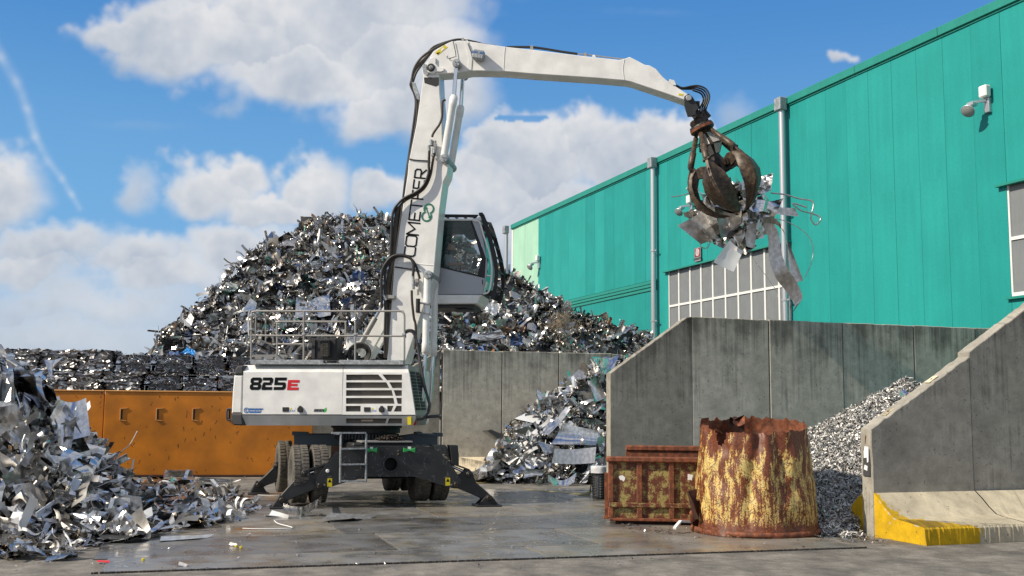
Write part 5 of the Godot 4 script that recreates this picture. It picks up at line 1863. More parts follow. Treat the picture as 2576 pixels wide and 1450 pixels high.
	plate("pin_bracket", up, [1062, 165, 1067, 160, 1074, 163, 1072, 172, 1079, 182, 1074, 190, 1065, 184], -0.83, -0.80, M.galvanised, mh)
	for s in [[-0.75], [-1.5]]:
		ram("stick_ram", up, [1147.7, 158], [1142.5, 240], [1116.5, 396], s[0], 0.075, 0.043, M.white, mh)
		ram("lift_ram", up, [1062, 1010], [1070, 893], [1075.5, 694], s[0], 0.072, 0.042, M.white, mh)
	pin("ram_pin", up, 1147.5, 157.5, -1.6, -0.64, 0.088, M.galvanised, mh, 3)
	pin("ram_pin", up, 1116, 398, -1.6, -0.64, 0.088, M.galvanised, mh, 3)
	pin("ram_pin", up, 1075.7, 691, -1.6, -0.64, 0.088, M.galvanised, mh, 3)
	hose("wire", up, -0.8, [1140, 104, 1143, 118, 1146, 132, 1147, 144], 0.008, M.hose, mh)
	hose("wire", up, -0.8, [1127, 141, 1124, 143, 1128, 147, 1138, 145, 1145, 143], 0.007, M.hose, mh)
	hose("wire", up, -0.8, [1177, 109, 1183, 126, 1189, 134, 1200, 139], 0.008, M.hose, mh)
	# camera box on the stick
	b = B.new()
	b.x = up.fr() * Transform3D(Basis(Vector3(0, 0, 1), -0.18), Vector3())
	var cq := up.loc(1204, 139, -0.7)
	b.x.origin = up.pt(cq.x, cq.y, -0.72)
	b.box(Vector3(), Vector3(0.22, 0.18, 0.2), Basis(), 0.01)
	var cbx := put("sensor_box", b, M.galvanised, mh)
	text("PORT. MAX", b.x * Transform3D(Basis(), Vector3(0, 0.03, 0.101)), 0.04, M.label_blue, cbx)
	# accumulator strapped to the lift ram
	hose("accumulator", up, -0.62, [1051.5, 752, 1051, 786], 0.045, M.black, mh)
	for y in [762, 786]:
		plate("strap", up, [1047, y - 2, 1080, y, 1080, y + 4, 1047, y + 2], -0.74, -0.655, M.bolt, mh, 0.004)
	# lettering up the boom, read from bottom to top
	var o := up.loc(1042.5, 645.5, -0.845)
	var d := (up.loc(1073, 415, -0.845) - o)
	var l := d.length()
	var dir := d / l
	var tf := up.fr() * Transform3D(Basis(Vector3(dir.x, dir.y, 0), Vector3(-dir.y, dir.x, 0), Vector3(0, 0, 1)), Vector3(o.x, o.y, -0.845))
	var s := l / 228.0
	var letters := {
		"C": [24, [[21, 0, 4, 0, 0, 4, 0, 22, 4, 26, 21, 26]]], "O": [28, [[4, 0, 22, 0, 26, 4, 26, 22, 22, 26, 4, 26, 0, 22, 0, 4, 4, 0]]],
		"M": [36, [[1, -2, 1, 27], [3, 25, 15, 8], [15, 8, 28, 25], [30, 27, 30, -2]]], "E": [26, [[21, 0, 1, 0, 1, 26, 21, 26], [3, 13, 18, 13]]],
		"T": [27, [[-1, 26, 23, 26], [11, 24, 11, -2]]], "F": [26, [[1, -2, 1, 26, 21, 26], [3, 12, 18, 12]]], "R": [26, [[1, -2, 1, 26, 18, 26, 22, 22, 22, 14, 18, 11, 4, 11], [10, 10, 22, -1]]],
	}
	var cx := 0.0
	for ch in "COMETFER":
		var g: Array = letters[ch]
		b = B.new()
		b.x = tf
		for st in g[1]:
			for i in range(0, st.size() - 2, 2):
				var p := Vector3(cx + st[i], st[i + 1], 0) * s
				var q := Vector3(cx + st[i + 2], st[i + 3], 0) * s
				var ex := (q - p).normalized() * 1.6 * s
				var thick := 0.0016 + 0.0004 * (i % 4)
				b.x = tf * Transform3D(Basis(), Vector3(0, 0, thick / 2))
				b.bar(p - ex, q + ex, 3.6 * s, thick, Vector3(0, 0, 1))
		put("letter_" + ch.to_lower(), b, M.ink, boom)
		cx += g[0]
	# round emblem of two linked loops beside it
	var em := B.new()
	for k in 2:
		var c := up.loc([1078.6, 1073.2][k], [525.6, 544.6][k], -0.845)
		var pts: Array = []
		for i in 21:
			var a := deg_to_rad(([-78.0, 102.0] as Array)[k] + 282.0 * i / 20.0)
			pts.append(up.pt(c.x + cos(a) * 11.6 * s, c.y + sin(a) * 11.6 * s, -0.843 + 0.0006 * k))
		for i in 20:
			em.bar(pts[i], pts[i + 1].lerp(pts[i], -0.1), 4.0 * s, 0.002, up.n)
	var a1 := up.loc(1071, 522, -0.845)
	var a2 := up.loc(1081, 548, -0.845)
	em.bar(up.pt(a1.x, a1.y, -0.842), up.pt(a2.x, a2.y, -0.842), 2.6 * s, 0.003, up.n)
	put("emblem", em, M.logo_green, boom)
	for k in 2:
		var c: Vector2 = [a1, a2][k]
		var sg: float = [1.0, -1.0][k]
		b = B.new()
		b.x = up.fr() * Transform3D(Basis(Vector3(0, 0, 1), (a1 - a2).angle() - PI / 2), Vector3(c.x, c.y, -0.841))
		b.prism(PackedVector2Array([Vector2(0, 4 * s * sg), Vector2(-4 * s, -3 * s * sg), Vector2(4 * s, -3 * s * sg)]), 0, 0.002)
		put("emblem_arrow", b, M.logo_green, boom)
	# ---- hoses
	var trunk := [1146, 102, 1118, 110, 1090, 124, 1062, 143, 1044, 164, 1036, 192, 1036, 216, 1045, 240, 1049, 262, 1046, 310, 1036, 372, 1027, 420, 1020, 470, 1012, 540, 1003, 610, 994, 680, 987, 760, 982, 840, 979, 900]
	for k in 4:
		var a: Array = []
		for i in range(0, trunk.size(), 2):
			a.append(trunk[i] + rng.randf_range(-2.5, 2.5) + [0, 4, -3, 2][k] * (1.0 if i > 3 else 0.3))
			a.append(trunk[i + 1] + rng.randf_range(-2.0, 2.0) + (6.0 * k if i in [6, 8, 10] else 0.0))
		hose("hydraulic_hose", up, -0.95 - 0.1 * k, a, 0.026 - 0.002 * (k % 2), [M.hose, M.hose_brown][k % 2], mh)
	for k in 6:
		var a: Array = []
		var low_trunk := [1001, 520, 995, 580, 988, 650, 980, 700, 976, 740, 974, 800, 973, 850, 972, 900]
		for i in range(0, low_trunk.size(), 2):
			a.append(low_trunk[i] + k * 2.6 - 4 + rng.randf_range(-1.5, 1.5))
			a.append(low_trunk[i + 1])
		hose("hydraulic_hose", up, -0.8 - 0.12 * k, a, 0.026, [M.hose, M.hose, M.hose_brown][k % 3], mh)
	hose("hydraulic_hose", up, -0.72, [960, 775, 959.5, 735, 959.5, 700, 965, 672, 985, 647, 1008.5, 642, 1030, 648, 1040, 664, 1039, 694], 0.03, M.hose, mh)
	hose("hydraulic_hose", up, -0.76, [969, 780, 968, 700, 972, 672, 992, 650, 1012, 645, 1034, 652, 1046, 668, 1053, 690, 1056, 702], 0.026, M.hose, mh)
	hose("hydraulic_hose", up, -0.68, [1035.6, 731, 1036.5, 760, 1041, 800, 1045, 815, 1046, 845, 1043, 880], 0.026, M.hose_brown, mh)
	hose("hydraulic_hose", up, -0.72, [1121, 252, 1114, 254, 1113, 266, 1112, 294, 1106, 312, 1098, 324, 1090, 336, 1087, 345], 0.026, M.hose_brown, mh)
	hose("hydraulic_hose", up, -0.74, [1080, 378, 1078.5, 412, 1078, 436, 1066, 466, 1046, 484, 1018, 498, 1003, 511, 992, 526, 986, 551, 984, 600, 981, 660], 0.028, M.hose, mh)
	hose("hydraulic_hose", up, -0.78, [1093, 384, 1088, 410, 1083, 440, 1070, 470, 1050, 488, 1022, 503, 1008, 516, 999, 530, 993, 556, 990, 610], 0.026, M.hose_brown, mh)
	hose("boom_strap", up, -0.835, [1029, 400, 1045, 403, 1078, 405], 0.012, M.hose, mh)
	hose("boom_strap", up, -0.835, [993, 672, 1030, 677, 1055, 680], 0.014, M.hose, mh)
	hose("hydraulic_hose", up, -1.05, [1136, 102, 1152, 99.5, 1170, 100.5, 1200, 107, 1218, 112, 1250, 117], 0.024, M.hose, mh)
	hose("hydraulic_hose", up, -1.05, [1275, 119, 1300, 118.5, 1337, 119, 1370, 123, 1415, 130.5, 1452, 135.7], 0.026, M.hose, mh)
	hose("steel_pipe", up, -1.05, [1452, 135.7, 1480, 138, 1491, 139.5, 1530, 144.5, 1573, 149.4], 0.014, M.rail, mh)
	for c in [[1164, 101], [1337, 119], [1472, 138]]:
		plate("hose_clamp", up, [c[0] - 4, c[1] + 8, c[0] - 3, c[1] - 2, c[0] - 1, c[1] - 6, c[0] + 2, c[1] - 6, c[0] + 4, c[1] - 1, c[0] + 5, c[1] + 8], -1.1, -0.98, M.rail, mh)
	for k in 4:
		hose("grapple_hose", up, -0.95 - 0.06 * k, [1686, 209 + k, 1702, 215 + k * 2, 1717, 221 + k, 1740, 217 + k * 2.5, 1757 - k * 4, 216 + k * 4, 1776 - k * 4, 224 + k * 4, 1785 - k * 5, 243 + k * 3, 1778 - k * 5, 268, 1776 - k * 5, 278, 1780 - k * 6, 290], 0.018, [M.hose, M.hose_brown][k % 2], mh)
	# valve clusters on the boom
	for c in [[1083, 360, 1098, 392], [1040, 702, 1058, 736]]:
		for k in 9:
			var u := lerpf(c[0], c[2], rng.randf())
			var v := lerpf(c[1], c[3], rng.randf())
			var q := up.px(u, v, -0.78)
			b = B.new()
			b.x = Transform3D(Basis(up.t, Vector3.UP, up.n), q)
			if k % 2:
				b.box(Vector3(), Vector3(0.06, 0.07, 0.1) * rng.randf_range(0.6, 1.2), Basis(), 0.008)
			else:
				b.cyl(Vector3(0, -0.06, 0), Vector3(0, 0.06, 0.02), 0.022)
			put("valve", b, [M.bolt, M.galvanised, M.rail][k % 3], mh)
	for c in [[960, 705, 964, 716], [963, 742, 972, 755], [1039, 694, 1040, 728], [1084, 352, 1085, 366], [1079, 366, 1080, 380], [1093, 372, 1092, 386]]:
		b = B.new()
		b.tube([up.px(c[0], c[1], -0.74), up.px(c[2], c[3], -0.74)], 0.03, 8)
		put("hose_fitting", b, M.galvanised, mh)
	plate("hose_bracket", up, [962, 740, 992, 744, 993, 752, 962, 752], -1.2, -0.76, M.rail, mh, 0.01)
	plate("hose_bracket", up, [1036, 206, 1044, 208, 1054, 238, 1056, 252, 1049, 250, 1040, 228], -0.92, -0.86, M.galvanised, mh, 0.006)
	build_cab(mh, up)
	build_undercarriage(mh)

func build_cab(mh: Node3D, up: Pl) -> void:
	var near := -1.55
	var far := -2.55
	var C := func(a: Array) -> Array:
		var r: Array = []
		for i in range(0, a.size(), 2):
			r.append(1069.1 + 0.19092 * a[i])
			r.append(515.7 + 0.19092 * a[i + 1])
		return r
	# outline pieces are shared by the near and the far side
	var pieces := [
		["door_panel", [100, 815, 160, 815, 785, 965, 775, 1100, 757, 1180, 100, 1180], M.cab_grey, 0.05],
		["roof_rail", [100, 183, 640, 183, 700, 196, 712, 214, 618, 207, 100, 205], M.white, 0.06],
		["front_pillar", [618, 207, 712, 214, 728, 260, 812, 690, 818, 850, 800, 1000, 776, 1100, 785, 965, 800, 700], M.cab_grey, 0.06],
		["window_frame", [600, 215, 616, 208, 800, 700, 784, 965, 690, 925, 745, 715], M.black, 0.03],
		["window_frame", [175, 800, 690, 925, 784, 965, 160, 815], M.black, 0.03],
		["window_frame", [100, 207, 235, 209, 235, 300, 175, 800, 160, 815, 100, 815], M.black, 0.03],
	]
	for side in 2:
		for p in pieces:
			var z := near if side == 0 else far + (p[3] as float)
			var b := B.new()
			b.x = up.fr()
			b.prism(up.poly(C.call(p[1]), near), z - (p[3] as float), z + (0.004 if p[0] == "window_frame" and side == 0 else 0.0), 0.006)
			put(p[0], b, p[2], mh)
		var g := B.new()
		g.x = up.fr()
		var zg := near - 0.015 if side == 0 else far + 0.015
		var gp := up.poly(C.call([230, 209, 602, 214, 747, 714, 692, 926, 174, 801]), near)
		var ix := Geometry2D.triangulate_polygon(gp)
		for i in range(0, ix.size(), 3):
			g.tri(Vector3(gp[ix[i]].x, gp[ix[i]].y, zg), Vector3(gp[ix[i + 1]].x, gp[ix[i + 1]].y, zg), Vector3(gp[ix[i + 2]].x, gp[ix[i + 2]].y, zg))
		put("side_window", g, M.glass, mh)
	var box := func(called: String, a: Array, z0: float, z1: float, m: Material, e := 0.01) -> MeshInstance3D:
		var b := B.new()
		b.x = up.fr()
		b.prism(up.poly(C.call(a), near), z0, z1, e)
		return put(called, b, m, mh)
	box.call("roof", [100, 172, 640, 172, 700, 186, 700, 196, 640, 184, 100, 184], far, near - 0.06, M.white)
	box.call("headliner", [100, 214, 600, 218, 628, 300, 100, 300], far + 0.07, near - 0.06, M.seat_black)
	box.call("cab_floor", [100, 1150, 760, 1150, 755, 1180, 100, 1180], far, near - 0.055, M.dark_corner)
	box.call("rear_wall", [60, 183, 98, 183, 98, 1180, 60, 1180], far, near, M.cab_grey)
	box.call("cab_base", [60, 1189, 752, 1189, 738, 1215, 692, 1308, 60, 1308], far - 0.03, near + 0.05, M.white, 0.02)
	box.call("door_gap", [100, 1181, 755, 1181, 752, 1188.5, 100, 1188.5], far, near - 0.02, M.black, 0.0)
	box.call("cab_carrier", [60, 1310, 640, 1312, 612, 1368, 560, 1374, 540, 1358, 60, 1360], far + 0.1, near - 0.05, M.dark_corner, 0.02)
	box.call("cab_step", [385, 1375, 660, 1380, 660, 1392, 385, 1402], near - 0.35, near - 0.05, M.dark_corner, 0.004)
	box.call("roof_guard", [60, 118, 700, 126, 662, 172, 640, 165, 560, 160, 60, 160], near - 0.08, near - 0.02, M.black, 0.004)
	box.call("roof_guard", [60, 118, 700, 126, 662, 172, 60, 172], far, far + 0.06, M.black, 0.004)
	for k in 5:
		var x0 := 120.0 + k * 120
		box.call("guard_bar", [x0, 122, x0 + 22, 122, x0 + 22, 140, x0, 140], far + 0.06, near - 0.08, M.black, 0.0)
	box.call("guard_bracket", [708, 104, 755, 100, 760, 130, 745, 150, 712, 140], near - 0.3, near + 0.02, M.black, 0.01)
	box.call("lamp_housing", [632, 180, 742, 148, 742, 215, 700, 196], near - 0.2, near - 0.03, M.white, 0.01)
	for z in [near + 0.0, far + 0.05]:
		var guard := [735, 118, 778, 128, 812, 210, 838, 290, 876, 420, 935, 640, 958, 780, 966, 860, 963, 960, 950, 1070, 928, 1180, 905, 1250, 855, 1235, 888, 1140, 908, 1050, 915, 950, 912, 850, 898, 760, 870, 620, 822, 440, 776, 290, 748, 220]
		box.call("front_guard", guard, z - 0.035, z, M.black, 0.006)
		for k in 2:
			box.call("guard_bracket", [[728, 250, 812, 270, 850, 420, 836, 432, 780, 340, 730, 290], [800, 1120, 930, 1130, 915, 1215, 800, 1195]][k], z - 0.06, z - 0.036, M.black, 0.0)
	for k in 6:
		var p: Array = C.call([[800, 210], [850, 350], [893, 510], [930, 680], [945, 850], [932, 1060]][k])
		var b := B.new()
		b.tube([up.pt(up.loc(p[0], p[1], near).x, up.loc(p[0], p[1], near).y, near - 0.02), up.pt(up.loc(p[0], p[1], near).x, up.loc(p[0], p[1], near).y, far + 0.03)], 0.018, 6)
		put("guard_rung", b, M.black, mh)
	hose("grab_handle", up, near + 0.01, C.call([650, 212, 700, 214, 728, 250, 765, 380, 810, 520, 850, 640, 874, 780, 880, 890, 867, 1030, 850, 1115, 822, 1160, 762, 1172]), 0.02, M.white, mh)
	hose("grab_handle", up, near + 0.01, C.call([812, 930, 845, 935, 872, 930]), 0.016, M.white, mh)
	var fw: Array = C.call([716, 230, 806, 690, 812, 850, 795, 1000, 765, 1150])
	var f := B.new()
	for i in range(0, fw.size() - 2, 2):
		var p := up.loc(fw[i], fw[i + 1], near)
		var q := up.loc(fw[i + 2], fw[i + 3], near)
		f.quad(up.pt(p.x, p.y, near - 0.06), up.pt(q.x, q.y, near - 0.06), up.pt(q.x, q.y, far + 0.06), up.pt(p.x, p.y, far + 0.06))
	put("windscreen", f, M.glass, mh)
	box.call("door_handle", [756, 985, 764, 985, 764, 1050, 754, 1050], near, near + 0.02, M.black, 0.003)
	box.call("side_mirror", [150, 882, 192, 935, 150, 962, 128, 905], near, near + 0.12, M.black, 0.01)
	# seat, controls and screen inside
	box.call("seat_back", [165, 560, 240, 540, 270, 620, 285, 900, 220, 930, 150, 900], -2.3, -1.85, M.seat_black, 0.03)
	box.call("head_rest", [190, 562, 345, 558, 352, 585, 320, 612, 190, 612], -2.2, -1.95, M.seat_black, 0.02)
	box.call("seat_cushion", [150, 900, 440, 905, 470, 960, 440, 1000, 150, 1000], -2.3, -1.85, M.seat_black, 0.03)
	box.call("arm_console", [420, 850, 560, 870, 620, 900, 600, 960, 420, 950], -1.85, -1.7, M.seat_black, 0.02)
	box.call("screen", [598, 655, 648, 672, 630, 815, 572, 808], -2.0, -1.9, M.seat_black, 0.01)
	box.call("sun_blind", [470, 320, 580, 318, 590, 380, 545, 395, 500, 390, 472, 350], -2.3, -1.8, M.seat_black, 0.02)
	hose("joystick", up, -1.78, C.call([470, 870, 468, 800, 476, 745]), 0.016, M.black, mh)
	build_driver(up, near)
	# arms that carry the cab, seen to the left of the boom
	for z in [-1.95, -2.4]:
		var b := B.new()
		b.x = up.fr()
		b.prism(up.poly([880, 880, 903, 858, 1040, 640, 1075, 640, 1085, 690, 1060, 700, 1030, 705, 920, 898, 890, 905], -1.75), z - 0.12, z, 0.012)
		put("cab_arm", b, M.white, mh)
	var ra := [up.px(897, 884, -1.7), up.px(944, 800, -1.7), up.px(978, 742, -1.7)]
	var rb := B.new()
	rb.cyl(ra[0], ra[1], 0.06)
	put("cab_ram", rb, M.rail, mh)
	rb = B.new()
	rb.cyl(ra[1], ra[2], 0.035)
	put("cab_ram_rod", rb, M.chrome, mh)
	plate("cab_arm_base", up, [870, 852, 908, 848, 914, 862, 905, 910, 870, 910], -2.5, -1.72, M.white, mh, 0.02)
	var chain := B.new()
	for i in 16:
		var p: Vector3 = up.px(888, 842, -2.5).lerp(up.px(968, 708, -2.5), i / 15.0)
		chain.x = Transform3D(Basis(up.n, 0.55) * Basis(up.t, Vector3.UP, up.n), p)
		chain.box(Vector3(), Vector3(0.12, 0.085, 0.12), Basis(), 0.008)
	put("cable_chain", chain, M.black, mh)

func build_driver(up: Pl, near: float) -> void:
	# seated, one continuous body; joints are [bearing, height] in the plane of the seat
	var J := func(x: float, y: float, z: float) -> Vector3:
		var q := up.loc(1069.1 + 0.19092 * x, 515.7 + 0.19092 * y, near)
		return up.pt(q.x, q.y, z)
	var who := thing("person", "driver in grey shirt seated in the cab with one hand forward on the controls", "person", J.call(250, 960, -2.05))
	var bones: Array = [   # [from, to, radius from, radius to]
		[J.call(235, 880, -2.05), J.call(240, 720, -2.05), 0.15, 0.17], [J.call(240, 720, -2.05), J.call(245, 625, -2.05), 0.17, 0.10],
		[J.call(245, 660, -1.86), J.call(262, 770, -1.8), 0.065, 0.05], [J.call(245, 660, -2.24), J.call(262, 770, -2.3), 0.065, 0.05],
		[J.call(235, 890, -1.95), J.call(440, 885, -1.92), 0.095, 0.075], [J.call(235, 890, -2.15), J.call(440, 885, -2.18), 0.095, 0.075],
		[J.call(440, 885, -1.92), J.call(480, 1090, -1.92), 0.07, 0.05], [J.call(440, 885, -2.18), J.call(480, 1090, -2.18), 0.07, 0.05],
	]
	put("body", blob(bones, 0.022), M.shirt, who)
	var arm: Array = [[J.call(262, 768, -1.8), J.call(385, 762, -1.78), 0.046, 0.034], [J.call(385, 762, -1.78), J.call(440, 760, -1.77), 0.032, 0.036], [J.call(262, 768, -2.3), J.call(385, 770, -2.3), 0.046, 0.034], [J.call(385, 770, -2.3), J.call(440, 765, -2.3), 0.032, 0.036]]
	for k in 4:
		for z in [-1.77, -2.3]:
			arm.append([J.call(435, 750 + k * 8, z + 0.02), J.call(462 - absf(k - 1.5) * 3, 746 + k * 9, z + 0.03), 0.010, 0.009])
			arm.append([J.call(462 - absf(k - 1.5) * 3, 746 + k * 9, z + 0.03), J.call(474 - absf(k - 1.5) * 3, 755 + k * 8, z - 0.01), 0.009, 0.008])
	for z in [-1.77, -2.3]:
		arm.append([J.call(425, 748, z + 0.02), J.call(447, 735, z - 0.015), 0.012, 0.009])
	put("forearms", blob(arm, 0.012), M.skin, who)
	var head: Array = [[J.call(248, 640, -2.05), J.call(252, 590, -2.05), 0.06, 0.06], [J.call(258, 545, -2.05), J.call(265, 500, -2.05), 0.085, 0.095], [J.call(285, 555, -2.05), J.call(292, 560, -2.05), 0.05, 0.045], [J.call(312, 530, -2.05), J.call(318, 543, -2.05), 0.012, 0.018],
		[J.call(255, 530, -1.955), J.call(254, 545, -1.955), 0.02, 0.014], [J.call(255, 530, -2.145), J.call(254, 545, -2.145), 0.02, 0.014]]
	put("head", blob(head, 0.011), M.skin, who)
	put("hair", blob([[J.call(245, 500, -2.05), J.call(275, 482, -2.05), 0.095, 0.08], [J.call(235, 520, -2.05), J.call(238, 550, -2.05), 0.075, 0.05]], 0.014), M.black, who)
	for z in [-2.02, -2.08]:
		var e := B.new()
		e.ball(J.call(305, 520, z), Vector3(0.012, 0.009, 0.012), 8)
		put("eye", e, M.ink, who)

func blob(bones: Array, cell: float) -> B:   # one skin round a set of tapering bones
	var lo := Vector3.INF
	var hi := -Vector3.INF
	for q in bones:
		for k in 2:
			lo = lo.min(q[k] - Vector3.ONE * (q[2 + k] + cell * 2))
			hi = hi.max(q[k] + Vector3.ONE * (q[2 + k] + cell * 2))
	var n := Vector3i(((hi - lo) / cell).ceil()) + Vector3i.ONE
	var f := PackedFloat32Array()
	f.resize(n.x * n.y * n.z)
	f.fill(1.0)
	for q in bones:
		var a: Vector3 = q[0]
		var d: Vector3 = q[1] - a
		var l2 := maxf(d.length_squared(), 1e-9)
		var rm: float = maxf(q[2], q[3]) + cell * 3
		var p0 := Vector3i(((a.min(q[1]) - Vector3.ONE * rm - lo) / cell).floor()).clamp(Vector3i.ZERO, n - Vector3i.ONE)
		var p1 := Vector3i(((a.max(q[1]) + Vector3.ONE * rm - lo) / cell).ceil()).clamp(Vector3i.ZERO, n - Vector3i.ONE)
		for x in range(p0.x, p1.x + 1):
			for y in range(p0.y, p1.y + 1):
				for z in range(p0.z, p1.z + 1):
					var p := lo + Vector3(x, y, z) * cell
					var t := clampf((p - a).dot(d) / l2, 0, 1)
					var s := (p - a - d * t).length() - lerpf(q[2], q[3], t)
					var i := (x * n.y + y) * n.z + z
					var k := cell * 1.4
					var h := clampf(0.5 + 0.5 * (f[i] - s) / k, 0, 1)
					f[i] = lerpf(f[i], s, h) - k * h * (1.0 - h)
	var b := B.new()
	b.grp = 1
	var at := {}
	var corner := func(x: int, y: int, z: int) -> Vector3:
		var key := (x * n.y + y) * n.z + z
		if at.has(key):
			return at[key]
		var sum := Vector3()
		var m := 0
		for e in 12:
			var ax := e / 4
			var o := Vector3i()
			o[(ax + 1) % 3] = e % 2
			o[(ax + 2) % 3] = (e / 2) % 2
			var o2 := o
			o2[ax] = 1
			var f0 := f[((x + o.x) * n.y + y + o.y) * n.z + z + o.z]
			var f1 := f[((x + o2.x) * n.y + y + o2.y) * n.z + z + o2.z]
			if (f0 < 0) != (f1 < 0):
				sum += Vector3(o).lerp(Vector3(o2), f0 / (f0 - f1))
				m += 1
		at[key] = lo + (Vector3(x, y, z) + sum / maxf(m, 1)) * cell
		return at[key]
	for x in range(1, n.x - 1):
		for y in range(1, n.y - 1):
			for z in range(1, n.z - 1):
				var v := f[(x * n.y + y) * n.z + z]
				for ax in 3:
					var o := Vector3i()
					o[ax] = 1
					var w := f[((x + o.x) * n.y + y + o.y) * n.z + z + o.z]
					if (v < 0) == (w < 0):
						continue
					var u1 := Vector3i()
					u1[(ax + 1) % 3] = 1
					var u2 := Vector3i()
					u2[(ax + 2) % 3] = 1
					var c := Vector3i(x, y, z)
					var q: Array = []
					for s in [c - u1 - u2, c - u2, c, c - u1]:
						q.append(corner.call(s.x, s.y, s.z))
					if v < 0:
						b.quad(q[0], q[3], q[2], q[1])
					else:
						b.quad(q[0], q[1], q[2], q[3])
	return b

func build_undercarriage(mh: Node3D) -> void:
	var un := Pl.new(P(977, HV, 18.95), 12.0)
	var D := func(a: Array) -> Array:   # outline traced on an enlargement
		var r: Array = []
		for i in range(0, a.size(), 2):
			r.append(534.6 + 0.3904 * a[i])
			r.append(786.1 + 0.3904 * a[i + 1])
		return r
	# front beam in two halves that meet at the round opening
	var c := un.loc(982.8, 1168.7)
	var r := 0.135
	var arc_l: Array = []
	var arc_r: Array = []
	for i in 13:
		var a := PI / 2 + PI * i / 12.0
		arc_l.append(Vector2(c.x + cos(a) * r, c.y + sin(a) * r))
		arc_r.append(Vector2(c.x - cos(a) * r, c.y - sin(a) * r))
	var left := un.poly(D.call([1148, 1060, 1000, 1060, 830, 1104, 720, 1140, 690, 1140, 674, 1130, 666, 1112, 668, 1080, 690, 1040, 740, 970, 800, 905, 830, 893, 985, 865, 1148, 865]))
	var right := un.poly(D.call([1148, 865, 1290, 865, 1355, 862, 1400, 875, 1465, 900, 1500, 945, 1545, 990, 1562, 1018, 1600, 1080, 1601, 1113, 1590, 1132, 1570, 1138, 1545, 1134, 1300, 1060, 1148, 1060]))
	left[0].x = c.x
	left[-1].x = c.x
	right[0].x = c.x
	right[-1].x = c.x
	for p in arc_l:
		left.append(p)
	for p in arc_r:
		right.append(p)
	var b := B.new()
	b.x = un.fr()
	b.prism(left, -0.06, 0.0)
	b.prism(right, -0.06, 0.0)
	b.x = un.fr(-0.36)
	b.prism(left, -0.06, 0.0)
	b.prism(right, -0.06, 0.0)
	var xa := un.loc(919, 1150).x
	var xb := un.loc(1075, 1150).x
	var yt := un.loc(980, 1124).y
	var yb := un.loc(980, 1199).y
	b.x = un.fr()
	b.span(Vector3(xa - 0.3, yt - 0.02, -0.36), Vector3(xb + 0.1, yt - 0.005, -0.061))
	b.span(Vector3(xa - 0.3, yb, -0.36), Vector3(xb + 0.1, yb + 0.02, -0.061))
	var beam := put("front_beam", b, M.beam, mh)
	b = B.new()
	b.x = un.fr()
	b.lathe([Vector2(r - 0.012, -0.35), Vector2(r - 0.012, 0.03), Vector2(r + 0.012, 0.03), Vector2(r + 0.012, -0.01)], 24, Transform3D(Basis(Vector3.RIGHT, PI / 2), Vector3(c.x, c.y, 0)))
	put("opening_collar", b, M.beam, beam)
	b = B.new()
	b.x = un.fr()
	b.cyl(Vector3(c.x, c.y, -0.36), Vector3(c.x, c.y, -0.33), r)
	put("opening_back", b, M.black, beam)
	for k in 2:
		var q := un.poly(D.call([[996, 877, 1012, 877, 1028, 882, 1043, 877, 1061, 870, 1058, 905, 1030, 896, 1010, 897, 996, 903], [1228, 872, 1265, 886, 1305, 872, 1304, 905, 1268, 893, 1228, 902]][k]))
		b = B.new()
		b.x = un.fr()
		b.prism(q, 0.001, 0.05, 0.006)
		put("tie_down_eye", b, M.bright_green, beam)
		var lb := un.poly(D.call([[1014, 868, 1034, 868, 1034, 882, 1014, 882], [1258, 866, 1279, 866, 1279, 881, 1258, 881]][k]))
		b = B.new()
		b.x = un.fr()
		b.prism(lb, 0.001, 0.006)
		put("plate", b, M.label_white, beam)
		var bl := un.poly(D.call([[1080, 886, 1102, 886, 1102, 926, 1096, 932, 1084, 932, 1080, 926], [1188, 886, 1213, 886, 1213, 926, 1207, 932, 1194, 932, 1188, 926]][k]))
		b = B.new()
		b.x = un.fr()
		b.prism(bl, 0.001, 0.025, 0.006)
		put("bolt_plate", b, M.beam, beam)
		for j in 2:
			var e: Array = D.call([[1091, 896 + j * 20], [1200, 896 + j * 20]][k])
			pin("bolt", un, e[0], e[1], 0.02, 0.05, 0.022, M.grapple_dark, beam)
		var yl := un.poly(D.call([[740, 1070, 770, 1070, 770, 1124, 738, 1126], [1501, 1066, 1531, 1066, 1531, 1116, 1501, 1118]][k]))
		b = B.new()
		b.x = un.fr()
		b.prism(yl, 0.001, 0.003)
		put("warning_sticker", b, M.label_yellow, beam)
		var tr := un.poly(D.call([[755, 1074, 767, 1096, 743, 1096], [1516, 1070, 1528, 1092, 1504, 1092]][k]))
		b = B.new()
		b.x = un.fr()
		b.prism(tr, 0.0035, 0.005)
		put("warning_mark", b, M.ink, beam)
		var ep: Array = D.call([[693, 1118], [1572, 1112]][k])
		pin("pivot_pin", un, ep[0], ep[1], -0.45, 0.05, 0.05, M.grapple_dark, beam)
		var rp: Array = D.call([[725, 1118], [1545, 1116]][k])
		pin("bolt", un, rp[0], rp[1], 0.0, 0.035, 0.03, M.beam, beam)
	var wd: Array = D.call([741, 1023])
	pin("reflector", un, wd[0], wd[1], 0.0, 0.012, 0.035, M.label_white, beam)
	# stabiliser legs
	var leg := func(pl: Pl, off: float, outline: Array, shoe: Array, knee: Array, ankle: Array, rod: Array, cover: Array) -> void:
		var q := B.new()
		q.x = pl.fr()
		q.prism(pl.poly(outline, off), off - 0.16, off, 0.012)
		var lg := put("stabiliser_leg", q, M.chassis, mh)
		q = B.new()
		q.x = pl.fr()
		var sp := pl.poly(shoe, off + 0.06)
		for i in sp.size():
			sp[i].y = maxf(sp[i].y, 0.045)
		q.prism(sp, off + 0.03, off + 0.06, 0.004)
		q.prism(sp, off - 0.24, off - 0.21, 0.004)
		var lo := INF
		var hi := -INF
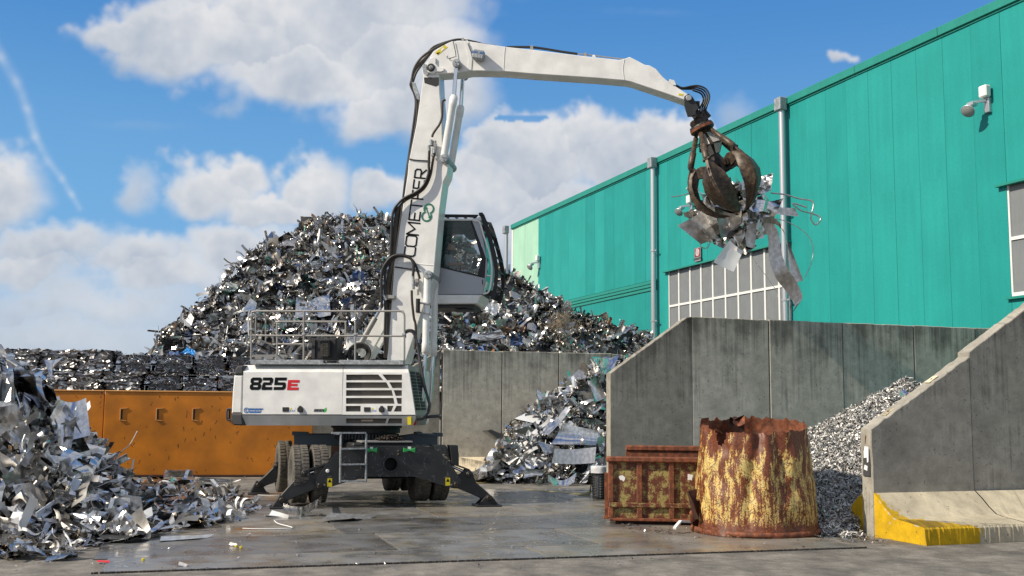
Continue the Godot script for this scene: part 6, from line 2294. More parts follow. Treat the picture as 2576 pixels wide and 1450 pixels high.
		for p in sp:
			lo = minf(lo, p.x)
			hi = maxf(hi, p.x)
		q.span(Vector3(lo - 0.05, 0.018, off - 0.36), Vector3(hi + 0.05, 0.044, off + 0.18), 0.006)
		put("shoe", q, M.chassis, lg)
		pin("ankle_pin", pl, ankle[0], ankle[1], off - 0.26, off + 0.09, 0.055, M.grapple_dark, lg)
		pin("knee_pin", pl, knee[0], knee[1], off - 0.2, off + 0.035, 0.06, M.chassis, lg)
		pin("knee_bolt", pl, knee[0], knee[1], off, off + 0.05, 0.03, M.grapple_dark, lg)
		q = B.new()
		q.cyl(pl.px(rod[0], rod[1], off - 0.08), pl.px(rod[2], rod[3], off - 0.08), 0.03)
		put("rod", q, M.chrome, lg)
		q = B.new()
		q.bar(pl.px(cover[0], cover[1], off - 0.08), pl.px(cover[2], cover[3], off - 0.08), 0.2, 0.03, pl.n.cross(Vector3.UP))
		put("ram_cover", q, M.chassis, lg)
	leg.call(un, -0.1, [1120, 1225, 1155, 1231, 1206, 1252.7, 1222, 1263, 1236, 1257, 1237, 1248, 1214, 1228, 1199, 1215.6, 1193, 1202, 1189, 1190, 1181, 1181, 1171, 1180, 1160, 1193, 1130, 1205], [1231, 1244, 1236, 1247, 1254, 1274, 1202, 1275.5, 1226, 1246], [1180.5, 1194], [1231.5, 1254.5], [1137, 1174, 1176, 1191], [1112, 1158, 1176, 1181])
	leg.call(un, -0.1, [830, 1225, 794, 1231, 722, 1260.5, 712, 1268, 701, 1263, 702.5, 1250, 728, 1222, 748, 1200, 754, 1187, 765, 1180.5, 776, 1184, 782, 1194, 830, 1200], [704, 1247, 712, 1248, 731, 1279, 684.5, 1278.5], [765.5, 1192], [709, 1260], [776, 1192, 822, 1175], [768, 1185, 826, 1165])
	var rear := Pl.new(un.pt(-1.0, 0, -3.45), 15.0)
	leg.call(rear, 0.0, [730, 1165, 730, 1200, 668, 1223, 655, 1231, 645, 1226, 647, 1214, 668, 1196, 686, 1178, 690, 1165, 700, 1160, 716, 1158], [645, 1212, 655, 1213, 671.5, 1240, 629.5, 1239.5], [696.6, 1172.6], [650.6, 1221.4], [702, 1172, 724, 1164], [700, 1166, 726, 1156])
	# chassis, deck, slewing ring
	var uw := Pl.new(un.px(977, 1168), 17.5)
	var o := 0.0
	b = B.new()
	b.x = uw.fr()
	b.span(Vector3(o - 0.62, 0.62, -3.3), Vector3(o + 0.62, 1.2, -0.43), 0.03)
	var ch := put("chassis", b, M.chassis, mh)
	b = B.new()
	b.x = uw.fr()
	b.span(Vector3(o - 0.45, 1.201, -3.2), Vector3(o + 0.55, 1.24, -0.4), 0.01)
	put("deck", b, M.deck_grey, ch)
	var sc := uw.pt(o - 0.12, 0, -1.75)
	b = B.new()
	b.lathe([Vector2(0, 1.24), Vector2(0.60, 1.24), Vector2(0.60, 1.36), Vector2(0.68, 1.37), Vector2(0.68, 1.46), Vector2(0.72, 1.47), Vector2(0.72, 1.58), Vector2(0.0, 1.58)], 40, Transform3D(Basis(), sc), null, false)
	var sr := put("slewing_ring", b, M.black, mh)
	b = B.new()
	for i in 60:
		var a := TAU * i / 60.0
		b.x = Transform3D(Basis(Vector3.UP, -a), sc + Vector3(cos(a) * 0.63, 1.30, sin(a) * 0.63))
		b.box(Vector3(), Vector3(0.06, 0.1, 0.035))
	put("ring_teeth", b, M.dark_corner, sr)
	b = B.new()
	b.lathe([Vector2(0.0, 1.585), Vector2(0.95, 1.585), Vector2(0.95, 1.64), Vector2(0.0, 1.64)], 40, Transform3D(Basis(), sc), null, false)
	put("slew_plate", b, M.rail, sr)
	# twin wheels
	for ax in 2:
		for sd in [-1.0, 1.0]:
			for k in 2:
				var wz := -0.78 - 2.75 * ax
				var cx: float = o - 0.22 + sd * (1.36 - 0.37 * k)
				var fr := uw.fr() * Transform3D(Basis(Vector3(0, 0, 1), -PI / 2 * sd), Vector3(cx, 0.61, wz))
				b = B.new()
				b.lathe([Vector2(0.30, -0.13), Vector2(0.36, -0.15), Vector2(0.46, -0.155), Vector2(0.515, -0.14), Vector2(0.535, -0.11), Vector2(0.54, 0.0), Vector2(0.535, 0.11), Vector2(0.515, 0.14), Vector2(0.46, 0.155), Vector2(0.36, 0.15), Vector2(0.30, 0.13)], 36, fr)
				var wh := put("wheel", b, M.rubber, mh)
				b = B.new()
				for i in 44:
					var a := TAU * i / 44.0
					for h in [-1.0, 1.0]:
						b.x = fr * Transform3D(Basis(Vector3.UP, -a - h * 0.035), Vector3(cos(a + h * 0.035) * 0.537, h * 0.078, sin(a + h * 0.035) * 0.537))
						b.box(Vector3(), Vector3(0.022, 0.118, 0.062), Basis(), 0.006)
				put("tread", b, M.rubber, wh)
				b = B.new()
				b.lathe([Vector2(0.31, 0.14), Vector2(0.29, 0.15), Vector2(0.27, 0.08), Vector2(0.14, 0.05), Vector2(0.10, 0.09), Vector2(0.0, 0.09)], 24, fr)
				b.lathe([Vector2(0.31, -0.14), Vector2(0.29, -0.15), Vector2(0.27, -0.08), Vector2(0.0, -0.05)], 24, fr)
				put("rim", b, M.rim, wh)
	for ax in 2:
		b = B.new()
		b.cyl(uw.pt(o - 1.3, 0.61, -0.78 - 2.75 * ax), uw.pt(o + 0.9, 0.61, -0.78 - 2.75 * ax), 0.11)
		put("axle", b, M.chassis, mh)
	# side boxes and brackets above the wheels
	var sb := Pl.new(un.pt(0, 0, -1.6), 12.0)
	plate("side_box", sb, [740, 1092, 868, 1092, 884, 1104, 884, 1122, 740, 1122], -0.5, 0.0, M.chassis_blue, mh, 0.02)
	plate("side_box_lip", sb, [735, 1087, 777, 1088, 777, 1094, 735, 1096], -0.5, 0.02, M.chassis_blue, mh, 0.006)
	plate("side_box", sb, [1005, 1098, 1050, 1092, 1101, 1092, 1101, 1122, 1018, 1122], -0.5, 0.0, M.chassis_blue, mh, 0.02)
	plate("side_box_lip", sb, [1048, 1088, 1061, 1087, 1063, 1091, 1097, 1093, 1097, 1090, 1114, 1090, 1114, 1099, 1097, 1099, 1048, 1095], -0.5, 0.02, M.chassis_blue, mh, 0.004)
	plate("wheel_guard", un, [1131, 1121, 1152, 1121, 1153, 1135, 1154.5, 1142, 1154.5, 1172, 1137, 1172, 1134, 1140], -0.7, -0.35, M.chassis, mh, 0.012)
	plate("step_box", sb, [740, 1122, 757, 1122, 757, 1190, 740, 1190], -0.7, -0.1, M.chassis, mh, 0.01)
	# ladder
	var lad := B.new()
	for a in [[857.5, 1088, 855.5, 1215], [921, 1092, 920.5, 1213]]:
		lad.tube(path(un, 0.12, a), 0.022, 8)
	put("ladder_stile", lad, M.galvanised, mh)
	for a in [[852, 1090, 921, 1090], [856, 1130, 921, 1129], [856, 1169.5, 920, 1168.5], [856, 1211, 920, 1212]]:
		var q := B.new()
		q.bar(un.px(a[0], a[1], 0.1), un.px(a[2], a[3], 0.1), 0.11, 0.02)
		for i in 16:
			var p: Vector3 = un.px(a[0], a[1], 0.15).lerp(un.px(a[2], a[3], 0.15), (i + 0.5) / 16)
			q.box(p + Vector3(0, 0.014, 0), Vector3(0.014, 0.012, 0.012))
		put("ladder_rung", q, M.galvanised, mh)
	plate("ladder_bracket", un, [834, 1088, 856, 1088, 856, 1094, 848, 1094, 834, 1092], 0.0, 0.14, M.galvanised, mh)
	# a pile of chain on the deck
	var chain := thing("chain", "heap of steel chain lying on the handler's front deck", "chain", uw.pt(o + 0.12, 1.24, -0.6))
	rng.seed = 9
	var base := B.new()
	for i in 90:
		var a := rng.randf() * TAU
		var rr := sqrt(rng.randf()) * 0.22
		var h := (0.22 - rr) * 0.5 * rng.randf() + 0.02
		var ctr := uw.pt(o + 0.12 + cos(a) * rr * 1.2, 1.245 + h, -0.55 + sin(a) * rr * 0.45)
		var bs := Basis.from_euler(Vector3(rng.randf() * TAU, rng.randf() * TAU, rng.randf() * TAU))
		var pts: Array = []
		for k in 9:
			var t := TAU * k / 8.0
			pts.append(ctr + bs * Vector3(cos(t) * 0.04, sin(t) * 0.022, 0))
		base.tube(pts, 0.008, 5, false)
	put("links", base, M.grapple_dark, chain)
# ---- the grapple and its load
func build_grapple() -> void:
	var up := Pl.new(P(815, HV, 19.5), -8.0)
	var z := -1.05
	var W := func(x: float, y: float, off := -1.05) -> Vector3:   # spots on an enlargement of the grapple
		return up.px(1685.5 + 0.21686 * x, 251.6 + 0.21686 * y, off)
	var gr := thing("scrap_grapple", "worn brown orange-peel grapple hanging from the handler's stick", "grapple", W.call(375, 330))
	# link plates at the stick's tip
	for k in 2:
		var q: Array = []
		for p in [[165, -40], [215, -75], [262, -40], [330, 80], [332, 100], [300, 130], [300, 170], [255, 190], [225, 190], [205, 190], [165, 60]]:
			q.append(1685.5 + 0.21686 * p[0])
			q.append(251.6 + 0.21686 * p[1])
		plate("link_plate", up, q, z + [0.26, -0.32][k] - 0.03, z + [0.26, -0.32][k] + 0.03, M.chassis, gr, 0.008)
	pin("link_pin", up, 1733, 246, z - 0.36, z + 0.34, 0.06, M.bolt, gr)
	var b := B.new()
	b.bar(W.call(255, 90), W.call(330, 215), 0.16, 0.2, up.n, 0.02)
	b.bar(W.call(300, 60, z + 0.2), W.call(300, 60, z - 0.2), 0.16, 0.16)
	put("link", b, M.chassis, gr)
	var A: Vector3 = (W.call(575, 765) - W.call(372, 330)).normalized()   # down the middle of the grapple
	var S := up.n
	var T := S.cross(A).normalized()
	var top: Vector3 = W.call(372, 330)
	var fr := Transform3D(Basis(T, -A, T.cross(-A)), top)
	b = B.new()
	b.lathe([Vector2(0.0, 0.20), Vector2(0.17, 0.20), Vector2(0.19, 0.17), Vector2(0.19, 0.07), Vector2(0.235, 0.06), Vector2(0.245, 0.03), Vector2(0.245, -0.04), Vector2(0.225, -0.06), Vector2(0.14, -0.08), Vector2(0.10, -0.16), Vector2(0.0, -0.16)], 28, fr, null, false)
	var rot := put("rotator", b, M.grapple_dark, gr)
	b = B.new()
	b.lathe([Vector2(0.246, 0.02), Vector2(0.25, 0.015), Vector2(0.25, -0.03), Vector2(0.246, -0.035)], 28, fr, null, false)
	put("rotator_band", b, M.rust, rot)
	for i in 8:
		var a := TAU * i / 8.0
		b = B.new()
		b.x = fr
		b.cyl(Vector3(cos(a) * 0.21, 0.06, sin(a) * 0.21), Vector3(cos(a) * 0.21, 0.09, sin(a) * 0.21), 0.02, -1.0, 6)
		put("bolt", b, M.grapple_dark, rot)
	b = B.new()
	b.x = fr * Transform3D(Basis(Vector3.UP, 0.4), Vector3(0.17, 0.22, 0.08))
	b.box(Vector3(), Vector3(0.14, 0.2, 0.05), Basis(Vector3(0, 0, 1), 0.3), 0.01)
	b.box(Vector3(-0.13, -0.02, 0.0), Vector3(0.1, 0.1, 0.12), Basis(), 0.02)
	put("hose_guard", b, M.grapple_dark, rot)
	# ballast faces between the rams, speckled where the paint is worn
	var hub := (W.call(585, 790) as Vector3 - top).length()
	b = B.new()
	for i in 5:
		var a := TAU * (i + 0.5) / 5.0 + 0.25
		var rad := Vector3(cos(a), 0, sin(a))
		var tn := Vector3(-sin(a), 0, cos(a))
		b.x = fr
		b.quad(rad * 0.11 + tn * 0.05 + Vector3(0, -0.14, 0), rad * 0.11 - tn * 0.05 + Vector3(0, -0.14, 0), rad * 0.22 - tn * 0.115 + Vector3(0, -0.40, 0), rad * 0.22 + tn * 0.115 + Vector3(0, -0.40, 0))
		b.quad(rad * 0.22 + tn * 0.115 + Vector3(0, -0.43, 0), rad * 0.22 - tn * 0.115 + Vector3(0, -0.43, 0), rad * 0.11 - tn * 0.06 + Vector3(0, -0.60, 0), rad * 0.11 + tn * 0.06 + Vector3(0, -0.60, 0))
	put("ballast_face", b, M.speckled, gr)
	b = B.new()
	b.lathe([Vector2(0.09, -0.1), Vector2(0.2, -0.39), Vector2(0.245, -0.40), Vector2(0.245, -0.43), Vector2(0.2, -0.44), Vector2(0.10, -0.61), Vector2(0.12, -hub + 0.2), Vector2(0.2, -hub + 0.08), Vector2(0.2, -hub - 0.1), Vector2(0.0, -hub - 0.14)], 10, fr, null, false)
	put("centre_body", b, M.grapple_dark, gr)
	# five claws with a ram each
	for i in 5:
		var a := TAU * i / 5.0 + 0.25 + 0.55
		var rad := Vector3(cos(a), 0, sin(a))
		var tn := Vector3(-sin(a), 0, cos(a))
		var f := fr * Transform3D(Basis(rad, Vector3.UP, rad.cross(Vector3.UP)), Vector3())
		var y0 := -hub
		# outline of a claw in its own plane: x outwards, y up
		var outer := PackedVector2Array()
		for q in [[0.12, 0.10], [0.26, 0.14], [0.36, 0.12], [0.40, 0.20], [0.47, 0.17], [0.56, 0.02], [0.63, -0.17], [0.63, -0.36], [0.57, -0.54], [0.45, -0.69], [0.30, -0.80], [0.12, -0.87], [0.24, -0.73], [0.38, -0.58], [0.46, -0.40], [0.45, -0.22], [0.36, -0.06], [0.22, -0.09], [0.12, -0.04]]:
			outer.append(Vector2(q[0] * 1.04 - 0.005, y0 + q[1] * 1.14))
		var hinge := Vector3(0.2, y0 + 0.04, 0)
		var open := Transform3D(Basis(), hinge) * Transform3D(Basis(Vector3(0, 0, 1), [0.07, 0.03, 0.11, 0.08, 0.02][i]), -hinge)
		var ear := open * Vector3(0.475, y0 + 0.185, 0)
		b = B.new()
		b.x = f * open
		b.prism(outer, -0.035, 0.035, 0.008)
		var claw := put("claw", b, M.grapple, gr)
		b = B.new()
		b.x = f * open
		var spine: Array = [Vector2(0.505, y0 + 0.114), Vector2(0.604, y0 - 0.023), Vector2(0.653, y0 - 0.205), Vector2(0.653, y0 - 0.410), Vector2(0.588, y0 - 0.604), Vector2(0.461, y0 - 0.764), Vector2(0.296, y0 - 0.895), Vector2(0.131, y0 - 0.980)]
		var wide := [0.05, 0.14, 0.25, 0.29, 0.27, 0.20, 0.12, 0.02]
		b.grp = 4
		for k in 7:
			for side in [-1.0, 1.0]:
				var p: Vector2 = spine[k]
				var q: Vector2 = spine[k + 1]
				var w0: float = wide[k]
				var w1: float = wide[k + 1]
				var inset := 0.10
				b.quad(Vector3(p.x, p.y, 0), Vector3(p.x - inset, p.y, w0 * side), Vector3(q.x - inset, q.y, w1 * side), Vector3(q.x, q.y, 0))
				b.quad(Vector3(p.x - 0.03, p.y + 0.01, 0), Vector3(p.x - inset - 0.02, p.y, w0 * side), Vector3(q.x - inset - 0.02, q.y, w1 * side), Vector3(q.x - 0.03, q.y + 0.01, 0))
				b.quad(Vector3(p.x - inset, p.y, w0 * side), Vector3(p.x - inset - 0.02, p.y, w0 * side), Vector3(q.x - inset - 0.02, q.y, w1 * side), Vector3(q.x - inset, q.y, w1 * side))
		b.grp = -1
		put("shell", b, M.grapple, claw)
		b = B.new()
		b.x = f
		b.cyl(Vector3(0.2, y0 + 0.04, -0.09), Vector3(0.2, y0 + 0.04, 0.09), 0.06)
		b.box(Vector3(0.21, y0 + 0.03, 0.06), Vector3(0.18, 0.14, 0.03), Basis(), 0.01)
		b.box(Vector3(0.21, y0 + 0.03, -0.06), Vector3(0.18, 0.14, 0.03), Basis(), 0.01)
		put("hinge", b, M.grapple_dark, claw)
		b = B.new()
		b.x = f
		var c0 := Vector3(0.16, -0.08, 0)
		var c1 := ear
		var cm := c0.lerp(c1, 0.5)
		b.tube([c0, c0.lerp(c1, 0.08), c0.lerp(c1, 0.081), cm], [0.035, 0.04, 0.05, 0.05], 12)
		b.tube([cm, cm.lerp(c1, 0.02), c1.lerp(cm, 0.12), c1], [0.05, 0.066, 0.066, 0.05], 12)
		var rm := put("claw_ram", b, M.grapple, gr)
		b = B.new()
		b.x = f
		b.cyl(ear - Vector3(0, 0.01, 0.08), ear + Vector3(0, -0.01, 0.08), 0.035)
		put("ram_pin", b, M.grapple_dark, rm)
	# the load: sheets, strips and wires gripped by the claws
	rng.seed = 12
	var D := 20.6
	var sheet := func(label: String, c: Array, bulge: float, crumple: float, m: Material, twist := 0.0, smooth := true, nu := 12, nv := 9, cat := "sheet metal") -> void:
		patch({"strip": "metal_strip"}.get(cat, "aluminium_sheet"), c.map(func(q): return [q[0], q[1], D + q[2]]), bulge, crumple, m, label, cat, null, nu, nv, twist, smooth)
	sheet.call("large domed dull sheet hanging at the lower left of the grapple's load", [[1703, 566, -0.4], [1795, 512, -0.6], [1815, 582, -0.5], [1765, 616, -0.5]], 0.2, 0.02, M.alu_matt, 0.4)
	sheet.call("dark blue reflecting sheet across the front of the grapple's load", [[1782, 515, -0.85], [1868, 505, -0.75], [1912, 512, -0.70], [1838, 535, -0.90]], 0.05, 0.02, M.alu, 0.6)
	sheet.call("rolled dull sheet gripped between the front claws", [[1792, 470, -0.75], [1838, 445, -0.75], [1846, 485, -0.65], [1800, 520, -0.80]], 0.16, 0.015, M.alu_matt)
	sheet.call("triangular sheet coloured white for sun glare at the bottom of the grapple's load", [[1835, 605, -0.65], [1870, 632, -0.60], [1846, 684, -0.70], [1795, 660, -0.80]], 0.02, 0.01, M.label_white)  # plain white colour stands in for the glare off mirror metal
	sheet.call("bronze fan shaped sheet below the grapple's load", [[1838, 590, -0.2], [1905, 618, -0.25], [1872, 645, -0.3], [1836, 605, -0.2]], 0.06, 0.01, M.alu)
	sheet.call("crumpled bright white sheet sticking out right of the claws", [[1880, 445, 0.0], [1945, 436, 0.1], [1940, 480, -0.1], [1878, 500, -0.1]], 0.1, 0.07, M.foil, 0.0, false, 10, 8)
	sheet.call("dark bent sheet pointing right from the grapple's load", [[1885, 495, -0.2], [1968, 505, -0.2], [1950, 545, -0.25], [1870, 525, -0.3]], 0.12, 0.03, M.alu, 0.8)
	sheet.call("curled mirror sheet glinting in the middle of the grapple's load", [[1795, 560, -0.60], [1880, 560, -0.10], [1880, 612, -0.10], [1800, 605, -0.60]], 0.22, 0.04, M.alu, 0.7)
	sheet.call("small mirror ring sheet under the domed one", [[1790, 598, -0.35], [1822, 600, -0.3], [1818, 615, -0.3], [1794, 612, -0.35]], 0.12, 0.02, M.alu)
	sheet.call("triangular speckled sheet hanging at the right end of the load", [[1980, 610, -0.1], [1984, 612, -0.1], [2022, 705, -0.1], [1975, 720, -0.15]], 0.05, 0.015, M.alu_matt, 0.5)
	sheet.call("flat notched sheet pointing right towards the downpipe", [[1945, 520, 0.0], [2000, 524, 0.05], [2010, 545, 0.05], [1945, 538, 0.0]], 0.02, 0.01, M.alu_matt)
	sheet.call("crumpled foil under the claws in the load", [[1800, 520, -0.1], [1890, 530, 0.1], [1880, 570, 0.1], [1800, 560, -0.1]], 0.1, 0.1, M.foil, 0.0, false, 10, 8)
	sheet.call("bluish sheet edge showing behind the right claw", [[1870, 440, 0.5], [1890, 440, 0.5], [1892, 456, 0.5], [1868, 455, 0.5]], 0.02, 0.01, M.alu)
	sheet.call("broad creased sheet bulging at the front of the grapple's load", [[1800, 520, -0.75], [1862, 515, -0.7], [1870, 590, -0.55], [1812, 600, -0.6]], 0.12, 0.04, M.alu_matt, 0.6)
	sheet.call("bent sheet wedged under the right hand claw", [[1858, 500, -0.5], [1925, 490, -0.4], [1915, 560, -0.4], [1865, 560, -0.5]], 0.14, 0.03, M.alu, -0.5)
	sheet.call("dull flap hanging at the middle of the load's underside", [[1850, 560, -0.4], [1905, 555, -0.3], [1900, 625, -0.3], [1862, 610, -0.4]], 0.08, 0.03, M.alu_matt, 0.4)
	sheet.call("mirror bright curl at the load's lower middle", [[1828, 575, -0.5], [1872, 585, -0.5], [1880, 640, -0.45], [1840, 625, -0.5]], 0.12, 0.02, M.alu, 0.8)
	var ribbon := func(label: String, pts: Array, w: float, m: Material, side := Vector3(0.3, 0.2, 1.0)) -> void:
		var p: Array = smooth_path(pts.map(func(q): return P(q[0], q[1], D + q[2])), 5)
		var q := B.new()
		q.grp = 3
		for i in p.size() - 1:
			var ta := float(i) / p.size()
			var tb := float(i + 1) / p.size()
			var sa := side.normalized().rotated(up.n, ta * 0.8) * w * (0.6 + sin(PI * ta) * 0.5)
			var sb := side.normalized().rotated(up.n, tb * 0.8) * w * (0.6 + sin(PI * tb) * 0.5)
			q.quad(p[i] - sa, p[i] + sa, p[i + 1] + sb, p[i + 1] - sb)
		tag(put("metal_strip", q, m), label, "strip")
	ribbon.call("long broad strip hanging down right of the grapple in front of the windows", [[1925, 550, -0.2], [1945, 590, -0.2], [1950, 640, -0.2], [1965, 685, -0.25], [1990, 720, -0.2], [2010, 760, -0.2], [1998, 778, -0.2]], 0.14, M.alu_matt, Vector3(1.0, 0.3, 0.4))
	ribbon.call("strip running right from the load and turning down", [[1820, 535, -0.4], [1870, 555, -0.3], [1915, 552, -0.3], [1955, 560, -0.25], [1975, 590, -0.2], [1980, 615, -0.2]], 0.06, M.alu, Vector3(0.2, 1.0, 0.5))
	var wire := func(label: String, pts: Array, r: float) -> void:
		var q := B.new()
		q.tube(smooth_path(pts.map(func(w): return P(w[0], w[1], D + w[2])), 5), r, 5)
		tag(put("wire", q, M.alu_matt), label, "wire")
	wire.call("bent flat profile looping right of the load", [[1940, 486, -0.1], [1975, 490, 0.0], [2010, 500, 0.1], [2045, 508, 0.1], [2043, 535, 0.1], [2040, 550, 0.1], [2052, 566, 0.1], [2065, 550, 0.1], [2045, 538, 0.1], [2015, 530, 0.0], [1995, 512, 0.0], [2030, 522, 0.05]], 0.018)
	wire.call("thin wire arching out right of the load and down", [[1870, 525, -0.2], [1930, 545, -0.1], [1985, 560, 0.0], [2030, 590, 0.0], [2046, 625, 0.0], [2040, 665, 0.0], [2025, 698, 0.0]], 0.009)
	wire.call("straight rod sticking out left of the claws", [[1688, 496, -0.1], [1715, 492, -0.1], [1760, 478, -0.1]], 0.011)
	wire.call("thin bent wire left of the claws", [[1755, 458, -0.1], [1740, 456, -0.1], [1731, 470, -0.1], [1728, 478, -0.1], [1760, 475, -0.1]], 0.008)
	wire.call("thin drooping wire hanging below the load over the windows", [[1888, 640, -0.2], [1910, 672, -0.2], [1935, 705, -0.2], [1955, 735, -0.2], [1956, 748, -0.2]], 0.006)
	wire.call("small bent wire frame hanging under the domed sheet", [[1768, 600, -0.2], [1762, 620, -0.2], [1780, 624, -0.2], [1786, 604, -0.2]], 0.01)
	for i in 42:
		var kind: String = ["sheet", "foil", "curl", "strip"][i % 4]
		var c := P(rng.randf_range(1768, 1925), rng.randf_range(470, 600), D + rng.randf_range(-0.6, 0.4))
		single({"sheet": "aluminium_sheet", "foil": "crumpled_foil", "curl": "curled_strip", "strip": "metal_strip"}[kind], kind, i % 4, Transform3D(Basis.from_euler(Vector3(rng.randf() * TAU, rng.randf() * TAU, rng.randf() * TAU)) * Basis.from_scale(Vector3.ONE * rng.randf_range(0.4, 0.85)), c), [M.alu, M.alu_matt, M.foil][i % 3], {"sheet": "small curved sheet", "foil": "crumpled foil piece", "curl": "curled strip", "strip": "narrow strip"}[kind] + " in the grapple's load, " + word(Eye.seen(c).x, [1815, 1850, 1880], ["left side", "left of its middle", "right of its middle", "right side"]) + word(Eye.seen(c).y, [525, 560], [" near the claws", " at mid height", " at the bottom"]), "scrap metal", "scrap gripped by the grapple, " + kind)
# ---- drum, skip, basket, loose scrap
func build_drum_and_skip() -> void:
	rng.seed = 41
	var ctr := Vector3(3.80, 0.022, -16.95)
	var drum := thing("rusty_drum", "large cut open rusty steel drum with peeling yellow paint", "drum", ctr)
	var NA := 150
	var NY := 30
	var rim := func(a: float) -> float:
		return 1.63 - 0.11 * sin(a) + 0.03 * cos(a) + 0.035 * sn2.get_noise_1d(a * 14.0) + 0.05 * sn.get_noise_1d(a * 40.0)
	var rad := func(a: float, y: float) -> float:
		var r := lerpf(0.975, 0.815, pow(y, 0.8)) + 0.012 * sin(y * PI)
		r += 0.075 * sn2.get_noise_2d(cos(a) * 2.2 + 3.0, sin(a) * 2.2 + y * 1.6) + 0.02 * sn2.get_noise_2d(a * 5.0, y * 7.0)
		r -= 0.09 * exp(-pow((a - 1.95 + y * 0.25) / 0.10, 2.0)) * smoothstep(0.0, 0.3, y)     # creases
		r -= 0.075 * exp(-pow((a - 1.25 - y * 0.1) / 0.13, 2.0)) * smoothstep(0.1, 0.5, y)
		r -= 0.07 * exp(-pow((a - 1.1) / 0.22, 2.0) - pow((y - 0.12) / 0.12, 2.0))
		r += 0.03 * exp(-pow((a - 1.6) / 0.5, 2.0) - pow((y - 0.3) / 0.15, 2.0))
		return r
	var at := func(a: float, y: float, inset: float) -> Vector3:
		var r: float = rad.call(a, y) - inset
		var h: float = rim.call(a)
		return ctr + Vector3(cos(a) * r, y * h, sin(a) * r)
	var b := B.new()
	b.grp = 1
	for i in NA:
		for j in NY:
			var a0 := TAU * i / NA
			var a1 := TAU * (i + 1) / NA
			var y0 := float(j) / NY
			var y1 := float(j + 1) / NY
			var mid := (a0 + a1) / 2
			if j > NY - 5 and absf(mid - 2.42) < 0.025 * (j - NY + 6):   # a notch torn into the rim
				continue
			if j > 0 and j < 9 and absf(mid - 2.98) < 0.10:   # torn opening low on the left
				continue
			b.quad(at.call(a0, y0, 0.0), at.call(a0, y1, 0.0), at.call(a1, y1, 0.0), at.call(a1, y0, 0.0), Vector2(a0 / TAU * 2, y0 * 0.98), Vector2(a0 / TAU * 2, y1 * 0.98), Vector2(a1 / TAU * 2, y1 * 0.98), Vector2(a1 / TAU * 2, y0 * 0.98))
	put("shell", b, M.drum, drum)
	b = B.new()
	b.grp = 1
	for i in NA:
		for j in NY:
			var a0 := TAU * i / NA
			var a1 := TAU * (i + 1) / NA
			var mid := (a0 + a1) / 2
			if j > NY - 5 and absf(mid - 2.42) < 0.025 * (j - NY + 6):
				continue
			if j > 0 and j < 9 and absf(mid - 2.98) < 0.10:
				continue
			b.quad(at.call(a0, float(j) / NY, 0.014), at.call(a1, float(j) / NY, 0.014), at.call(a1, float(j + 1) / NY, 0.014), at.call(a0, float(j + 1) / NY, 0.014))
	b.grp = -1
	for i in NA:
		var a0 := TAU * i / NA
		var a1 := TAU * (i + 1) / NA
		b.quad(at.call(a0, 1.0, 0.0), at.call(a1, 1.0, 0.0), at.call(a1, 1.0, 0.014), at.call(a0, 1.0, 0.014))
	put("lining", b, M.rust, drum)
	b = B.new()
	b.lathe([Vector2(0.95, 0.0), Vector2(0.975, 0.0), Vector2(0.985, 0.03), Vector2(0.975, 0.07), Vector2(0.95, 0.08)], 90, Transform3D(Basis(), ctr), func(j, i): return 1.0 + 0.03 * sn2.get_noise_1d(j * 3.0))
	b.lathe([Vector2(0.0, 0.02), Vector2(0.96, 0.02)], 40, Transform3D(Basis(), ctr))
	put("foot_ring", b, M.rust, drum)
	var flap := func(c: Array, bulge: float, m: Material) -> void:
		patch("torn_flap", c.map(func(q): return [q[0], q[1], q[2] / DS]), bulge, 0.03, m, "", "", drum, 10, 8, 0.5)
	flap.call([[1762, 1082, 16.9], [1764, 1054, 16.95], [1785, 1050, 17.0], [1783, 1082, 16.9]], 0.05, M.rust)
	flap.call([[1832, 1080, 17.5], [1846, 1050, 17.3], [1874, 1050, 17.4], [1872, 1098, 17.6]], 0.12, M.rust_dark)
	flap.call([[1846, 1051, 17.3], [1872, 1049, 17.4], [1876, 1062, 17.2], [1842, 1068, 17.1]], 0.06, M.rust)
	flap.call([[1739, 1238, 16.6], [1746, 1232, 16.8], [1762, 1300, 16.7], [1752, 1308, 16.5]], 0.08, M.rust_dark)
	flap.call([[1731, 1290, 16.6], [1741, 1250, 16.6], [1752, 1290, 16.7], [1742, 1318, 16.5]], 0.06, M.rust)
	# skip
	var sp := Pl.new(G(1534, 1322), -5.0)
	var skip := thing("rusty_skip", "low rusty yellow steel skip with ribbed side partly behind the drum", "skip", sp.o)
	var Z := func(a: Array) -> Array:
		var r: Array = []
		for i in range(0, a.size(), 2):
			r.append(1194.9 + 0.36876 * a[i])
			r.append(786.1 + 0.36876 * a[i + 1])
		return r
	var xa := sp.loc(1533, 1230).x
	var xb := xa + 2.05
	var yt := sp.loc(1620, 1150).y
	var yr := sp.loc(1620, 1164).y
	b = B.new()
	b.x = sp.fr()
	b.span(Vector3(xa, 0.1, -0.09), Vector3(xb, yr, -0.06))
	put("side_plate", b, M.skip_panel, skip)
	b = B.new()
	b.x = sp.fr()
	b.span(Vector3(xa - 0.05, yr, -0.12), Vector3(xb, yt, 0.03), 0.02)
	put("top_rail", b, M.rust, skip)
	var ymid0 := sp.loc(1620, 1278).y
	var ymid1 := sp.loc(1620, 1266).y
	b = B.new()
	b.x = sp.fr()
	b.span(Vector3(xa, ymid0, -0.059), Vector3(xb, ymid1, 0.0), 0.012)
	put("rail", b, M.skip_panel, skip)
	b = B.new()
	b.x = sp.fr()
	b.span(Vector3(xa, 0.07, -0.058), Vector3(xb, 0.12, 0.0), 0.01)
	put("base_rail", b, M.rust, skip)
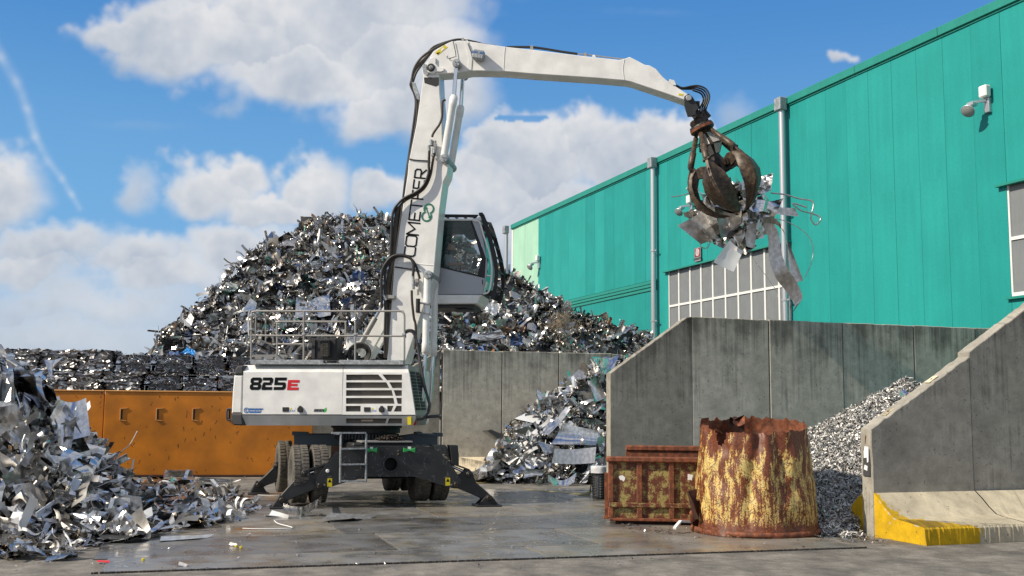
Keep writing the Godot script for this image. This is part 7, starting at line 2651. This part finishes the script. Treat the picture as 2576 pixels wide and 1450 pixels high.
	for u in [1537, 1609, 1690, 1771]:
		var x := sp.loc(u, 1230).x
		for yy in [[0.12, ymid0], [ymid1, yr]]:
			b = B.new()
			b.x = sp.fr()
			b.span(Vector3(x - 0.045, yy[0], -0.059), Vector3(x + 0.045, yy[1], -0.008), 0.01)
			put("rib", b, M.rust, skip)
	b = B.new()
	b.x = sp.fr()
	b.span(Vector3(xa + 0.1, 0.0, -1.5), Vector3(xb - 0.2, 0.068, -0.1))
	b.span(Vector3(xa + 0.01, 0.1, -1.8), Vector3(xa + 0.03, yr, -0.1))
	b.span(Vector3(xb - 0.03, 0.1, -1.8), Vector3(xb, yr, -0.1))
	b.span(Vector3(xa + 0.03, 0.1, -1.8), Vector3(xb - 0.03, 0.14, -0.1))
	put("floor", b, M.rust_dark, skip)
	b = B.new()
	b.x = sp.fr()
	b.span(Vector3(xa + 0.3, 0.1, -1.86), Vector3(xb, yt + 0.03, -1.81), 0.008)
	b.span(Vector3(xa + 0.3, yt + 0.03, -1.94), Vector3(xb, yt + 0.13, -1.78), 0.02)
	put("back_plate", b, M.rust, skip)
	plate("hook_plate", sp, Z.call([884, 1095, 915, 1095, 915, 1412, 878, 1412, 876, 1395, 884, 1385]), -0.2, -0.16, M.rust, skip, 0.006)
	for k in 4:
		var c: Array = Z.call([[1000, 1130], [1470, 1130], [1250, 1110], [1010, 1090]][k])
		var q := sp.loc(c[0], c[1])
		if k in [0, 1]:
			b = B.new()
			b.x = sp.fr()
			var pts := PackedVector2Array()
			for i in 12:
				var a := TAU * i / 12.0
				var r := 0.06 * rng.randf_range(0.5, 1.2)
				pts.append(Vector2(q.x + cos(a) * r, q.y + sin(a) * r))
			b.prism(pts, -0.0595, -0.058)
			put("paint_patch", b, M.label_white, skip)
	# white bent profiles lying between skip and drum
	b = B.new()
	b.bar(P(1697, 1330, 15.3), P(1712, 1312, 15.5), 0.05, 0.03)
	b.bar(P(1712, 1312, 15.5), P(1738, 1314, 15.6), 0.05, 0.03)
	tag(put("bent_profile", b, M.label_white), "white bent metal profile lying at the left foot of the drum", "profile")
	# waste basket with its liner
	var bc := G(1507, 1258)
	var bk := thing("waste_basket", "black plastic lattice waste basket with white liner bag", "basket", bc)
	b = B.new()
	var R := func(y: float) -> float: return lerpf(0.125, 0.16, y / 0.66)
	for i in 24:
		var a := TAU * i / 24.0
		b.tube([bc + Vector3(cos(a) * R.call(0.02), 0.02, sin(a) * R.call(0.02)), bc + Vector3(cos(a) * R.call(0.6), 0.6, sin(a) * R.call(0.6))], 0.008, 4, false)
	for k in 11:
		var y := 0.03 + k * 0.055
		b.lathe([Vector2(R.call(y) - 0.005, y), Vector2(R.call(y) + 0.006, y), Vector2(R.call(y + 0.02) + 0.006, y + 0.02), Vector2(R.call(y + 0.02) - 0.005, y + 0.02)], 24, Transform3D(Basis(), bc), null, false)
	b.lathe([Vector2(0.155, 0.58), Vector2(0.17, 0.58), Vector2(0.175, 0.68), Vector2(0.155, 0.69)], 24, Transform3D(Basis(), bc))
	put("lattice", b, M.basket, bk)
	b = B.new()
	b.lathe([Vector2(0.10, 0.06), Vector2(0.115, 0.5), Vector2(0.14, 0.69), Vector2(0.18, 0.71), Vector2(0.20, 0.68), Vector2(0.195, 0.62), Vector2(0.20, 0.56)], 28, Transform3D(Basis(), bc), func(j, i): return 1.0 + 0.10 * sn2.get_noise_2d(j * 9.0, i * 4.0))
	put("liner_bag", b, M.bag, bk)
	for k in 2:
		var f0 := G([1521, 1513][k], [1252, 1254][k])
		var t := thing("broom", ["broom stick leaning on the bay wall's end, nearer the wall", "broom stick leaning behind the waste basket"][k], "broom", f0)
		b = B.new()
		b.cyl(f0 + Vector3(0, 0.02, 0), P([1530, 1526][k], [1062, 1078][k], 21.35), 0.014, -1.0, 8)
		put("handle", b, M.wood, t)
	var g0 := G(1475, 1250)
	var br := thing("broom", "broom with pale bristles lying on the ground beside the basket", "broom", g0)
	b = B.new()
	b.cyl(g0 + Vector3(0.08, 0.1, 0), P(1492, 1188, 21.4), 0.014, -1.0, 8)
	put("handle", b, M.wood, br)
	b = B.new()
	for i in 90:
		var p := g0 + Vector3(0.1, 0.12, 0.0)
		var e := g0 + Vector3(rng.randf_range(-0.2, 0.08), 0.01, rng.randf_range(-0.12, 0.12))
		b.bar(p + Vector3(rng.randf_range(-0.03, 0.03), 0, rng.randf_range(-0.03, 0.03)), e, 0.008, 0.006)
	put("bristles", b, M.straw, br)

func build_loose_scrap() -> void:
	rng.seed = 61
	# pieces lying on the ground in front of the left heap
	var zone := PackedVector2Array([Vector2(-60, 1225), Vector2(330, 1218), Vector2(470, 1206), Vector2(600, 1240), Vector2(655, 1290), Vector2(560, 1325), Vector2(400, 1352), Vector2(310, 1372), Vector2(200, 1384), Vector2(170, 1410), Vector2(-60, 1412)])
	var n := 0
	while n < 260:
		var u := rng.randf_range(-60, 655)
		var v := rng.randf_range(1206, 1412)
		if not Geometry2D.is_point_in_polygon(Vector2(u, v), zone) or rng.randf() > 1.15 - u / 800.0 - (0.35 if v > 1360 else 0.0):
			continue
		var p := G(u, v)
		var kind: String = ["sheet", "strip", "offcut", "strip", "angle", "offcut", "curl"][n % 7]
		var sc := rng.randf_range(0.28, 0.8) * (1.5 if kind == "strip" else 1.0) * (0.55 if v > 1365 else 1.0)
		var y := rng.randf_range(0.02, 0.22 * clampf(1.0 - u / 620.0, 0.1, 1.0)) + 0.05 * sc
		var m: Material = [M.alu, M.alu, M.alu_matt, M.alu_matt, M.label_white][rng.randi_range(0, 4)]
		single({"sheet": "aluminium_sheet", "strip": "metal_strip", "offcut": "sheet_offcut", "angle": "angle_profile", "curl": "curled_strip"}[kind], kind, rng.randi_range(0, 3), Transform3D(tilt(Vector3.UP, 0.16 + 0.3 * maxf(0.0, 1.0 - u / 400.0) * rng.randf()) * Basis.from_scale(Vector3.ONE * sc), p + Vector3(0, y, 0)), m, word(sc, [0.35, 0.6], ["small", "mid sized", "large"]) + " " + {"sheet": "bent bright sheet", "strip": "thin bright strip", "offcut": "pointed offcut", "angle": "bent angle profile", "curl": "curled strip"}[kind] + " on the ground " + word(u, [110, 250, 390, 520], ["at the left edge", "below the left heap", "right of the heap's foot", "midway to the handler", "near the handler's shoe"]) + word(v, [1270, 1330, 1370], [", far row", ", middle row", ", near row", ", nearest row"]), "scrap metal", {"sheet": "loose sheets on the ground at left", "strip": "loose strips on the ground at left", "offcut": "loose offcuts on the ground at left", "angle": "loose profiles on the ground at left", "curl": "loose curls on the ground at left"}[kind])
		n += 1
	var litter := thing("small_scrap", "fine scrap shreds scattered over the yard floor", "", Vector3(-6, 0, -17), "", "stuff")
	var inv := litter.global_transform.affine_inverse()
	var zones := [[zone, 1900, 0.10, 0.45], [PackedVector2Array([Vector2(1180, 1196), Vector2(1500, 1192), Vector2(1500, 1222), Vector2(1300, 1226), Vector2(1160, 1212)]), 260, 0.06, 0.22], [PackedVector2Array([Vector2(2060, 1346), Vector2(2200, 1350), Vector2(2270, 1372), Vector2(2230, 1374), Vector2(2050, 1358)]), 160, 0.03, 0.09], [PackedVector2Array([Vector2(1560, 1322), Vector2(1720, 1335), Vector2(1700, 1350), Vector2(1560, 1340)]), 60, 0.03, 0.09], [PackedVector2Array([Vector2(240, 1300), Vector2(2100, 1280), Vector2(2200, 1380), Vector2(1300, 1440), Vector2(0, 1445)]), 600, 0.015, 0.06]]
	var sets := {"strip": [], "offcut": [], "wire": [], "chip": []}
	for zn in zones:
		var lo := Vector2(INF, INF)
		var hi := -lo
		for p in zn[0]:
			lo = lo.min(p)
			hi = hi.max(p)
		var left: int = zn[1]
		while left > 0:
			var q := Vector2(rng.randf_range(lo.x, hi.x), rng.randf_range(lo.y, hi.y))
			if not Geometry2D.is_point_in_polygon(q, zn[0]):
				continue
			left -= 1
			var sc: float = lerpf(zn[2], zn[3], pow(rng.randf(), 2.0))
			var kind: String = ["strip", "offcut", "wire", "offcut"][left % 4] if zn[2] > 0.03 else ["offcut", "chip"][left % 2]
			(sets[kind] as Array).append([inv * Transform3D(tilt(Vector3.UP, 0.2) * Basis.from_scale(Vector3.ONE * sc * (1.6 if kind in ["strip", "wire"] else 1.0)), G(q.x, q.y) + Vector3(0, 0.022 + 0.08 * sc, 0)), metal_tint()])
	for k in sets:
		scatter(litter, k, sets[k], M.alu_matt if k in ["wire", "chip"] else M.alu)
	# pieces that can be told apart
	var on := func(label: String, c: Array, bulge: float, crumple: float, m: Material, twist := 0.0, smooth := true, nu := 12, nv := 8) -> void:
		# corners [u, v, height above the ground]
		var zd := -G(c[0][0], c[0][1], c[0][2]).z / DS   # raised corners stand over the same spot
		var w: Array = c.map(func(q): return G(q[0], q[1], q[2]) if q[2] < 0.13 else P(q[0], q[1], zd))
		var at: Vector3 = (w[0] + w[1] + w[2] + w[3]) / 4.0
		var q := B.new()
		warp(q, w, bulge, crumple, nu, nv, c[0][0], twist, smooth)
		tag(place("scrap_piece", q.mesh(Transform3D(Basis(), -at)), m, self, Transform3D(Basis(), at)), label, "scrap metal")
	on.call("flat dark sheet lying on the plates before the handler", [[759, 1314, 0.025], [831, 1296, 0.05], [946, 1290, 0.10], [890, 1311, 0.03]], 0.05, 0.015, M.alu_matt, 0.8)
	on.call("clear plastic offcut lying by the handler's left front shoe", [[663, 1296, 0.05], [684, 1284, 0.1], [726, 1296, 0.08], [722, 1301, 0.03]], 0.06, 0.01, M.bag)
	on.call("dark folded triangular piece left of the front shoe", [[600, 1268, 0.05], [640, 1266, 0.1], [660, 1252, 0.25], [622, 1280, 0.03]], 0.02, 0.01, M.alu_matt)
	on.call("long curled strip lying towards the handler's left foot", [[500, 1300, 0.06], [560, 1272, 0.3], [640, 1300, 0.04], [520, 1310, 0.03]], 0.2, 0.01, M.alu, 0.9)
	on.call("tall bent sheet standing on the ground right of the left heap", [[320, 1290, 0.03], [322, 1240, 0.55], [388, 1230, 0.6], [380, 1290, 0.03]], 0.22, 0.02, M.alu, 0.5)
	on.call("blue reflecting pointed sheet standing on the ground", [[452, 1284, 0.03], [455, 1262, 0.2], [499, 1228, 0.65], [492, 1284, 0.03]], 0.08, 0.01, M.alu)
	on.call("white crumpled bag like piece lying by the pointed sheet", [[428, 1290, 0.05], [440, 1265, 0.3], [468, 1270, 0.28], [466, 1294, 0.03]], 0.08, 0.06, M.label_white, 0.0, false)
	on.call("bright foil clump lying before the orange container", [[410, 1200, 0.05], [425, 1184, 0.35], [490, 1184, 0.35], [485, 1200, 0.04]], 0.25, 0.07, M.foil, 0.0, false, 14, 10)
	on.call("crumpled foil strip lying between clump and handler", [[478, 1212, 0.05], [490, 1200, 0.2], [585, 1206, 0.15], [575, 1216, 0.03]], 0.12, 0.06, M.foil, 0.0, false)
	on.call("dark lump lying against the orange container", [[375, 1206, 0.02], [378, 1200, 0.4], [408, 1200, 0.4], [410, 1206, 0.02]], 0.15, 0.03, M.heap_core)
	on.call("large bronze tinted sheet arched on the ground at left", [[160, 1330, 0.03], [165, 1290, 0.5], [245, 1285, 0.45], [250, 1325, 0.03]], 0.15, 0.02, M.alu, 0.5)
	on.call("long white plank like profile lying on the left scrap", [[240, 1256, 0.25], [243, 1250, 0.3], [330, 1290, 0.12], [322, 1294, 0.08]], 0.0, 0.0, M.label_white)
	on.call("flat wavy sheet at the front edge of the loose scrap", [[400, 1362, 0.03], [405, 1350, 0.06], [540, 1345, 0.05], [500, 1355, 0.03]], 0.02, 0.01, M.alu)
	on.call("pale bent offcut on the plates near the photo's lower left", [[444, 1424, 0.025], [450, 1413, 0.05], [473, 1420, 0.05], [460, 1425, 0.025]], 0.02, 0.0, M.alu_matt)
	on.call("small red scrap strip on the plates at lower left", [[241, 1414, 0.025], [244, 1410, 0.035], [276, 1411, 0.035], [272, 1416, 0.025]], 0.01, 0.02, M.red)
	on.call("crushed little can on the plates at left", [[571, 1372, 0.025], [574, 1363, 0.07], [594, 1365, 0.07], [591, 1373, 0.025]], 0.04, 0.03, M.alu_matt)
	for k in 3:
		var at := G([594, 606, 360][k], [1377, 1380, 1411][k], 0.02)
		var q := B.new()
		q.lathe([Vector2(0, 0), Vector2(0.02, 0), Vector2(0.02, 0.025), Vector2(0, 0.03)], 10, Transform3D(Basis(), at), null, false)
		tag(put("yellow_cap", q, M.label_yellow), ["small yellow cap beside the crushed can, left one", "small yellow cap beside the crushed can, right one", "lone yellow cap near the red strip"][k], "cap")
	var p: Array = smooth_path([G(712, 1277, 0.12), G(735, 1284, 0.10), G(757, 1285, 0.12), G(778, 1276, 0.15), G(800, 1262, 0.28), P(812, 1246, 19.1), P(821, 1232, 19.0), P(827, 1219, 18.95)], 5)
	var rb := B.new()
	rb.grp = 3
	for i in p.size() - 1:
		var w0 := lerpf(0.13, 0.03, float(i) / p.size())
		var w1 := lerpf(0.13, 0.03, float(i + 1) / p.size())
		rb.quad(p[i] - Vector3(0, w0, 0), p[i] + Vector3(0, w0 * 0.6, 0), p[i + 1] + Vector3(0, w1 * 0.6, 0), p[i + 1] - Vector3(0, w1, 0))
	tag(put("metal_strip", rb, M.alu), "long polished strip curving from the left shoe up to the front beam", "strip")
	var wires := [["thin pale wire bent on the plates left of the handler", [[610, 1330, 0.03], [660, 1331, 0.03], [735, 1329, 0.03], [700, 1318, 0.05], [690, 1310, 0.06]]], ["wire rising from the left heap before the orange container", [[290, 1165, 0.8], [300, 1140, 1.0], [325, 1120, 1.2], [345, 1085, 1.5]]], ["two parallel white rods lying before the rear stabiliser", [[648, 1246, 0.03], [700, 1247, 0.03], [760, 1244, 0.03]]]]
	for w in wires:
		var q := B.new()
		var pts: Array = []
		for c in w[1]:
			pts.append(G(c[0], c[1], c[2]) if c[2] < 0.5 else P(c[0], c[1], 18.5))
		q.tube(smooth_path(pts, 5), 0.008, 5)
		tag(put("wire", q, M.label_white), w[0], "wire")
